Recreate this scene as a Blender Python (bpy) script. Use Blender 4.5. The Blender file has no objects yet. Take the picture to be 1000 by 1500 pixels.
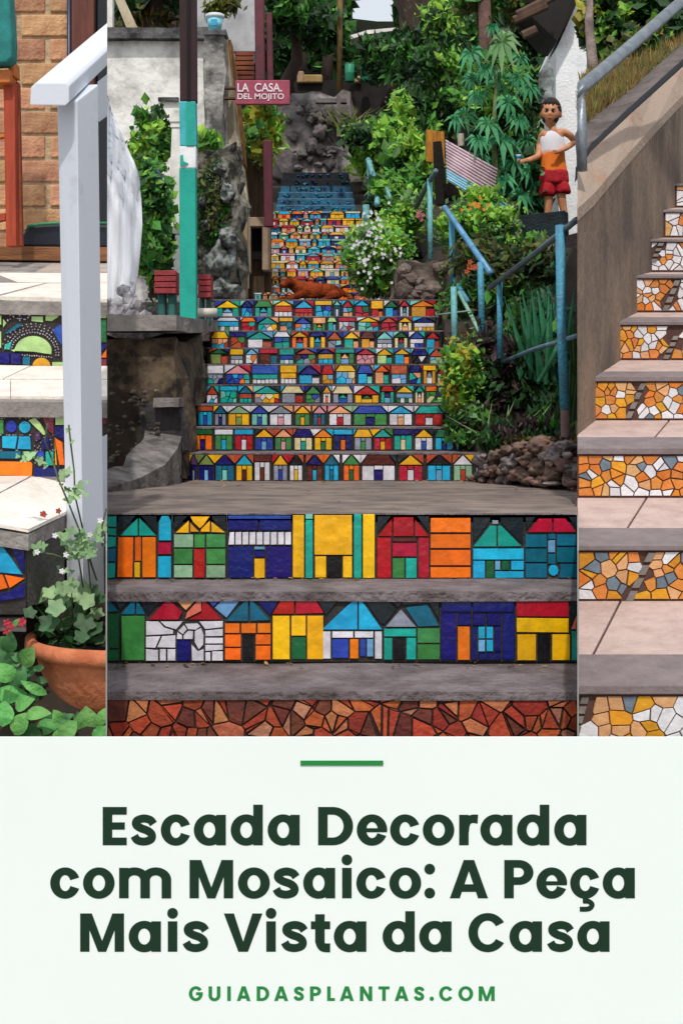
import bpy, bmesh, math, random
from mathutils import Vector, Matrix, noise
random.seed(7)
R = random.Random(11)

# ---------------------------------------------------------------- camera, light, exposure
F = 2000.0        # focal length in pixels of the 1000 x 1500 photograph
VH = 560.0        # row of the horizon
ZC = 2.0          # eye height
sc = bpy.context.scene
cam_d = bpy.data.cameras.new('camera'); cam = bpy.data.objects.new('camera', cam_d)
sc.collection.objects.link(cam); sc.camera = cam
cam.location = (0, 0, ZC); cam.rotation_euler = (math.radians(90), 0, 0)
cam_d.sensor_width = 36; cam_d.sensor_fit = 'AUTO'; cam_d.lens = 36*F/1500
cam_d.shift_y = -(750-VH)/1500; cam_d.clip_end = 1000; cam_d.clip_start = 0.05
SUN_EL, SUN_AZ = math.radians(56), math.radians(-2)      # sun behind the camera
w = bpy.data.worlds.new('World'); sc.world = w; w.use_nodes = True
nt = w.node_tree; bgn = nt.nodes['Background']
sky = nt.nodes.new('ShaderNodeTexSky'); sky.sky_type = 'NISHITA'; sky.sun_disc = False
sky.sun_elevation = SUN_EL; sky.sun_rotation = math.pi + SUN_AZ; sky.air_density = 1.3; sky.dust_density = 4.0
hz_ = nt.nodes.new('ShaderNodeMix'); hz_.data_type = 'RGBA'; hz_.inputs[0].default_value = .55; hz_.inputs[7].default_value = (13.5, 14.2, 14.8, 1)   # thin bright cloud over the whole sky
nt.links.new(sky.outputs[0], hz_.inputs[6]); nt.links.new(hz_.outputs[2], bgn.inputs[0]); bgn.inputs[1].default_value = 0.11
sun_d = bpy.data.lights.new('sun', 'SUN'); sun_d.energy = 2.9; sun_d.angle = math.radians(1.5); sun_d.color = (1, .955, .89)
sun = bpy.data.objects.new('sun', sun_d); sc.collection.objects.link(sun)
travel = Vector((math.sin(-SUN_AZ)*math.cos(SUN_EL), math.cos(SUN_AZ)*math.cos(SUN_EL), -math.sin(SUN_EL)))
sun.rotation_euler = travel.to_track_quat('-Z', 'Y').to_euler(); sun.location = (0, -5, 12)
sc.view_settings.view_transform = 'Standard'; sc.view_settings.look = 'None'
sc.view_settings.exposure = -0.33; sc.view_settings.gamma = 1; sc.view_settings.use_curve_mapping = False

# ---------------------------------------------------------------- helpers
def P(u, v, d): return Vector(((u-500)/F*d, d, ZC-(v-VH)/F*d))
def zof(v, d): return ZC-(v-VH)/F*d
def xof(u, d): return (u-500)/F*d
def lin(h):
    c = [int(h[i:i+2], 16)/255 for i in (0, 2, 4)]
    return tuple(x/12.92 if x <= .04045 else ((x+.055)/1.055)**2.4 for x in c)
MATS = {}
def mat(name, hx, rough=.6, var=.25, scale=8, hx2=None, bump=0.0, bscale=60, k=1.0, spec=.5, island=0.0, obj=0.0, lo=.35, hi=.65, coat=0, transl=0, metal=0, detail=5, stretch=None):
    key = name
    if key in MATS: return MATS[key]
    m = bpy.data.materials.new(name); m.use_nodes = True; MATS[key] = m
    n = m.node_tree.nodes; l = m.node_tree.links; b = n['Principled BSDF']
    c1 = [x*k for x in lin(hx)]; c2 = [x*k for x in lin(hx2)] if hx2 else [x*(1-var) for x in c1]
    tc = n.new('ShaderNodeTexCoord'); src = tc.outputs['Object']
    if stretch:
        mp = n.new('ShaderNodeMapping'); mp.inputs['Scale'].default_value = stretch; l.new(src, mp.inputs['Vector']); src = mp.outputs[0]
    nz = n.new('ShaderNodeTexNoise'); nz.inputs['Scale'].default_value = scale; nz.inputs['Detail'].default_value = detail; nz.inputs['Roughness'].default_value = .65
    l.new(src, nz.inputs['Vector'])
    rp = n.new('ShaderNodeMapRange'); rp.inputs[1].default_value = lo; rp.inputs[2].default_value = hi; l.new(nz.outputs[0], rp.inputs[0])
    mx = n.new('ShaderNodeMix'); mx.data_type = 'RGBA'; l.new(rp.outputs[0], mx.inputs[0])
    mx.inputs[6].default_value = (*c1, 1); mx.inputs[7].default_value = (*c2, 1)
    out = mx.outputs[2]
    rnd = None
    if island: g = n.new('ShaderNodeNewGeometry'); rnd, amt = g.outputs['Random Per Island'], island
    elif obj: g = n.new('ShaderNodeObjectInfo'); rnd, amt = g.outputs['Random'], obj
    if rnd:
        mr = n.new('ShaderNodeMapRange'); mr.inputs[3].default_value = 1-amt; mr.inputs[4].default_value = 1+amt; l.new(rnd, mr.inputs[0])
        hs = n.new('ShaderNodeHueSaturation'); l.new(mr.outputs[0], hs.inputs['Value']); l.new(out, hs.inputs['Color'])
        mh = n.new('ShaderNodeMapRange'); mh.inputs[3].default_value = .5-amt*.06; mh.inputs[4].default_value = .5+amt*.06
        ml = n.new('ShaderNodeMath'); ml.operation = 'FRACT'; mu = n.new('ShaderNodeMath'); mu.operation = 'MULTIPLY'; mu.inputs[1].default_value = 7.31
        l.new(rnd, mu.inputs[0]); l.new(mu.outputs[0], ml.inputs[0]); l.new(ml.outputs[0], mh.inputs[0]); l.new(mh.outputs[0], hs.inputs['Hue'])
        out = hs.outputs[0]
    l.new(out, b.inputs['Base Color'])
    b.inputs['Roughness'].default_value = rough; b.inputs['Specular IOR Level'].default_value = spec; b.inputs['Metallic'].default_value = metal
    if coat: b.inputs['Coat Weight'].default_value = coat; b.inputs['Coat Roughness'].default_value = .15
    if bump:
        nb = n.new('ShaderNodeTexNoise'); nb.inputs['Scale'].default_value = bscale; nb.inputs['Detail'].default_value = 6; l.new(src, nb.inputs['Vector'])
        bp = n.new('ShaderNodeBump'); bp.inputs['Strength'].default_value = bump; bp.inputs['Distance'].default_value = .02
        l.new(nb.outputs[0], bp.inputs['Height']); l.new(bp.outputs[0], b.inputs['Normal'])
    if transl:
        t = n.new('ShaderNodeBsdfTranslucent'); l.new(out, t.inputs[0]); ms = n.new('ShaderNodeMixShader'); ms.inputs[0].default_value = transl
        l.new(b.outputs[0], ms.inputs[1]); l.new(t.outputs[0], ms.inputs[2]); l.new(ms.outputs[0], n['Material Output'].inputs[0])
    return m
COL = dict(teal='10A596', orange='F4760E', yellow='F3B70A', cyan='1BADDA', red='B50F28', green='3C8745', lgreen='8CB590', navy='060668',
           blue='2745A8', white='DFDDE6', black='101014', petrol='0B6884', dgreen='176337', lblue='6FA9D6', cream='E8D9A8', brown='5C2118',
           peach='F0A878', pink='D9949C', grey='8C93A4', olive='7A8F4A', lteal='7CC9BE', purple='4B3058', dark='18242B', rust='B5492A',
           lime='B4D68A', maroon='7E2540', salmon='E0765A', gold='D99A1E')
def tm(c):
    return mat('glazed_tile_'+c, COL[c], rough=.16, var=.28, scale=22, obj=.14, bump=.2, bscale=30, spec=.6, k=1.1)
GROUT = lambda: mat('dark_grout', '3E3836', rough=.95, var=.5, scale=14, bump=.4)
GROUT2 = lambda: mat('grey_grout', '57525A', rough=.95, var=.4, scale=30)

def place(o, parent):
    sc.collection.objects.link(o)
    if parent is not None:
        o.parent = parent
        o.location = -wloc(parent)
    return o
def wloc(o):
    p = Vector(o.location)
    while o.parent: o = o.parent; p += o.location
    return p
def mesh(name, verts, faces, m=None, parent=None, smooth=False, mi=None, **kw):
    me = bpy.data.meshes.new(name); me.from_pydata([tuple(v) for v in verts], [], faces)
    ms = m if isinstance(m, (list, tuple)) else [m]
    for x in ms:
        if x: me.materials.append(x)
    if mi: me.polygons.foreach_set('material_index', mi)
    if smooth: me.polygons.foreach_set('use_smooth', [True]*len(me.polygons))
    me.update()
    o = bpy.data.objects.new(name, me); place(o, parent)
    for k_, v_ in kw.items(): o[k_] = v_
    return o
def empty(name, loc, label=None, category=None, group=None, kind=None):
    o = bpy.data.objects.new(name, None); o.location = loc; o.empty_display_size = .1; sc.collection.objects.link(o)
    if label: o['label'] = label
    if category: o['category'] = category
    if group: o['group'] = group
    if kind: o['kind'] = kind
    return o
class MB:
    def __init__(s): s.v = []; s.f = []; s.m = []
    def add(s, vs, fs, mi=0):
        n = len(s.v); s.v += [Vector(x) for x in vs]; s.f += [tuple(i+n for i in f) for f in fs]; s.m += [mi]*len(fs)
    def prism(s, pts, vec, mi=0):           # polygon extruded along vec
        n = len(pts); a = [Vector(p) for p in pts]; b = [p+Vector(vec) for p in a]
        fs = [tuple(range(n)), tuple(range(2*n-1, n-1, -1))]+[(i, i+n, (i+1) % n+n, (i+1) % n) for i in range(n)]
        s.add(a+b, fs, mi)
    def box(s, x0, x1, y0, y1, z0, z1, mi=0): s.prism([(x0, y0, z0), (x1, y0, z0), (x1, y0, z1), (x0, y0, z1)], (0, y1-y0, 0), mi)
    def plan(s, pts, z0, z1, mi=0): s.prism([(x, y, z1) for x, y in pts], (0, 0, z0-z1), mi)
    def tube(s, pts, r, n=10, mi=0, cap=True):
        pts = [Vector(p) for p in pts]; rs = r if isinstance(r, (list, tuple)) else [r]*len(pts); rings = []
        up = Vector((0.13, .31, .94)).normalized()
        for i, p in enumerate(pts):
            t = (pts[min(i+1, len(pts)-1)]-pts[max(i-1, 0)]).normalized()
            if abs(t.dot(up)) > .97: up2 = Vector((1, .1, 0))
            else: up2 = up
            a = t.cross(up2).normalized(); b = t.cross(a)
            rings.append([p+(a*math.cos(k*2*math.pi/n)+b*math.sin(k*2*math.pi/n))*rs[i] for k in range(n)])
        vs = [q for rg in rings for q in rg]; fs = []
        for i in range(len(pts)-1):
            for k in range(n): fs.append((i*n+k, i*n+(k+1) % n, (i+1)*n+(k+1) % n, (i+1)*n+k))
        if cap: fs += [tuple(range(n-1, -1, -1)), tuple(range((len(pts)-1)*n, len(pts)*n))]
        s.add(vs, fs, mi)
    def build(s, name, m, parent=None, smooth=False, **kw): return mesh(name, s.v, s.f, m, parent, smooth, s.m if isinstance(m, (list, tuple)) else None, **kw)
def fixn(o):
    bm = bmesh.new(); bm.from_mesh(o.data); bmesh.ops.recalc_face_normals(bm, faces=bm.faces); bm.to_mesh(o.data); bm.free(); return o
def bevel(o, w_=.006, seg=2):
    bm = bmesh.new(); bm.from_mesh(o.data); bmesh.ops.remove_doubles(bm, verts=bm.verts, dist=1e-5)
    bmesh.ops.bevel(bm, geom=list(bm.edges), offset=w_, segments=seg, affect='EDGES', profile=.6, clamp_overlap=True)
    bmesh.ops.recalc_face_normals(bm, faces=bm.faces); bm.to_mesh(o.data); bm.free(); return o
def rough_up(o, cuts=3, amp=.02, sc_=3.0, seed=0):
    bm = bmesh.new(); bm.from_mesh(o.data)
    bmesh.ops.triangulate(bm, faces=[f for f in bm.faces if len(f.verts) > 4])
    bmesh.ops.subdivide_edges(bm, edges=list(bm.edges), cuts=cuts, use_grid_fill=True)
    bm.normal_update()
    for v in bm.verts:
        q = v.co*sc_+Vector((seed, seed, seed)); v.co += v.normal*amp*noise.fractal(q, .8, 2.1, 4)
    bmesh.ops.recalc_face_normals(bm, faces=bm.faces)
    bm.to_mesh(o.data); bm.free(); return o
def clip(o, side):
    """cut a mesh with the wall plane that divides two flights; side L keeps the left flight, C the middle one, R the right one"""
    pl = {'L': [(157.3, -1)], 'R': [(844.8, 1)], 'C': [(157.3, 1), (844.8, -1)]}[side]
    bm = bmesh.new(); bm.from_mesh(o.data); off = wloc(o)
    for u, sg in pl:
        d = Vector(((u-500)/F, 1, 0)).normalized(); nrm = Vector((d.y, -d.x, 0))*(-sg)    # points to the part to remove
        r = bmesh.ops.bisect_plane(bm, geom=list(bm.verts)+list(bm.edges)+list(bm.faces), plane_co=-off, plane_no=nrm, clear_outer=True)
        ed = [e for e in r['geom_cut'] if isinstance(e, bmesh.types.BMEdge)]
        if ed:
            try: bmesh.ops.holes_fill(bm, edges=ed, sides=0)
            except Exception: pass
    bm.to_mesh(o.data); bm.free(); return o
def inset(poly, g):
    n = len(poly); A = sum(poly[i][0]*poly[(i+1) % n][1]-poly[(i+1) % n][0]*poly[i][1] for i in range(n))
    sg = 1 if A > 0 else -1; out = []
    for i in range(n):
        p0, p1, p2 = poly[i-1], poly[i], poly[(i+1) % n]
        e1 = (p1[0]-p0[0], p1[1]-p0[1]); e2 = (p2[0]-p1[0], p2[1]-p1[1])
        l1 = math.hypot(*e1) or 1e-6; l2 = math.hypot(*e2) or 1e-6
        n1 = (-e1[1]/l1*sg, e1[0]/l1*sg); n2 = (-e2[1]/l2*sg, e2[0]/l2*sg)
        bx, by = n1[0]+n2[0], n1[1]+n2[1]; q = bx*bx+by*by
        if q < .12: q = .12
        out.append((p1[0]+bx*2*g/q, p1[1]+by*2*g/q))
    return out
def tile(name, poly, d, m, parent, gap=.8, th=None, lo=None, hi=None, mb=None, mi=0):
    """one ceramic piece: polygon in photo pixels set on the upright plane at distance d"""
    if lo is not None or hi is not None: poly = [(min(max(u, -1e6 if lo is None else lo), 1e6 if hi is None else hi), v) for u, v in poly]
    q = inset(poly, gap)
    A0 = abs(sum(q[i][0]*q[(i+1) % len(q)][1]-q[(i+1) % len(q)][0]*q[i][1] for i in range(len(q))))
    if A0 < 3: return None
    th = th or R.uniform(.004, .008)*d/4
    tu, tv = R.uniform(-.012, .012), R.uniform(-.015, .015)
    cu = sum(p[0] for p in q)/len(q); cv = sum(p[1] for p in q)/len(q)
    fr = []; fr2 = []
    q2 = inset(q, .35)
    for (u, v), (a, b) in zip(q, q2):
        off = (u-cu)/F*d*tu+(v-cv)/F*d*tv
        p = P(u, v, d); fr.append(Vector((p.x, d-th*.72+off, p.z)))
        p = P(a, b, d); fr2.append(Vector((p.x, d-th+off, p.z)))
    bk = [Vector((p.x, d+.001, p.z)) for p in fr]; n = len(fr)
    vs = fr2+fr+bk
    fs = [tuple(range(n))]+[(i, i+n, (i+1) % n+n, (i+1) % n) for i in range(n)]+[(i+n, i+2*n, (i+1) % n+2*n, (i+1) % n+n) for i in range(n)]
    if mb is not None: mb.add(vs, fs, mi); return None
    o = mesh(name, vs, fs, m, parent); fixn(o); return o
def voronoi(x0, y0, x1, y1, nx, ny, jit=.5, rnd=R, merge=.0):
    seeds = []
    cw, ch = (x1-x0)/nx, (y1-y0)/ny
    for j in range(ny):
        for i in range(nx):
            if rnd.random() < merge: continue
            seeds.append((x0+(i+.5+rnd.uniform(-jit, jit)+(.5 if j % 2 else 0)*.6)*cw, y0+(j+.5+rnd.uniform(-jit, jit))*ch))
    cells = []
    for a in seeds:
        poly = [(x0, y0), (x1, y0), (x1, y1), (x0, y1)]
        for b in seeds:
            if b is a or abs(b[0]-a[0]) > cw*5: continue
            mx, my = (a[0]+b[0])/2, (a[1]+b[1])/2; nx_, ny_ = b[0]-a[0], b[1]-a[1]; out = []
            for k in range(len(poly)):
                p, q = poly[k], poly[(k+1) % len(poly)]
                dp = (p[0]-mx)*nx_+(p[1]-my)*ny_; dq = (q[0]-mx)*nx_+(q[1]-my)*ny_
                if dp <= 0: out.append(p)
                if dp*dq < 0: t = dp/(dp-dq); out.append((p[0]+(q[0]-p[0])*t, p[1]+(q[1]-p[1])*t))
            poly = out
            if len(poly) < 3: break
        # drop tiny edges
        if len(poly) >= 3:
            pp = []
            for k in range(len(poly)):
                if math.dist(poly[k], poly[k-1]) > 1.5: pp.append(poly[k])
            if len(pp) >= 3: cells.append(pp)
    return cells
def rect(x0, y0, x1, y1): return [(x0, y0), (x1, y0), (x1, y1), (x0, y1)]

# leaves
def leaf_quads(mb, c, ax, nrm, L, W, mi=0, simple=False):
    ax = ax.normalized(); s = ax.cross(nrm); s = s.normalized() if s.length > 1e-4 else Vector((1, 0, 0)); n2 = s.cross(ax)
    if simple:
        mb.add([c-ax*L*.5, c+s*W*.5-n2*W*.12, c+ax*L*.5, c-s*W*.5-n2*W*.12], [(0, 1, 2), (0, 2, 3)], mi)
    else:
        mb.add([c-ax*L*.5, c-ax*L*.2+s*W*.45-n2*W*.15, c+ax*L*.15+s*W*.42-n2*W*.15, c+ax*L*.5-n2*W*.25, c+ax*L*.15-s*W*.42-n2*W*.15, c-ax*L*.2-s*W*.45-n2*W*.15, c+n2*0],
               [(0, 1, 6), (1, 2, 6), (2, 3, 6), (3, 4, 6), (4, 5, 6), (5, 0, 6)], mi)
def rv(r=R):
    while True:
        v = Vector((r.uniform(-1, 1), r.uniform(-1, 1), r.uniform(-1, 1)))
        if .05 < v.length < 1: return v
def ok_bay(p, bay):
    u = 500+p.x/p.y*F if p.y > .1 else 0
    if bay == 'C': return p.y > 9.4 or 161 < u < 841
    if bay == 'L': return u < 155
    if bay == 'R': return u > 848
    return True
def cloud(mb, c, rad, n, leaf, clumps=14, bay=None, mi=(0,), droop=.3, aspect=.5, simple=True, spread=.34, keep=None):
    c = Vector(c); cs = []
    for k in range(clumps):
        v = rv(); v = v.normalized()*(v.length**.5)*.86; cs.append(c+Vector((v.x*rad[0], v.y*rad[1], v.z*rad[2])))
    for i in range(n):
        k = R.randrange(clumps); b = cs[k]
        g = Vector((R.gauss(0, 1)*rad[0], R.gauss(0, 1)*rad[1], R.gauss(0, 1)*rad[2]))*spread*R.choice((.5, .8, 1))
        p = b+g
        if not ok_bay(p, bay): continue
        if keep and not keep(p): continue
        ax = rv(); ax.z -= droop;  nr = Vector((R.uniform(-.6, .6), R.uniform(-1, .1), R.uniform(.1, 1))).normalized()
        L = leaf*R.choice((.5, .8, 1, 1, 1.3, 1.9))*R.uniform(.8, 1.2); leaf_quads(mb, p, ax, nr, L, L*aspect*R.uniform(.6, 1.25), mi[k % len(mi)] if R.random() > .07 else mi[R.randrange(len(mi))], simple)
def leafmat(name, a, b, rough=.5): return mat(name, a, rough=rough, hx2=b, scale=3, island=.35, transl=.25, spec=.3)
LM = {k: leafmat('foliage_'+k, a, b) for k, (a, b) in dict(
    mid=('5C9A3C', '346A28'), bright=('A0CC4A', '62A038'), dark=('305A28', '142E16'), blue=('3A8060', '20583E'), yellow=('C0B23A', '6E7E26'),
    purple=('4A3236', '2E2428'), pale=('8FB07A', '5F8A56'), olive=('6B7038', '3C4822'), autumn=('8C6A2C', '4A4A20'), nettle=('5E9A48', '3A7434'),
    papaya=('5AAA76', '2E7E50')).items()}
BARK = mat('bark', '4A3A30', rough=.95, var=.6, scale=6, bump=.9, bscale=25, stretch=(1, 1, .3))
CONC = mat('grey_concrete', '7E7779', rough=.9, hx2='5B5352', scale=4, bump=.5, bscale=50)
def bush(name, label, c_uvd, rpx, depth, n, leaf, mats, bay='C', clumps=14, stem=True, group=None, cat='bush', spread=.34, aspect=.5, droop=.3, ground=None, keep=None, simple=True):
    u, v, d = c_uvd; c = P(u, v, d); rad = (rpx[0]/F*d, depth, rpx[1]/F*d)
    base = Vector((c.x, c.y, ground if ground is not None else c.z-rad[2]))
    root = empty(name, base, label, cat, group)
    mb = MB(); cloud(mb, c, rad, n, leaf, clumps, bay, tuple(range(len(mats))), droop, aspect, simple, spread, keep)
    mb.build('foliage', [LM[m] for m in mats], root)
    if stem:
        sb = MB()
        for k in range(4):
            a = base+Vector((R.uniform(-.2, .2)*rad[0], 0, -.03)); b = c+Vector((R.uniform(-.5, .5)*rad[0], R.uniform(-.3, .3)*rad[1], R.uniform(0, .5)*rad[2]))
            mid = (a+b)/2+Vector((R.uniform(-.1, .1)*rad[0], 0, 0)); sb.tube([a, mid, b], [.018*leaf*10, .012*leaf*10, .004*leaf*10], 6)
        sb.build('stem', BARK, root)
    return root
def tree(name, label, base, top, r0, r1, crowns, n, leaf, mats, group=None, bay=None, clumps=16, spread=.34, keep=None):
    """crowns: list of (u,v,d,rx_px,rz_px,depth)"""
    base = Vector(base); top = Vector(top); root = empty(name, base, label, 'tree', group)
    tb = MB(); m1 = base.lerp(top, .35)+Vector((.08*r0*8, 0, 0)); m2 = base.lerp(top, .7)+Vector((-.05*r0*8, 0, 0))
    tb.tube([base-Vector((0, 0, .3)), base+Vector((0, 0, .1)), m1, m2, top], [r0*1.5, r0*1.1, r0*.9, (r0+r1)/2, r1], 10)
    for (u, v, d, rx, rz, dp) in crowns:
        c = P(u, v, d); s = base.lerp(top, R.uniform(.5, .85)); tb.tube([s, s.lerp(c, .5)+Vector((0, 0, .1)), c], [r1*.9, r1*.6, r1*.2], 7)
    t = tb.build('trunk', BARK, root, True)
    cb = MB(); 
    for (u, v, d, rx, rz, dp) in crowns: cloud(cb, P(u, v, d), (rx/F*d, dp, rz/F*d), n, leaf, clumps, bay, tuple(range(len(mats))), spread=spread, keep=keep)
    cb.build('crown', [LM[m] for m in mats], root)
    return root
def rock_mesh(c, r, seed, parent, m, name='stone', sub=2, bay=None, rg=.12, **kw):
    bm = bmesh.new(); bmesh.ops.create_icosphere(bm, subdivisions=sub, radius=1)
    for v in bm.verts:
        k = 1+.35*noise.noise(v.co*1.3+Vector((seed*3.1, seed, 0)))+rg*noise.fractal(v.co*2.6+Vector((seed, 0, seed)), .7, 2, 4)
        v.co = Vector((v.co.x*r[0]*k, v.co.y*r[1]*k, v.co.z*r[2]*k))+Vector(c)
    me = bpy.data.meshes.new(name); bm.to_mesh(me); bm.free(); me.materials.append(m); me.polygons.foreach_set('use_smooth', [sub >= 3]*len(me.polygons))
    o = bpy.data.objects.new(name, me); place(o, parent)
    if bay: clip(o, bay)
    for a, b in kw.items(): o[a] = b
    return o
def struct(o, name=None): o['kind'] = 'structure'; return o
def evalmesh(ob, name, mats_, parent, smooth=True):
    dg = bpy.context.evaluated_depsgraph_get(); ev = ob.evaluated_get(dg); me = bpy.data.meshes.new_from_object(ev)
    bpy.data.objects.remove(ob); me.materials.clear(); me.name = name
    for m in mats_: me.materials.append(m)
    me.polygons.foreach_set('use_smooth', [smooth]*len(me.polygons))
    o = bpy.data.objects.new(name, me); place(o, parent); return o
def skin(name, pts, edges, radii, m, parent, sub=2, root=0):
    me = bpy.data.meshes.new('s'); me.from_pydata([tuple(p) for p in pts], edges, []); ob = bpy.data.objects.new('s', me); sc.collection.objects.link(ob)
    ob.modifiers.new('s', 'SKIN'); sv = me.skin_vertices[0].data
    for i, r_ in enumerate(radii): sv[i].radius = (r_, r_) if not isinstance(r_, tuple) else r_; sv[i].use_root = (i == root)
    sb = ob.modifiers.new('u', 'SUBSURF'); sb.levels = sub
    return evalmesh(ob, name, [m], parent)
def ellipsoid(mb, c, r, seg=14, rings=10, zlo=-1.0, zhi=1.0, f=None, mi=0):
    vs = []; fs = []
    for j in range(rings+1):
        t = zlo+(zhi-zlo)*j/rings; ph = math.asin(max(-1, min(1, t)))
        for i in range(seg):
            a = 2*math.pi*i/seg; q = Vector((math.cos(ph)*math.cos(a)*r[0], math.cos(ph)*math.sin(a)*r[1], t*r[2]))
            if f: q = f(q)
            vs.append(Vector(c)+q)
    for j in range(rings):
        for i in range(seg): fs.append((j*seg+i, j*seg+(i+1) % seg, (j+1)*seg+(i+1) % seg, (j+1)*seg+i))
    fs.append(tuple(range(seg-1, -1, -1))); fs.append(tuple(range(rings*seg, (rings+1)*seg)))
    mb.add(vs, fs, mi)

# ================================================================ SETTING
HILLTOP = 60
ground = struct(mesh('ground', [(-300, -200, 0), (300, -200, 0), (300, 500, 0), (-300, 500, 0)], [(0, 1, 2, 3)],
                     mat('street_paving', '8A8580', rough=.95, hx2='6B655F', scale=1.5, bump=.4)))
EARTH = mat('dark_earth', '3A2E24', rough=1, hx2='1F1A14', scale=3, bump=.8, bscale=12)
# hillside that carries the upper flights: height as a function of place
def hill_z(x, y):
    if y < 8.5: z = 1.25+(y-6)*.02
    elif y < 10.5: z = 1.3+(y-8.5)*.55
    elif y < 12.6: z = 2.35+(y-10.5)*.03
    elif y < 16.6: z = 2.42+(y-12.6)*.37
    elif y < 20: z = 3.9+(y-16.6)*.3
    else: z = 4.9+(y-20)*.22
    return z
def terrain(name, x0, x1, y0, y1, nx, ny, fz, m, amp=.1, sc_=1.0):
    vs = []; fs = []
    for j in range(ny+1):
        for i in range(nx+1):
            x = x0+(x1-x0)*i/nx; y = y0+(y1-y0)*j/ny; vs.append((x, y, fz(x, y)+amp*noise.fractal(Vector((x*sc_, y*sc_, 1.7)), .8, 2, 4)))
    for j in range(ny):
        for i in range(nx): a = j*(nx+1)+i; fs.append((a, a+1, a+nx+2, a+nx+1))
    return struct(mesh(name, vs, fs, m, smooth=True))
def hz(x, y):
    z = hill_z(x, y)-.35
    if x > .9 and y > 7.5: z = max(z, min(3.05+(y-11)*.1, 1.45+(x-.9)*1.0+(y-7.5)*.32)) if y < 16 else z+.3
    if x < -1 and y > 9.8 and y < 16: z = max(z, 2.28)
    return z
terrain('hillside', -14, 16, 8.3, 60, 90, 110, hz, EARTH, .12, .8)  # very dark earth colour stands in for the shade under the trees

# ---------------------------------------------------------------- middle flight: near steps
TREAD = mat('worn_cement_tread', '82777A', rough=.92, hx2='574E4C', scale=7, bump=1, bscale=38, lo=.38, hi=.64, detail=12)
TREAD2 = mat('landing_cement', '8C7D72', rough=.95, hx2='5C5250', scale=4.5, bump=1, bscale=22, lo=.38, hi=.64, detail=12)
uL, uR = 157.3, 844.8
def band(name, d0, d1, z1, th, m, parent, u0=uL, u1=uR, over=0.0, z1b=None):
    z1b = z1 if z1b is None else z1b
    a = [(xof(u0, d0-over), d0-over), (xof(u1, d0-over), d0-over), (xof(u1, d1), d1), (xof(u0, d1), d1)]
    top = [Vector((a[0][0], a[0][1], z1)), Vector((a[1][0], a[1][1], z1)), Vector((a[2][0], a[2][1], z1b)), Vector((a[3][0], a[3][1], z1b))]
    b = MB(); b.prism(top, (0, 0, -th)); o = b.build(name, m, parent); fixn(o); return o
def worn(o, cuts, amp, s): rough_up(o, cuts, amp, s, 2); return o
dT, dA, dB = 4.0, 4.385, 4.66
zT, zA, zB = zof(1012, dT), zof(866, dA), zof(752, dB)

def step_root(label, d, z, group='steps of the mosaic stairway'):
    return empty('mosaic_step', (0, d, z), label, 'mosaic step', group)
# step with terracotta shards
sT = step_root('lowest step of the middle stairway, riser paved with broken terracotta shards', dT, zT)
worn(band('tread', dT, dA+.05, zT, .024, TREAD, sT, over=.012), 5, .006, 7)
o = MB(); o.plan([(xof(uL, dT), dT), (xof(uR, dT), dT), (xof(uR, dT+.36), dT+.36), (xof(uL, dT+.36), dT+.36)], zof(1300, dT), zT-.025)
fixn(o.build('riser_bed', mat('brown_grout', '33241F', rough=.95, var=.4, scale=30, bump=.5), sT))
TC = [mat('terracotta_shard_'+n_, h, rough=.75, var=.3, scale=22, hx2=h2, bump=.4, bscale=60, obj=.18, lo=.3, hi=.7) for n_, h, h2 in
      (('orange', 'C2582E', '96391C'), ('red', 'A83C22', '7E2A18'), ('pale', 'CC7C50', '9E583A'), ('brown', '743424', '54261C'), ('light', 'B87E60', '8E5C48'))]
rt = random.Random(5)
for c in voronoi(158, 1019, 845, 1150, 30, 6, .62, rt, .2):
    parts_ = [c]
    if len(c) >= 4 and rt.random() < .62:
        i = rt.randrange(len(c)); j = (i+rt.choice((2, len(c)-2)) if len(c) > 4 else i+2) % len(c); i, j = min(i, j), max(i, j); parts_ = [c[i:j+1], c[j:]+c[:i+1]]
    for c_ in parts_:
        if len(c_) >= 3: tile('terracotta_shard', c_, dT, rt.choice(TC[:3]+TC[:2]+TC+TC[3:4]), sT, gap=rt.uniform(.9, 2.0), th=rt.uniform(.004, .010))

# ---- houses in clay mosaic
def hparse(fx, fy, s, items):
    """items: (colour, role, pts in enlarged coordinates)"""
    out = []
    for c, role, pts in items:
        if len(pts) == 4 and not isinstance(pts[0], (tuple, list)): pts = rect(*pts)
        out.append((c, role, [(fx+x/s, fy+y/s) for x, y in pts]))
    return out
def house(parent, d, items, plate, gap=.5, lo=uL+.6, hi=uR-.6, label=None):
    u0, v0, u1, v1 = plate
    u0, u1 = max(u0, lo-.6), min(u1, hi+.6)
    a, b = P(u0, v1, d), P(u1, v0, d)
    pl = MB(); pl.box(a.x, b.x, d, d+.012, a.z, b.z)
    h = pl.build('mosaic_house', GROUT(), parent); fixn(h)
    if label: h['label'] = label
    for c, role, pts in items: tile(role, pts, d, tm(c), h, gap, lo=lo, hi=hi)
    return h
S = 2.857
b1 = lambda it: hparse(155, 740, S, it); b2 = lambda it: hparse(500, 740, S, it)
a1 = lambda it: hparse(155, 860, S, it); a2 = lambda it: hparse(500, 860, S, it)
sB = step_root('second wide step up with big mosaic houses, tall yellow house in its middle', dB, zB)
band('tread', dB, dB+.02, zB, .03, TREAD, sB, over=.0)
def riser_block(parent, d, zbot, ztop, d1):
    o = MB(); o.plan([(xof(uL, d), d+.012), (xof(uR, d), d+.012), (xof(uR, d1), d1), (xof(uL, d1), d1)], zbot, ztop); return fixn(o.build('riser_bed', GROUT(), parent))
riser_block(sB, dB, zA-.1, zB-.031, dB+.1)
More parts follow.
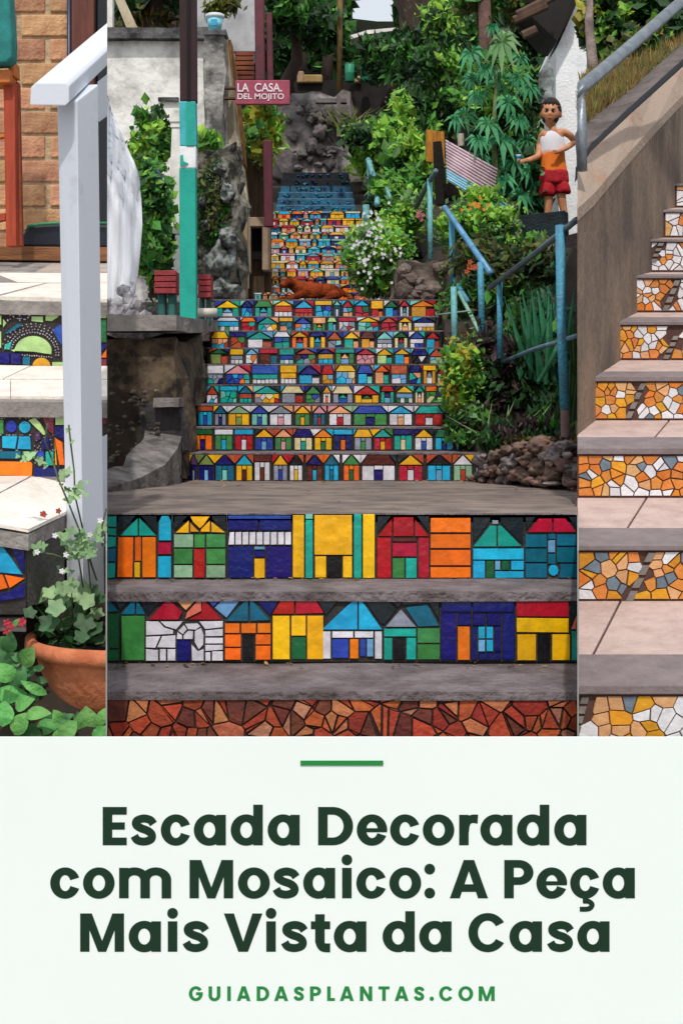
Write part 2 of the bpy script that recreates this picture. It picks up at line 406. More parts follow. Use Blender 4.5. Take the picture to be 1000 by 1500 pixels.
HB = [
 ((157, 754, 171.5, 848), 'teal striped tower', b1([('teal', 'wall_tile', [(5, 45), (48, 45), (47, 92), (5, 90)]), ('teal', 'wall_tile', [(5, 93), (46, 96), (46, 128), (5, 125)]),
   ('teal', 'wall_tile', [(5, 129), (45, 132), (44, 172), (5, 178)]), ('petrol', 'wall_tile', [(5, 181), (44, 176), (43, 236), (5, 236)]), ('teal', 'wall_tile', [(5, 240), (43, 240), (40, 303), (5, 306)])])),
 ((171.5, 754, 231, 848), 'orange house under a teal roof', b1([('teal', 'roof_tile', [(58, 128), (137, 50), (137, 128)]), ('teal', 'roof_tile', [(140, 50), (215, 128), (140, 128)]),
   ('orange', 'wall_tile', [(52, 132), (118, 132), (114, 302), (48, 302)]), ('orange', 'wall_tile', (122, 132, 150, 234)), ('yellow', 'door_tile', (120, 238, 146, 302)), ('orange', 'wall_tile', (153, 132, 212, 302)),
   ('dark', 'sky_tile', [(52, 45), (130, 45), (52, 124)]), ('dark', 'sky_tile', [(148, 45), (216, 45), (216, 120)])])),
 ((231, 754, 252, 848), 'narrow cyan tower with a red band', b1([('cyan', 'wall_tile', [(222, 148), (222, 68), (234, 44), (264, 44), (276, 66), (276, 148)]), ('red', 'wall_tile', (218, 154, 276, 206)), ('cyan', 'wall_tile', (218, 212, 276, 303))])),
 ((253, 754, 332, 848), 'green house under a yellow roof', b1([('yellow', 'roof_tile', [(290, 116), (350, 60), (350, 116)]), ('yellow', 'roof_tile', [(353, 46), (438, 46), (412, 82), (395, 98), (365, 70)]), ('gold', 'roof_tile', [(353, 70), (393, 112), (353, 112)]), ('yellow', 'roof_tile', [(438, 60), (438, 112), (396, 112), (398, 100)]),
   ('yellow', 'roof_tile', [(441, 66), (504, 116), (441, 113)]), ('dark', 'sky_tile', [(286, 45), (346, 45), (286, 105)]), ('dark', 'sky_tile', [(444, 45), (504, 45), (504, 106), (444, 60)]),
   ('lgreen', 'wall_tile', (285, 121, 368, 177)), ('green', 'wall_tile', (371, 121, 417, 178)), ('green', 'wall_tile', (420, 120, 502, 177)), ('green', 'wall_tile', (285, 181, 365, 246)),
   ('green', 'wall_tile', (420, 181, 502, 246)), ('lgreen', 'wall_tile', (285, 250, 365, 303)), ('lgreen', 'wall_tile', (420, 250, 502, 303)), ('red', 'door_tile', (369, 182, 417, 303))])),
 ((332.5, 754, 427.5, 848), 'wide navy house with a white balcony band', b1([('blue', 'roof_tile', (511, 42, 776, 58)), ('navy', 'roof_tile', (511, 61, 640, 105)), ('navy', 'roof_tile', (643, 61, 777, 105))]
   + [('white', 'window_tile', [(512+i*29.6+(6 if i == 0 else 0), 112), (512+(i+1)*29.6-2, 110), (512+(i+1)*29.6-2, 165), (512+i*29.6, 166)]) for i in range(9)]
   + [('navy', 'wall_tile', (511, 171, 617, 304)), ('navy', 'wall_tile', (621, 188, 667, 218)), ('lblue', 'lintel_tile', (621, 172, 667, 186)), ('yellow', 'door_tile', (621, 222, 667, 304)), ('navy', 'wall_tile', (671, 171, 778, 304))])),
 ((427.5, 753, 549, 848), 'tall yellow house between teal and yellow towers', b1([('yellow', 'tower_tile', (781, 40, 831, 303)), ('lteal', 'tower_tile', (834, 36, 867, 58)), ('teal', 'tower_tile', (834, 60, 867, 305)), ('yellow', 'wall_tile', (871, 40, 1031, 208)),
   ('yellow', 'wall_tile', (874, 212, 923, 303)), ('black', 'door_tile', (926, 212, 987, 303)), ('yellow', 'wall_tile', (990, 212, 1031, 303))]) + b2([('teal', 'tower_tile', (50, 36, 85, 305)), ('yellow', 'tower_tile', (88, 36, 140, 305))])),
 ((549.5, 754, 629, 848), 'red barn with a green and teal door', b2([('red', 'roof_tile', [(150, 130), (212, 52), (212, 130)]), ('red', 'roof_tile', [(215, 49), (302, 49), (302, 130), (215, 130)]), ('red', 'roof_tile', [(305, 54), (368, 130), (305, 130)]),
   ('red', 'wall_tile', (148, 134, 208, 305)), ('red', 'wall_tile', (319, 134, 366, 305)), ('brown', 'lintel_tile', (212, 134, 315, 153)), ('red', 'wall_tile', (212, 157, 315, 215)), ('green', 'door_tile', (212, 220, 264, 305)), ('teal', 'door_tile', (267, 220, 315, 305)),
   ('dark', 'sky_tile', [(148, 45), (210, 45), (148, 118)]), ('dark', 'sky_tile', [(312, 45), (367, 45), (367, 116)])])),
 ((629, 754, 690, 848), 'orange block of four long tiles', b2([('orange', 'wall_tile', (370, 52, 540, 114)), ('orange', 'wall_tile', (370, 120, 540, 180)), ('orange', 'wall_tile', (370, 186, 540, 252)), ('orange', 'wall_tile', (370, 258, 540, 304))])),
 ((690, 754, 767, 848), 'cyan house under a teal roof', b2([('teal', 'roof_tile', [(548, 174), (620, 84), (648, 84), (648, 174)]), ('teal', 'roof_tile', [(651, 84), (668, 84), (754, 172), (651, 174)]), ('grey', 'chimney_tile', (628, 62, 656, 80)),
   ('dark', 'sky_tile', [(548, 50), (622, 50), (622, 66), (548, 160)]), ('dark', 'sky_tile', [(662, 50), (760, 50), (760, 168), (662, 72)]), ('cyan', 'wall_tile', (548, 180, 762, 228)), ('cyan', 'wall_tile', (548, 231, 600, 305)),
   ('dgreen', 'door_tile', (603, 231, 637, 305)), ('lblue', 'window_tile', (640, 231, 664, 271)), ('dgreen', 'window_tile', (667, 231, 702, 271)), ('cyan', 'wall_tile', (640, 275, 762, 305)), ('cyan', 'wall_tile', (706, 231, 762, 271))])),
 ((767, 754, 844, 848), 'petrol blue house under a red roof', b2([('red', 'roof_tile', [(776, 113), (822, 54), (880, 54), (880, 113)]), ('red', 'roof_tile', [(883, 54), (936, 54), (982, 113), (883, 113)]), ('dark', 'sky_tile', [(766, 48), (814, 48), (768, 108)]), ('dark', 'sky_tile', [(946, 48), (988, 48), (988, 106)]),
   ('petrol', 'wall_tile', (766, 121, 858, 176)), ('petrol', 'wall_tile', (766, 180, 858, 238)), ('petrol', 'wall_tile', (766, 242, 858, 304)), ('petrol', 'wall_tile', (861, 119, 895, 142)), ('lblue', 'window_tile', [(861, 152), (868, 145), (893, 145), (893, 198), (861, 198)]),
   ('petrol', 'wall_tile', (861, 202, 895, 246)), ('cyan', 'window_tile', [(885+23*math.cos(a*math.pi/5), 272+25*math.sin(a*math.pi/5)) for a in range(10)]), ('petrol', 'wall_tile', (898, 121, 988, 170)), ('petrol', 'wall_tile', (898, 174, 988, 240)), ('petrol', 'wall_tile', [(912, 244), (988, 244), (988, 304), (905, 304), (912, 272)])])),
]
for pl, lb, it in HB: house(sB, dB, it, pl, label=lb)

sA = step_root('x', dA, zA)
sA['label'] = 'step just above the terracotta one, with white stone and navy mosaic houses'
worn(band('tread', dA, dB+.02, zA, .03, TREAD, sA, over=.012), 5, .005, 7); riser_block(sA, dA, zT-.04, zA-.031, dA+.15)
HA = [
 ((157, 870, 176, 969), 'dark green house at the edge', a1([('petrol', 'roof_tile', [(5, 44), (58, 100), (5, 105)]), ('dgreen', 'wall_tile', (5, 109, 58, 255)), ('dgreen', 'wall_tile', (5, 259, 58, 308)), ('dark', 'sky_tile', [(26, 36), (112, 36), (74, 84), (60, 96)])])),
 ((177, 870, 213, 969), 'narrow green house under a petrol roof', a1([('petrol', 'roof_tile', [(62, 114), (125, 38), (125, 114)]), ('petrol', 'roof_tile', [(128, 40), (168, 114), (128, 114)]), ('green', 'wall_tile', (66, 118, 165, 306)), ('dark', 'sky_tile', [(136, 36), (250, 36), (176, 122)])])),
 ((213.5, 869, 328, 969), 'white stone house with two red gables and a navy arched door', a1([('red', 'roof_tile', [(180, 136), (262, 42), (322, 104), (306, 136)]), ('peach', 'roof_tile', [(274, 34), (398, 34), (336, 98)]), ('salmon', 'roof_tile', [(330, 136), (340, 104), (402, 36), (402, 100)]), ('red', 'roof_tile', [(405, 40), (488, 136), (340, 136), (400, 106)]),
   ('navy', 'door_tile', (298, 222, 356, 308)), ('white', 'arch_tile', [(296, 218), (300, 186), (322, 200), (322, 218)]), ('white', 'arch_tile', [(302, 182), (328, 156), (342, 176), (324, 198)]), ('white', 'arch_tile', [(331, 152), (385, 150), (398, 164), (378, 178), (345, 176)]),
   ('white', 'arch_tile', [(325, 200), (345, 180), (368, 182), (366, 218), (325, 218)]), ('white', 'wall_tile', [(372, 182), (400, 168), (412, 200), (410, 240), (390, 262), (372, 230)]),
   ('white', 'wall_tile', [(168, 142), (222, 142), (246, 168), (284, 180), (284, 196), (168, 202)]), ('white', 'wall_tile', [(226, 142), (326, 142), (296, 178), (250, 164)]), ('white', 'wall_tile', [(168, 206), (232, 204), (210, 254), (168, 252)]), ('white', 'wall_tile', [(236, 204), (294, 200), (294, 254), (214, 252)]),
   ('white', 'wall_tile', [(168, 257), (222, 262), (222, 308), (168, 308)]), ('white', 'wall_tile', (226, 258, 254, 308)), ('white', 'wall_tile', (258, 258, 294, 308)), ('white', 'wall_tile', [(358, 236), (386, 266), (412, 256), (412, 308), (360, 308)]), ('white', 'wall_tile', [(390, 142), (492, 140), (492, 168), (416, 176)]),
   ('white', 'wall_tile', [(416, 180), (492, 172), (492, 204), (416, 206)]), ('white', 'wall_tile', (416, 210, 492, 236)), ('white', 'wall_tile', [(416, 240), (492, 240), (492, 262), (416, 268)]), ('white', 'wall_tile', [(416, 272), (440, 270), (440, 308), (416, 308)]), ('white', 'wall_tile', (444, 267, 492, 308))])),
 ((328.5, 869, 397.5, 969), 'orange house under a petrol roof', a1([('blue', 'sky_tile', [(412, 36), (498, 36), (450, 84)]), ('lblue', 'sky_tile', [(502, 36), (578, 36), (506, 130), (454, 86)]), ('navy', 'sky_tile', [(614, 36), (736, 36), (688, 120)]),
   ('petrol', 'roof_tile', [(498, 142), (598, 38), (598, 142)]), ('petrol', 'roof_tile', [(602, 40), (690, 138), (602, 142)]), ('orange', 'wall_tile', (498, 150, 562, 192)), ('orange', 'wall_tile', (566, 150, 630, 192)), ('orange', 'wall_tile', (634, 150, 691, 192)),
   ('orange', 'wall_tile', (498, 197, 567, 250)), ('orange', 'wall_tile', (498, 254, 567, 304)), ('black', 'door_tile', (572, 202, 620, 304)), ('orange', 'wall_tile', (626, 197, 691, 240)), ('orange', 'wall_tile', (626, 244, 691, 304))])),
 ((398, 869, 475, 969), 'yellow house under a wide red roof', a1([('red', 'roof_tile', [(695, 112), (748, 28), (790, 28), (790, 112)]), ('red', 'roof_tile', [(793, 28), (866, 28), (914, 108), (793, 112)]), ('yellow', 'wall_tile', (697, 118, 771, 302)), ('yellow', 'wall_tile', (775, 118, 838, 203)), ('yellow', 'wall_tile', (841, 118, 911, 302)), ('dgreen', 'door_tile', (776, 207, 838, 302)),
   ('dark', 'sky_tile', [(874, 34), (990, 34), (920, 118)])])),
 ((475.5, 869, 560, 969), 'white cottage under a cyan gable', a2([('cyan', 'roof_tile', [(-84, 178), (68, 34), (68, 178)]), ('cyan', 'roof_tile', [(71, 34), (172, 178), (71, 178)]), ('white', 'wall_tile', (-80, 184, -44, 300)), ('white', 'wall_tile', (-40, 184, 50, 212)), ('white', 'wall_tile', (54, 184, 134, 212)), ('white', 'wall_tile', (138, 184, 170, 300)),
   ('blue', 'window_tile', (-40, 216, 30, 296)), ('orange', 'door_tile', (34, 216, 72, 298)), ('blue', 'window_tile', (76, 216, 102, 290)), ('lblue', 'window_tile', (105, 216, 134, 290)), ('dark', 'sky_tile', [(84, 36), (176, 36), (232, 90), (180, 156), (160, 150)])])),
 ((560.5, 869, 643, 969), 'teal and green house under grey and petrol roofs', a2([('grey', 'roof_tile', [(182, 166), (248, 90), (314, 166)]), ('petrol', 'roof_tile', [(264, 84), (360, 70), (410, 162), (320, 166)]), ('dark', 'sky_tile', [(182, 36), (250, 36), (250, 72), (236, 84)]), ('dark', 'sky_tile', [(254, 36), (408, 36), (408, 140), (366, 66), (254, 76)]),
   ('teal', 'wall_tile', (176, 172, 312, 207)), ('teal', 'wall_tile', (176, 211, 213, 303)), ('black', 'door_tile', (217, 211, 266, 303)), ('teal', 'wall_tile', (270, 211, 312, 303)), ('green', 'wall_tile', (316, 171, 412, 234)), ('green', 'wall_tile', (316, 238, 412, 303))])),
 ((643.5, 869, 753, 969), 'large navy house with an orange door', a2([('navy', 'wall_tile', (415, 40, 543, 103)), ('navy', 'wall_tile', (547, 40, 723, 103)), ('navy', 'wall_tile', (415, 107, 480, 305)), ('navy', 'wall_tile', (484, 107, 543, 159)), ('orange', 'door_tile', (484, 163, 537, 305)), ('navy', 'wall_tile', (547, 107, 601, 159)), ('navy', 'wall_tile', (605, 107, 667, 159)),
   ('navy', 'wall_tile', (671, 107, 723, 305)), ('navy', 'wall_tile', (541, 163, 566, 305)), ('cyan', 'window_tile', (570, 164, 600, 215)), ('cyan', 'window_tile', (604, 164, 634, 215)), ('lblue', 'window_tile', (570, 219, 600, 269)), ('cyan', 'window_tile', (604, 219, 634, 269)), ('navy', 'wall_tile', (570, 273, 667, 305)), ('navy', 'wall_tile', (638, 163, 667, 269))])),
 ((753.5, 869, 835, 969), 'yellow house under a flat red roof', a2([('red', 'roof_tile', [(728, 40), (948, 42), (950, 124), (730, 122)]), ('yellow', 'wall_tile', [(730, 127), (950, 129), (950, 190), (730, 188)]), ('yellow', 'wall_tile', (732, 196, 813, 306)), ('black', 'door_tile', (818, 196, 872, 306)), ('yellow', 'wall_tile', (878, 196, 955, 306))])),
 ((835, 869, 844, 969), 'teal house at the edge under a terracotta roof', a2([('teal', 'wall_tile', (960, 182, 988, 306)), ('salmon', 'roof_tile', [(958, 176), (988, 112), (988, 176)]), ('dark', 'sky_tile', [(956, 38), (988, 38), (988, 104), (956, 168)])])),
]
for pl, lb, it in HA: house(sA, dA, it, pl, label=lb)

# landing (slopes gently down towards the second flight)
D1 = 8.0; zL = zof(705, D1)
lb = MB()
N = 16; vs = []; fs = []
for j in range(N+1):
    t = j/N; d = dB+.02+(D1+.3-dB-.02)*t; z = zB+(zL-zB)*min(1, (d-dB)/(D1-dB))
    for i in range(25):
        u = uL+(uR-uL)*i/24; vs.append((xof(u, d), d, z+(.007*noise.noise(Vector((xof(u, d)*3, d*3, 0))) if 0 < j else -0.0)))
for j in range(N):
    for i in range(24): a = j*25+i; fs.append((a, a+1, a+26, a+25))
struct(mesh('landing', vs, fs, TREAD2, smooth=True))
o = MB(); o.plan([(xof(uL, dB+.1), dB+.1), (xof(uR, dB+.1), dB+.1), (xof(uR, D1+.3), D1+.3), (xof(uL, D1+.3), D1+.3)], 1.0, zL-.06); struct(fixn(o.build('landing_bed', EARTH)))

# ---------------------------------------------------------------- second flight, nine rows of small houses
def row_house(parent, d, u0, u1, vt, vb, roof, wall, door, style, bg, bgn, gap=.45, cheap=False, wild=False):
    """one small house: gable / flat / hip roof, wall with door, background wedges"""
    w_ = u1-u0; h = vb-vt; rv_ = vt+h*(.40 if style != 'flat' else .28); um = (u0+u1)/2
    if wild: rv_ = vt+h*R.uniform(.28, .52)
    it = []
    if style == 'gable':
        it.append((roof, 'roof_tile', [(u0, rv_), (um, vt+.8), (u1, rv_)]))
        it.append((bg, 'sky_tile', [(u0-1.2, vt+.5), (um-1.5, vt+.5), (u0-1.2, rv_-1)])); it.append((bgn, 'sky_tile', [(um+1.5, vt+.5), (u1+1.2, vt+.5), (u1+1.2, rv_-1)]))
    elif style == 'hip':
        it.append((roof, 'roof_tile', [(u0-.5, rv_), (u0+w_*.2, vt+1), (u1-w_*.2, vt+1), (u1+.5, rv_)])); it.append((bg, 'sky_tile', [(u0-1.2, vt+.5), (u0+w_*.2-1, vt+.5), (u0-1.2, rv_-1)])); it.append((bgn, 'sky_tile', [(u1-w_*.2+1, vt+.5), (u1+1.2, vt+.5), (u1+1.2, rv_-1)]))
    elif style == 'flat': it.append((roof, 'roof_tile', rect(u0, vt+1, u1, rv_)))
    dw = max(3.2, w_*.26); dt = rv_+(vb-rv_)*.30
    it += [(wall, 'wall_tile', [(u0+1, rv_+.6), (um-dw/2, rv_+.6), (um-dw/2, vb-.6), (u0+1, vb-.6)]), (wall, 'wall_tile', [(um+dw/2, rv_+.6), (u1-1, rv_+.6), (u1-1, vb-.6), (um+dw/2, vb-.6)]),
           (door, 'door_tile', rect(um-dw/2, dt, um+dw/2, vb-.6)), (wall, 'wall_tile', rect(um-dw/2, rv_+.6, um+dw/2, dt-.2))]
    if wild and w_ > 13:
        kind = R.choice((0, 1, 2, 3, 3)); del it[-4:]
        if kind == 0:      # shop: band, three windows
            m_ = (rv_+vb)/2; it.append((wall, 'wall_tile', rect(u0+1, rv_+.6, u1-1, m_)))
            n3 = max(2, int(w_/6))
            for q in range(n3): it.append((R.choice((door, 'white', door)), 'window_tile', rect(u0+1+(w_-2)*q/n3, m_+.2, u0+1+(w_-2)*(q+1)/n3, vb-.6)))
        elif kind == 1:    # two towers with a lower middle
            it += [(wall, 'tower_tile', rect(u0+.5, rv_+.6, u0+w_*.28, vb-.6)), (wall, 'tower_tile', rect(u1-w_*.28, rv_+.6, u1-.5, vb-.6)), (R.choice(PAL), 'roof_tile', [(u0+w_*.28, (rv_+vb)/2), (um, rv_+.8), (u1-w_*.28, (rv_+vb)/2)]), (door, 'door_tile', rect(u0+w_*.28, (rv_+vb)/2+.3, u1-w_*.28, vb-.6))]
        elif kind == 2:    # offset door, square window
            x_ = u0+w_*.62; it += [(wall, 'wall_tile', rect(u0+1, rv_+.6, x_, vb-.6)), (door, 'door_tile', rect(x_, rv_+h*.16, u1-1, vb-.6)), (R.choice(('white', 'cyan', 'yellow')), 'window_tile', rect(u0+w_*.2, 0, 0, 0))][:2]
        else:              # broken wall pieces
            for pc in voronoi(u0+1, rv_+.6, u1-1, vb-.6, max(2, int(w_/8)), 2, .35): it.append((R.choice((wall, wall, door, R.choice(PAL))), 'wall_tile', pc))
    a, b = P(u0-1.2, vb, d), P(u1+1.2, vt, d)
    pl = MB(); pl.box(a.x, b.x, d, d+.01, a.z, b.z)
    if not cheap:
        hh = fixn(pl.build('mosaic_house', GROUT(), parent))
        for c, role, pts in it: tile(role, pts, d, tm(c), hh, gap)
    else:
        cols = []; mb = pl; names = ['grout']
        for c, role, pts in it:
            if c not in names: names.append(c)
            tile(role, pts, d, None, None, gap, mb=mb, mi=names.index(c))
        ms = [GROUT2()]+[tm(c) for c in names[1:]]
        fixn(mb.build('mosaic_house', ms, parent))
z5 = lambda x: 270+x/4.545
rows = []
R1 = [(z5(38), z5(88), 'purple', 'navy', 'grey', 'gable'), (z5(95), z5(200), 'olive', 'navy', 'lblue', 'gable'), (z5(205), z5(335), 'navy', 'petrol', 'lteal', 'gable'), (z5(342), z5(458), 'cyan', 'yellow', 'brown', 'gable'), (z5(463), z5(575), 'brown', 'white', 'brown', 'flat'),
      (z5(590), z5(690), 'yellow', 'grey', 'blue', 'gable'), (z5(697), z5(790), 'black', 'white', 'yellow', 'gable'), (z5(812), z5(922), 'navy', 'brown', 'cyan', 'gable'), (z5(930), 496.5, 'petrol', 'cyan', 'petrol', 'gable'),
      (502, 527, 'green', 'orange', 'dgreen', 'gable'), (529, 579, 'brown', 'white', 'navy', 'hip'), (583, 619, 'yellow', 'red', 'white', 'gable'), (625, 660, 'black', 'cyan', 'lblue', 'gable'), (663, 692, 'white', 'lgreen', 'rust', 'gable'), (694, 702, 'yellow', 'dark', 'grey', 'flat')]
R2 = [(z5(58), z5(190), 'dgreen', 'orange', 'navy', 'flat'), (z5(203), z5(325), 'white', 'green', 'cyan', 'flat'), (z5(335), z5(460), 'cyan', 'red', 'white', 'flat'), (z5(467), z5(595), 'yellow', 'blue', 'lblue', 'gable'), (z5(600), z5(718), 'peach', 'green', 'pink', 'gable'), (z5(728), z5(855), 'navy', 'cream', 'teal', 'hip'),
      (z5(862), 487, 'orange', 'yellow', 'dgreen', 'gable'), (488.5, 516, 'cyan', 'navy', 'orange', 'flat'), (518, 545, 'yellow', 'grey', 'green', 'hip'), (546.5, 574, 'teal', 'red', 'yellow', 'gable'), (576, 604, 'navy', 'teal', 'cream', 'flat'), (606.5, 634, 'yellow', 'white', 'blue', 'gable'), (636, 664, 'dgreen', 'cyan', 'navy', 'hip'), (666, 673, 'green', 'teal', 'teal', 'flat')]
R3 = [(z5(90), z5(190), 'rust', 'cyan', 'blue', 'flat'), (z5(200), z5(282), 'petrol', 'grey', 'navy', 'gable'), (z5(290), z5(438), 'lgreen', 'yellow', 'olive', 'gable'), (z5(445), z5(558), 'blue', 'lteal', 'blue', 'gable'), (z5(565), z5(718), 'grey', 'white', 'pink', 'gable'), (z5(735), z5(838), 'yellow', 'green', 'yellow', 'gable'), (z5(855), 477, 'pink', 'petrol', 'red', 'gable'),
      (481, 515, 'peach', 'white', 'red', 'gable'), (517, 567, 'blue', 'green', 'navy', 'hip'), (569, 604, 'cyan', 'white', 'peach', 'gable'), (607, 649, 'teal', 'red', 'white', 'hip'), (651, 667, 'grey', 'green', 'dgreen', 'gable')]
BG = {1: ['yellow', 'olive', 'yellow', 'rust', 'rust', 'red', 'red', 'rust', 'orange', 'white', 'white', 'dark', 'rust', 'rust', 'yellow', 'yellow'], 2: ['lime', 'white', 'cyan', 'dark', 'rust', 'rust', 'white', 'cyan', 'cyan', 'yellow', 'green', 'navy', 'dark', 'yellow', 'dgreen'],
      3: ['orange', 'yellow', 'white', 'white', 'white', 'peach', 'peach', 'pink', 'lgreen', 'white', 'white', 'teal', 'grey']}
PAL = ['yellow', 'cyan', 'navy', 'red', 'orange', 'teal', 'white', 'green', 'blue', 'petrol', 'lteal', 'peach', 'dgreen', 'rust', 'cream', 'grey', 'cyan', 'teal', 'white', 'lblue']
seqs = {4: ([301, 321, 349, 371, 411, 446, 471, 486, 518, 556, 578, 606, 622, 640, 662], ['rust', 'cyan', 'petrol', 'teal', 'cream', 'green', 'gold', 'cream', 'red', 'red', 'yellow', 'teal', 'orange', 'blue'], ['white', 'teal', 'rust', 'yellow', 'grey', 'green', 'white', 'grey', 'yellow', 'teal', 'lblue', 'cream', 'green', 'blue']),
        5: ([302, 329, 368, 409, 436, 470, 490, 522, 547, 571, 597, 618, 639, 660], ['white', 'pink', 'blue', 'yellow', 'navy', 'red', 'yellow', 'blue', 'orange', 'rust', 'navy', 'yellow', 'red'], ['grey', 'blue', 'teal', 'yellow', 'cyan', 'gold', 'lblue', 'cyan', 'peach', 'white', 'cyan', 'gold', 'white']),
        6: ([306, 336, 358, 379, 408, 432, 464, 490, 520, 550, 576, 601, 627, 650], ['dgreen', 'yellow', 'lblue', 'red', 'teal', 'rust', 'navy', 'teal', 'red', 'yellow', 'yellow', 'navy', 'rust'], ['olive', 'grey', 'white', 'brown', 'blue', 'brown', 'gold', 'green', 'pink', 'lime', 'cyan', 'black', 'lgreen']),
        7: ([308, 336, 361, 400, 426, 452, 478, 502, 527, 550, 576, 598, 622, 645], ['yellow', 'navy', 'teal', 'white', 'gold', 'navy', 'rust', 'yellow', 'brown', 'lteal', 'dgreen', 'blue', 'red'], ['peach', 'rust', 'white', 'teal', 'orange', 'yellow', 'grey', 'teal', 'gold', 'grey', 'cream', 'white', 'cyan']),
        8: ([314, 352, 376, 408, 430, 457, 478, 494, 522, 556, 582, 604, 638], ['white', 'orange', 'teal', 'gold', 'blue', 'peach', 'lime', 'red', 'yellow', 'rust', 'yellow', 'navy'], ['cyan', 'red', 'yellow', 'petrol', 'lblue', 'green', 'teal', 'white', 'lteal', 'red', 'cream', 'white']),
        9: ([315, 352, 372, 400, 430, 460, 487, 500, 518, 542, 562, 584, 600, 638], ['yellow', 'navy', 'green', 'yellow', 'cyan', 'yellow', 'lteal', 'red', 'cyan', 'yellow', 'dgreen', 'red', 'orange'], ['teal', 'cyan', 'teal', 'rust', 'red', 'cyan', 'petrol', 'peach', 'red', 'red', 'cyan', 'white', 'gold'])}
VT = [663.5, 626, 592, 563, 533, 509, 484, 463, 438.5]
zprev = zL; STL = []
lbls = ['first row above the landing, with yellow and rust wedges between the gables', 'second row above the landing, even houses with bold doors, orange one at its left end',
        'third row above the landing, white and peach wedges of sky around a wide green house', 'fourth row above the landing, between white-wedged row and yellow arch row', 'fifth row above the landing, with an orange square house and a yellow arch',
        'sixth row above the landing, with a red gable and a wide teal gable', 'seventh row above the landing, with a tall gold house under a navy roof', 'eighth row above the landing, ending at right in a wide navy roof over white', 'topmost row of the second flight, just below the lying dog']
for k in range(9):
    d = D1+.27*k; vt = VT[k]; zt = zof(vt, d); vb = VH+(ZC-zprev)/d*F
    st = step_root(lbls[k], d, zt, 'rows of small mosaic houses on the second flight')
    ul = [273, 281, 288, 297, 300, 304, 307, 312, 314][k]; ur = [703, 676, 668, 664, 661, 652, 646, 640, 639][k]
    x0, x1 = xof(ul, d), xof(ur, d)
    o = MB(); o.box(x0, x1, d+.01, d+.4, zprev-.1, zt-.012); fixn(o.build('riser_bed', GROUT(), st))
    o = MB(); o.box(x0-.01, x1+.01, d-.004, d+.5, zt-.009, zt); fixn(o.build('tread', TREAD, st))
    vt2 = vt+(2.0 if k < 4 else 1.5)
    if k < 3:
        hs = [R1, R2, R3][k]; bg = BG[k+1]
        for i, (a, b, rf, wl, dr, stl) in enumerate(hs): row_house(st, d, a, b, vt2, vb-.5, rf, wl, dr, stl, bg[i], bg[i+1])
    else:
        us, rf, wl = seqs[k+1]
        for i in range(len(rf)):
            a, b = us[i]+.8, us[i+1]-.8; stl = R.choice(['gable', 'gable', 'hip', 'flat']); 
            row_house(st, d, a+.5, b-.5, vt2, vb-.2, rf[i], wl[i], R.choice(PAL), stl, R.choice(['navy', 'blue', 'cyan', 'petrol', 'dark', 'white', 'lteal', 'rust']), R.choice(['navy', 'teal', 'teal', 'blue', 'dark', 'peach', 'lblue', 'red']), gap=.32, wild=True)
    zprev = zt
ZP = zprev   # landing where the dog lies
# side wall of the second flight at its right end, and upper landing
o = MB(); o.box(-1.9, 2.2, 10.17+.3, 12.75, 2.0, ZP-.002); struct(fixn(rough_up(fixn(o.build('upper_landing', TREAD)), 3, .004, 4)))
# ---------------------------------------------------------------- upper flight
VU = [428, 416, 404.5, 393, 381.5, 370.5, 360, 349.5, 339.5, 329.5, 319.5, 309]
PU = ['orange', 'yellow', 'cream', 'peach', 'lteal', 'cyan', 'petrol', 'yellow', 'orange', 'cyan', 'navy', 'teal', 'yellow', 'pink', 'red', 'cream', 'lblue', 'white', 'salmon', 'lteal', 'blue', 'gold', 'white', 'cream']
zprev = ZP; ru = random.Random(3)
for k in range(12):
    d = 12.75+.32*k; vt = VU[k]; zt = zof(vt, d); vb = (438.5 if k == 0 else VU[k-1]+.3)
    ul = 371 if k < 5 else 394; ur = 565 if k < 5 else 553-k
    st = step_root('narrow upper flight, '+['its lowest row right behind the dog', 'second row above the dog', 'third row above the dog', 'fourth row above the dog', 'fifth row above the dog, ending at the cream doorway', 'sixth row, first of the narrower ones',
                   'seventh row above the dog, beside the dark doorway', 'eighth row above the dog', 'ninth row above the dog', 'tenth row above the dog', 'second row from the top, under the dark blue steps', 'topmost mosaic row under the dark blue steps'][k], d, zt, 'rows of the upper flight')
    o = MB(); o.box(xof(ul, d), xof(ur, d), d+.01, d+.45, zprev-.2, zt-.012); fixn(o.build('riser_bed', GROUT(), st))
    o = MB(); o.box(xof(ul, d), xof(ur, d), d+.002, d+.5, zt-.0118, zt); fixn(o.build('tread', TREAD, st))
    vb2 = vb+1.5; u = ul+1
    while u < ur-6:
        w_ = ru.uniform(8, 24); w_ = min(w_, ur-u)
        row_house(st, d, u+.6, u+w_-.6, vt+.2, vb2, ru.choice(PU), ru.choice(PU), ru.choice(PU), ru.choice(['gable', 'gable', 'hip', 'flat']), ru.choice(PU), ru.choice(PU), gap=.12, cheap=True)
        u += w_
    zprev = zt
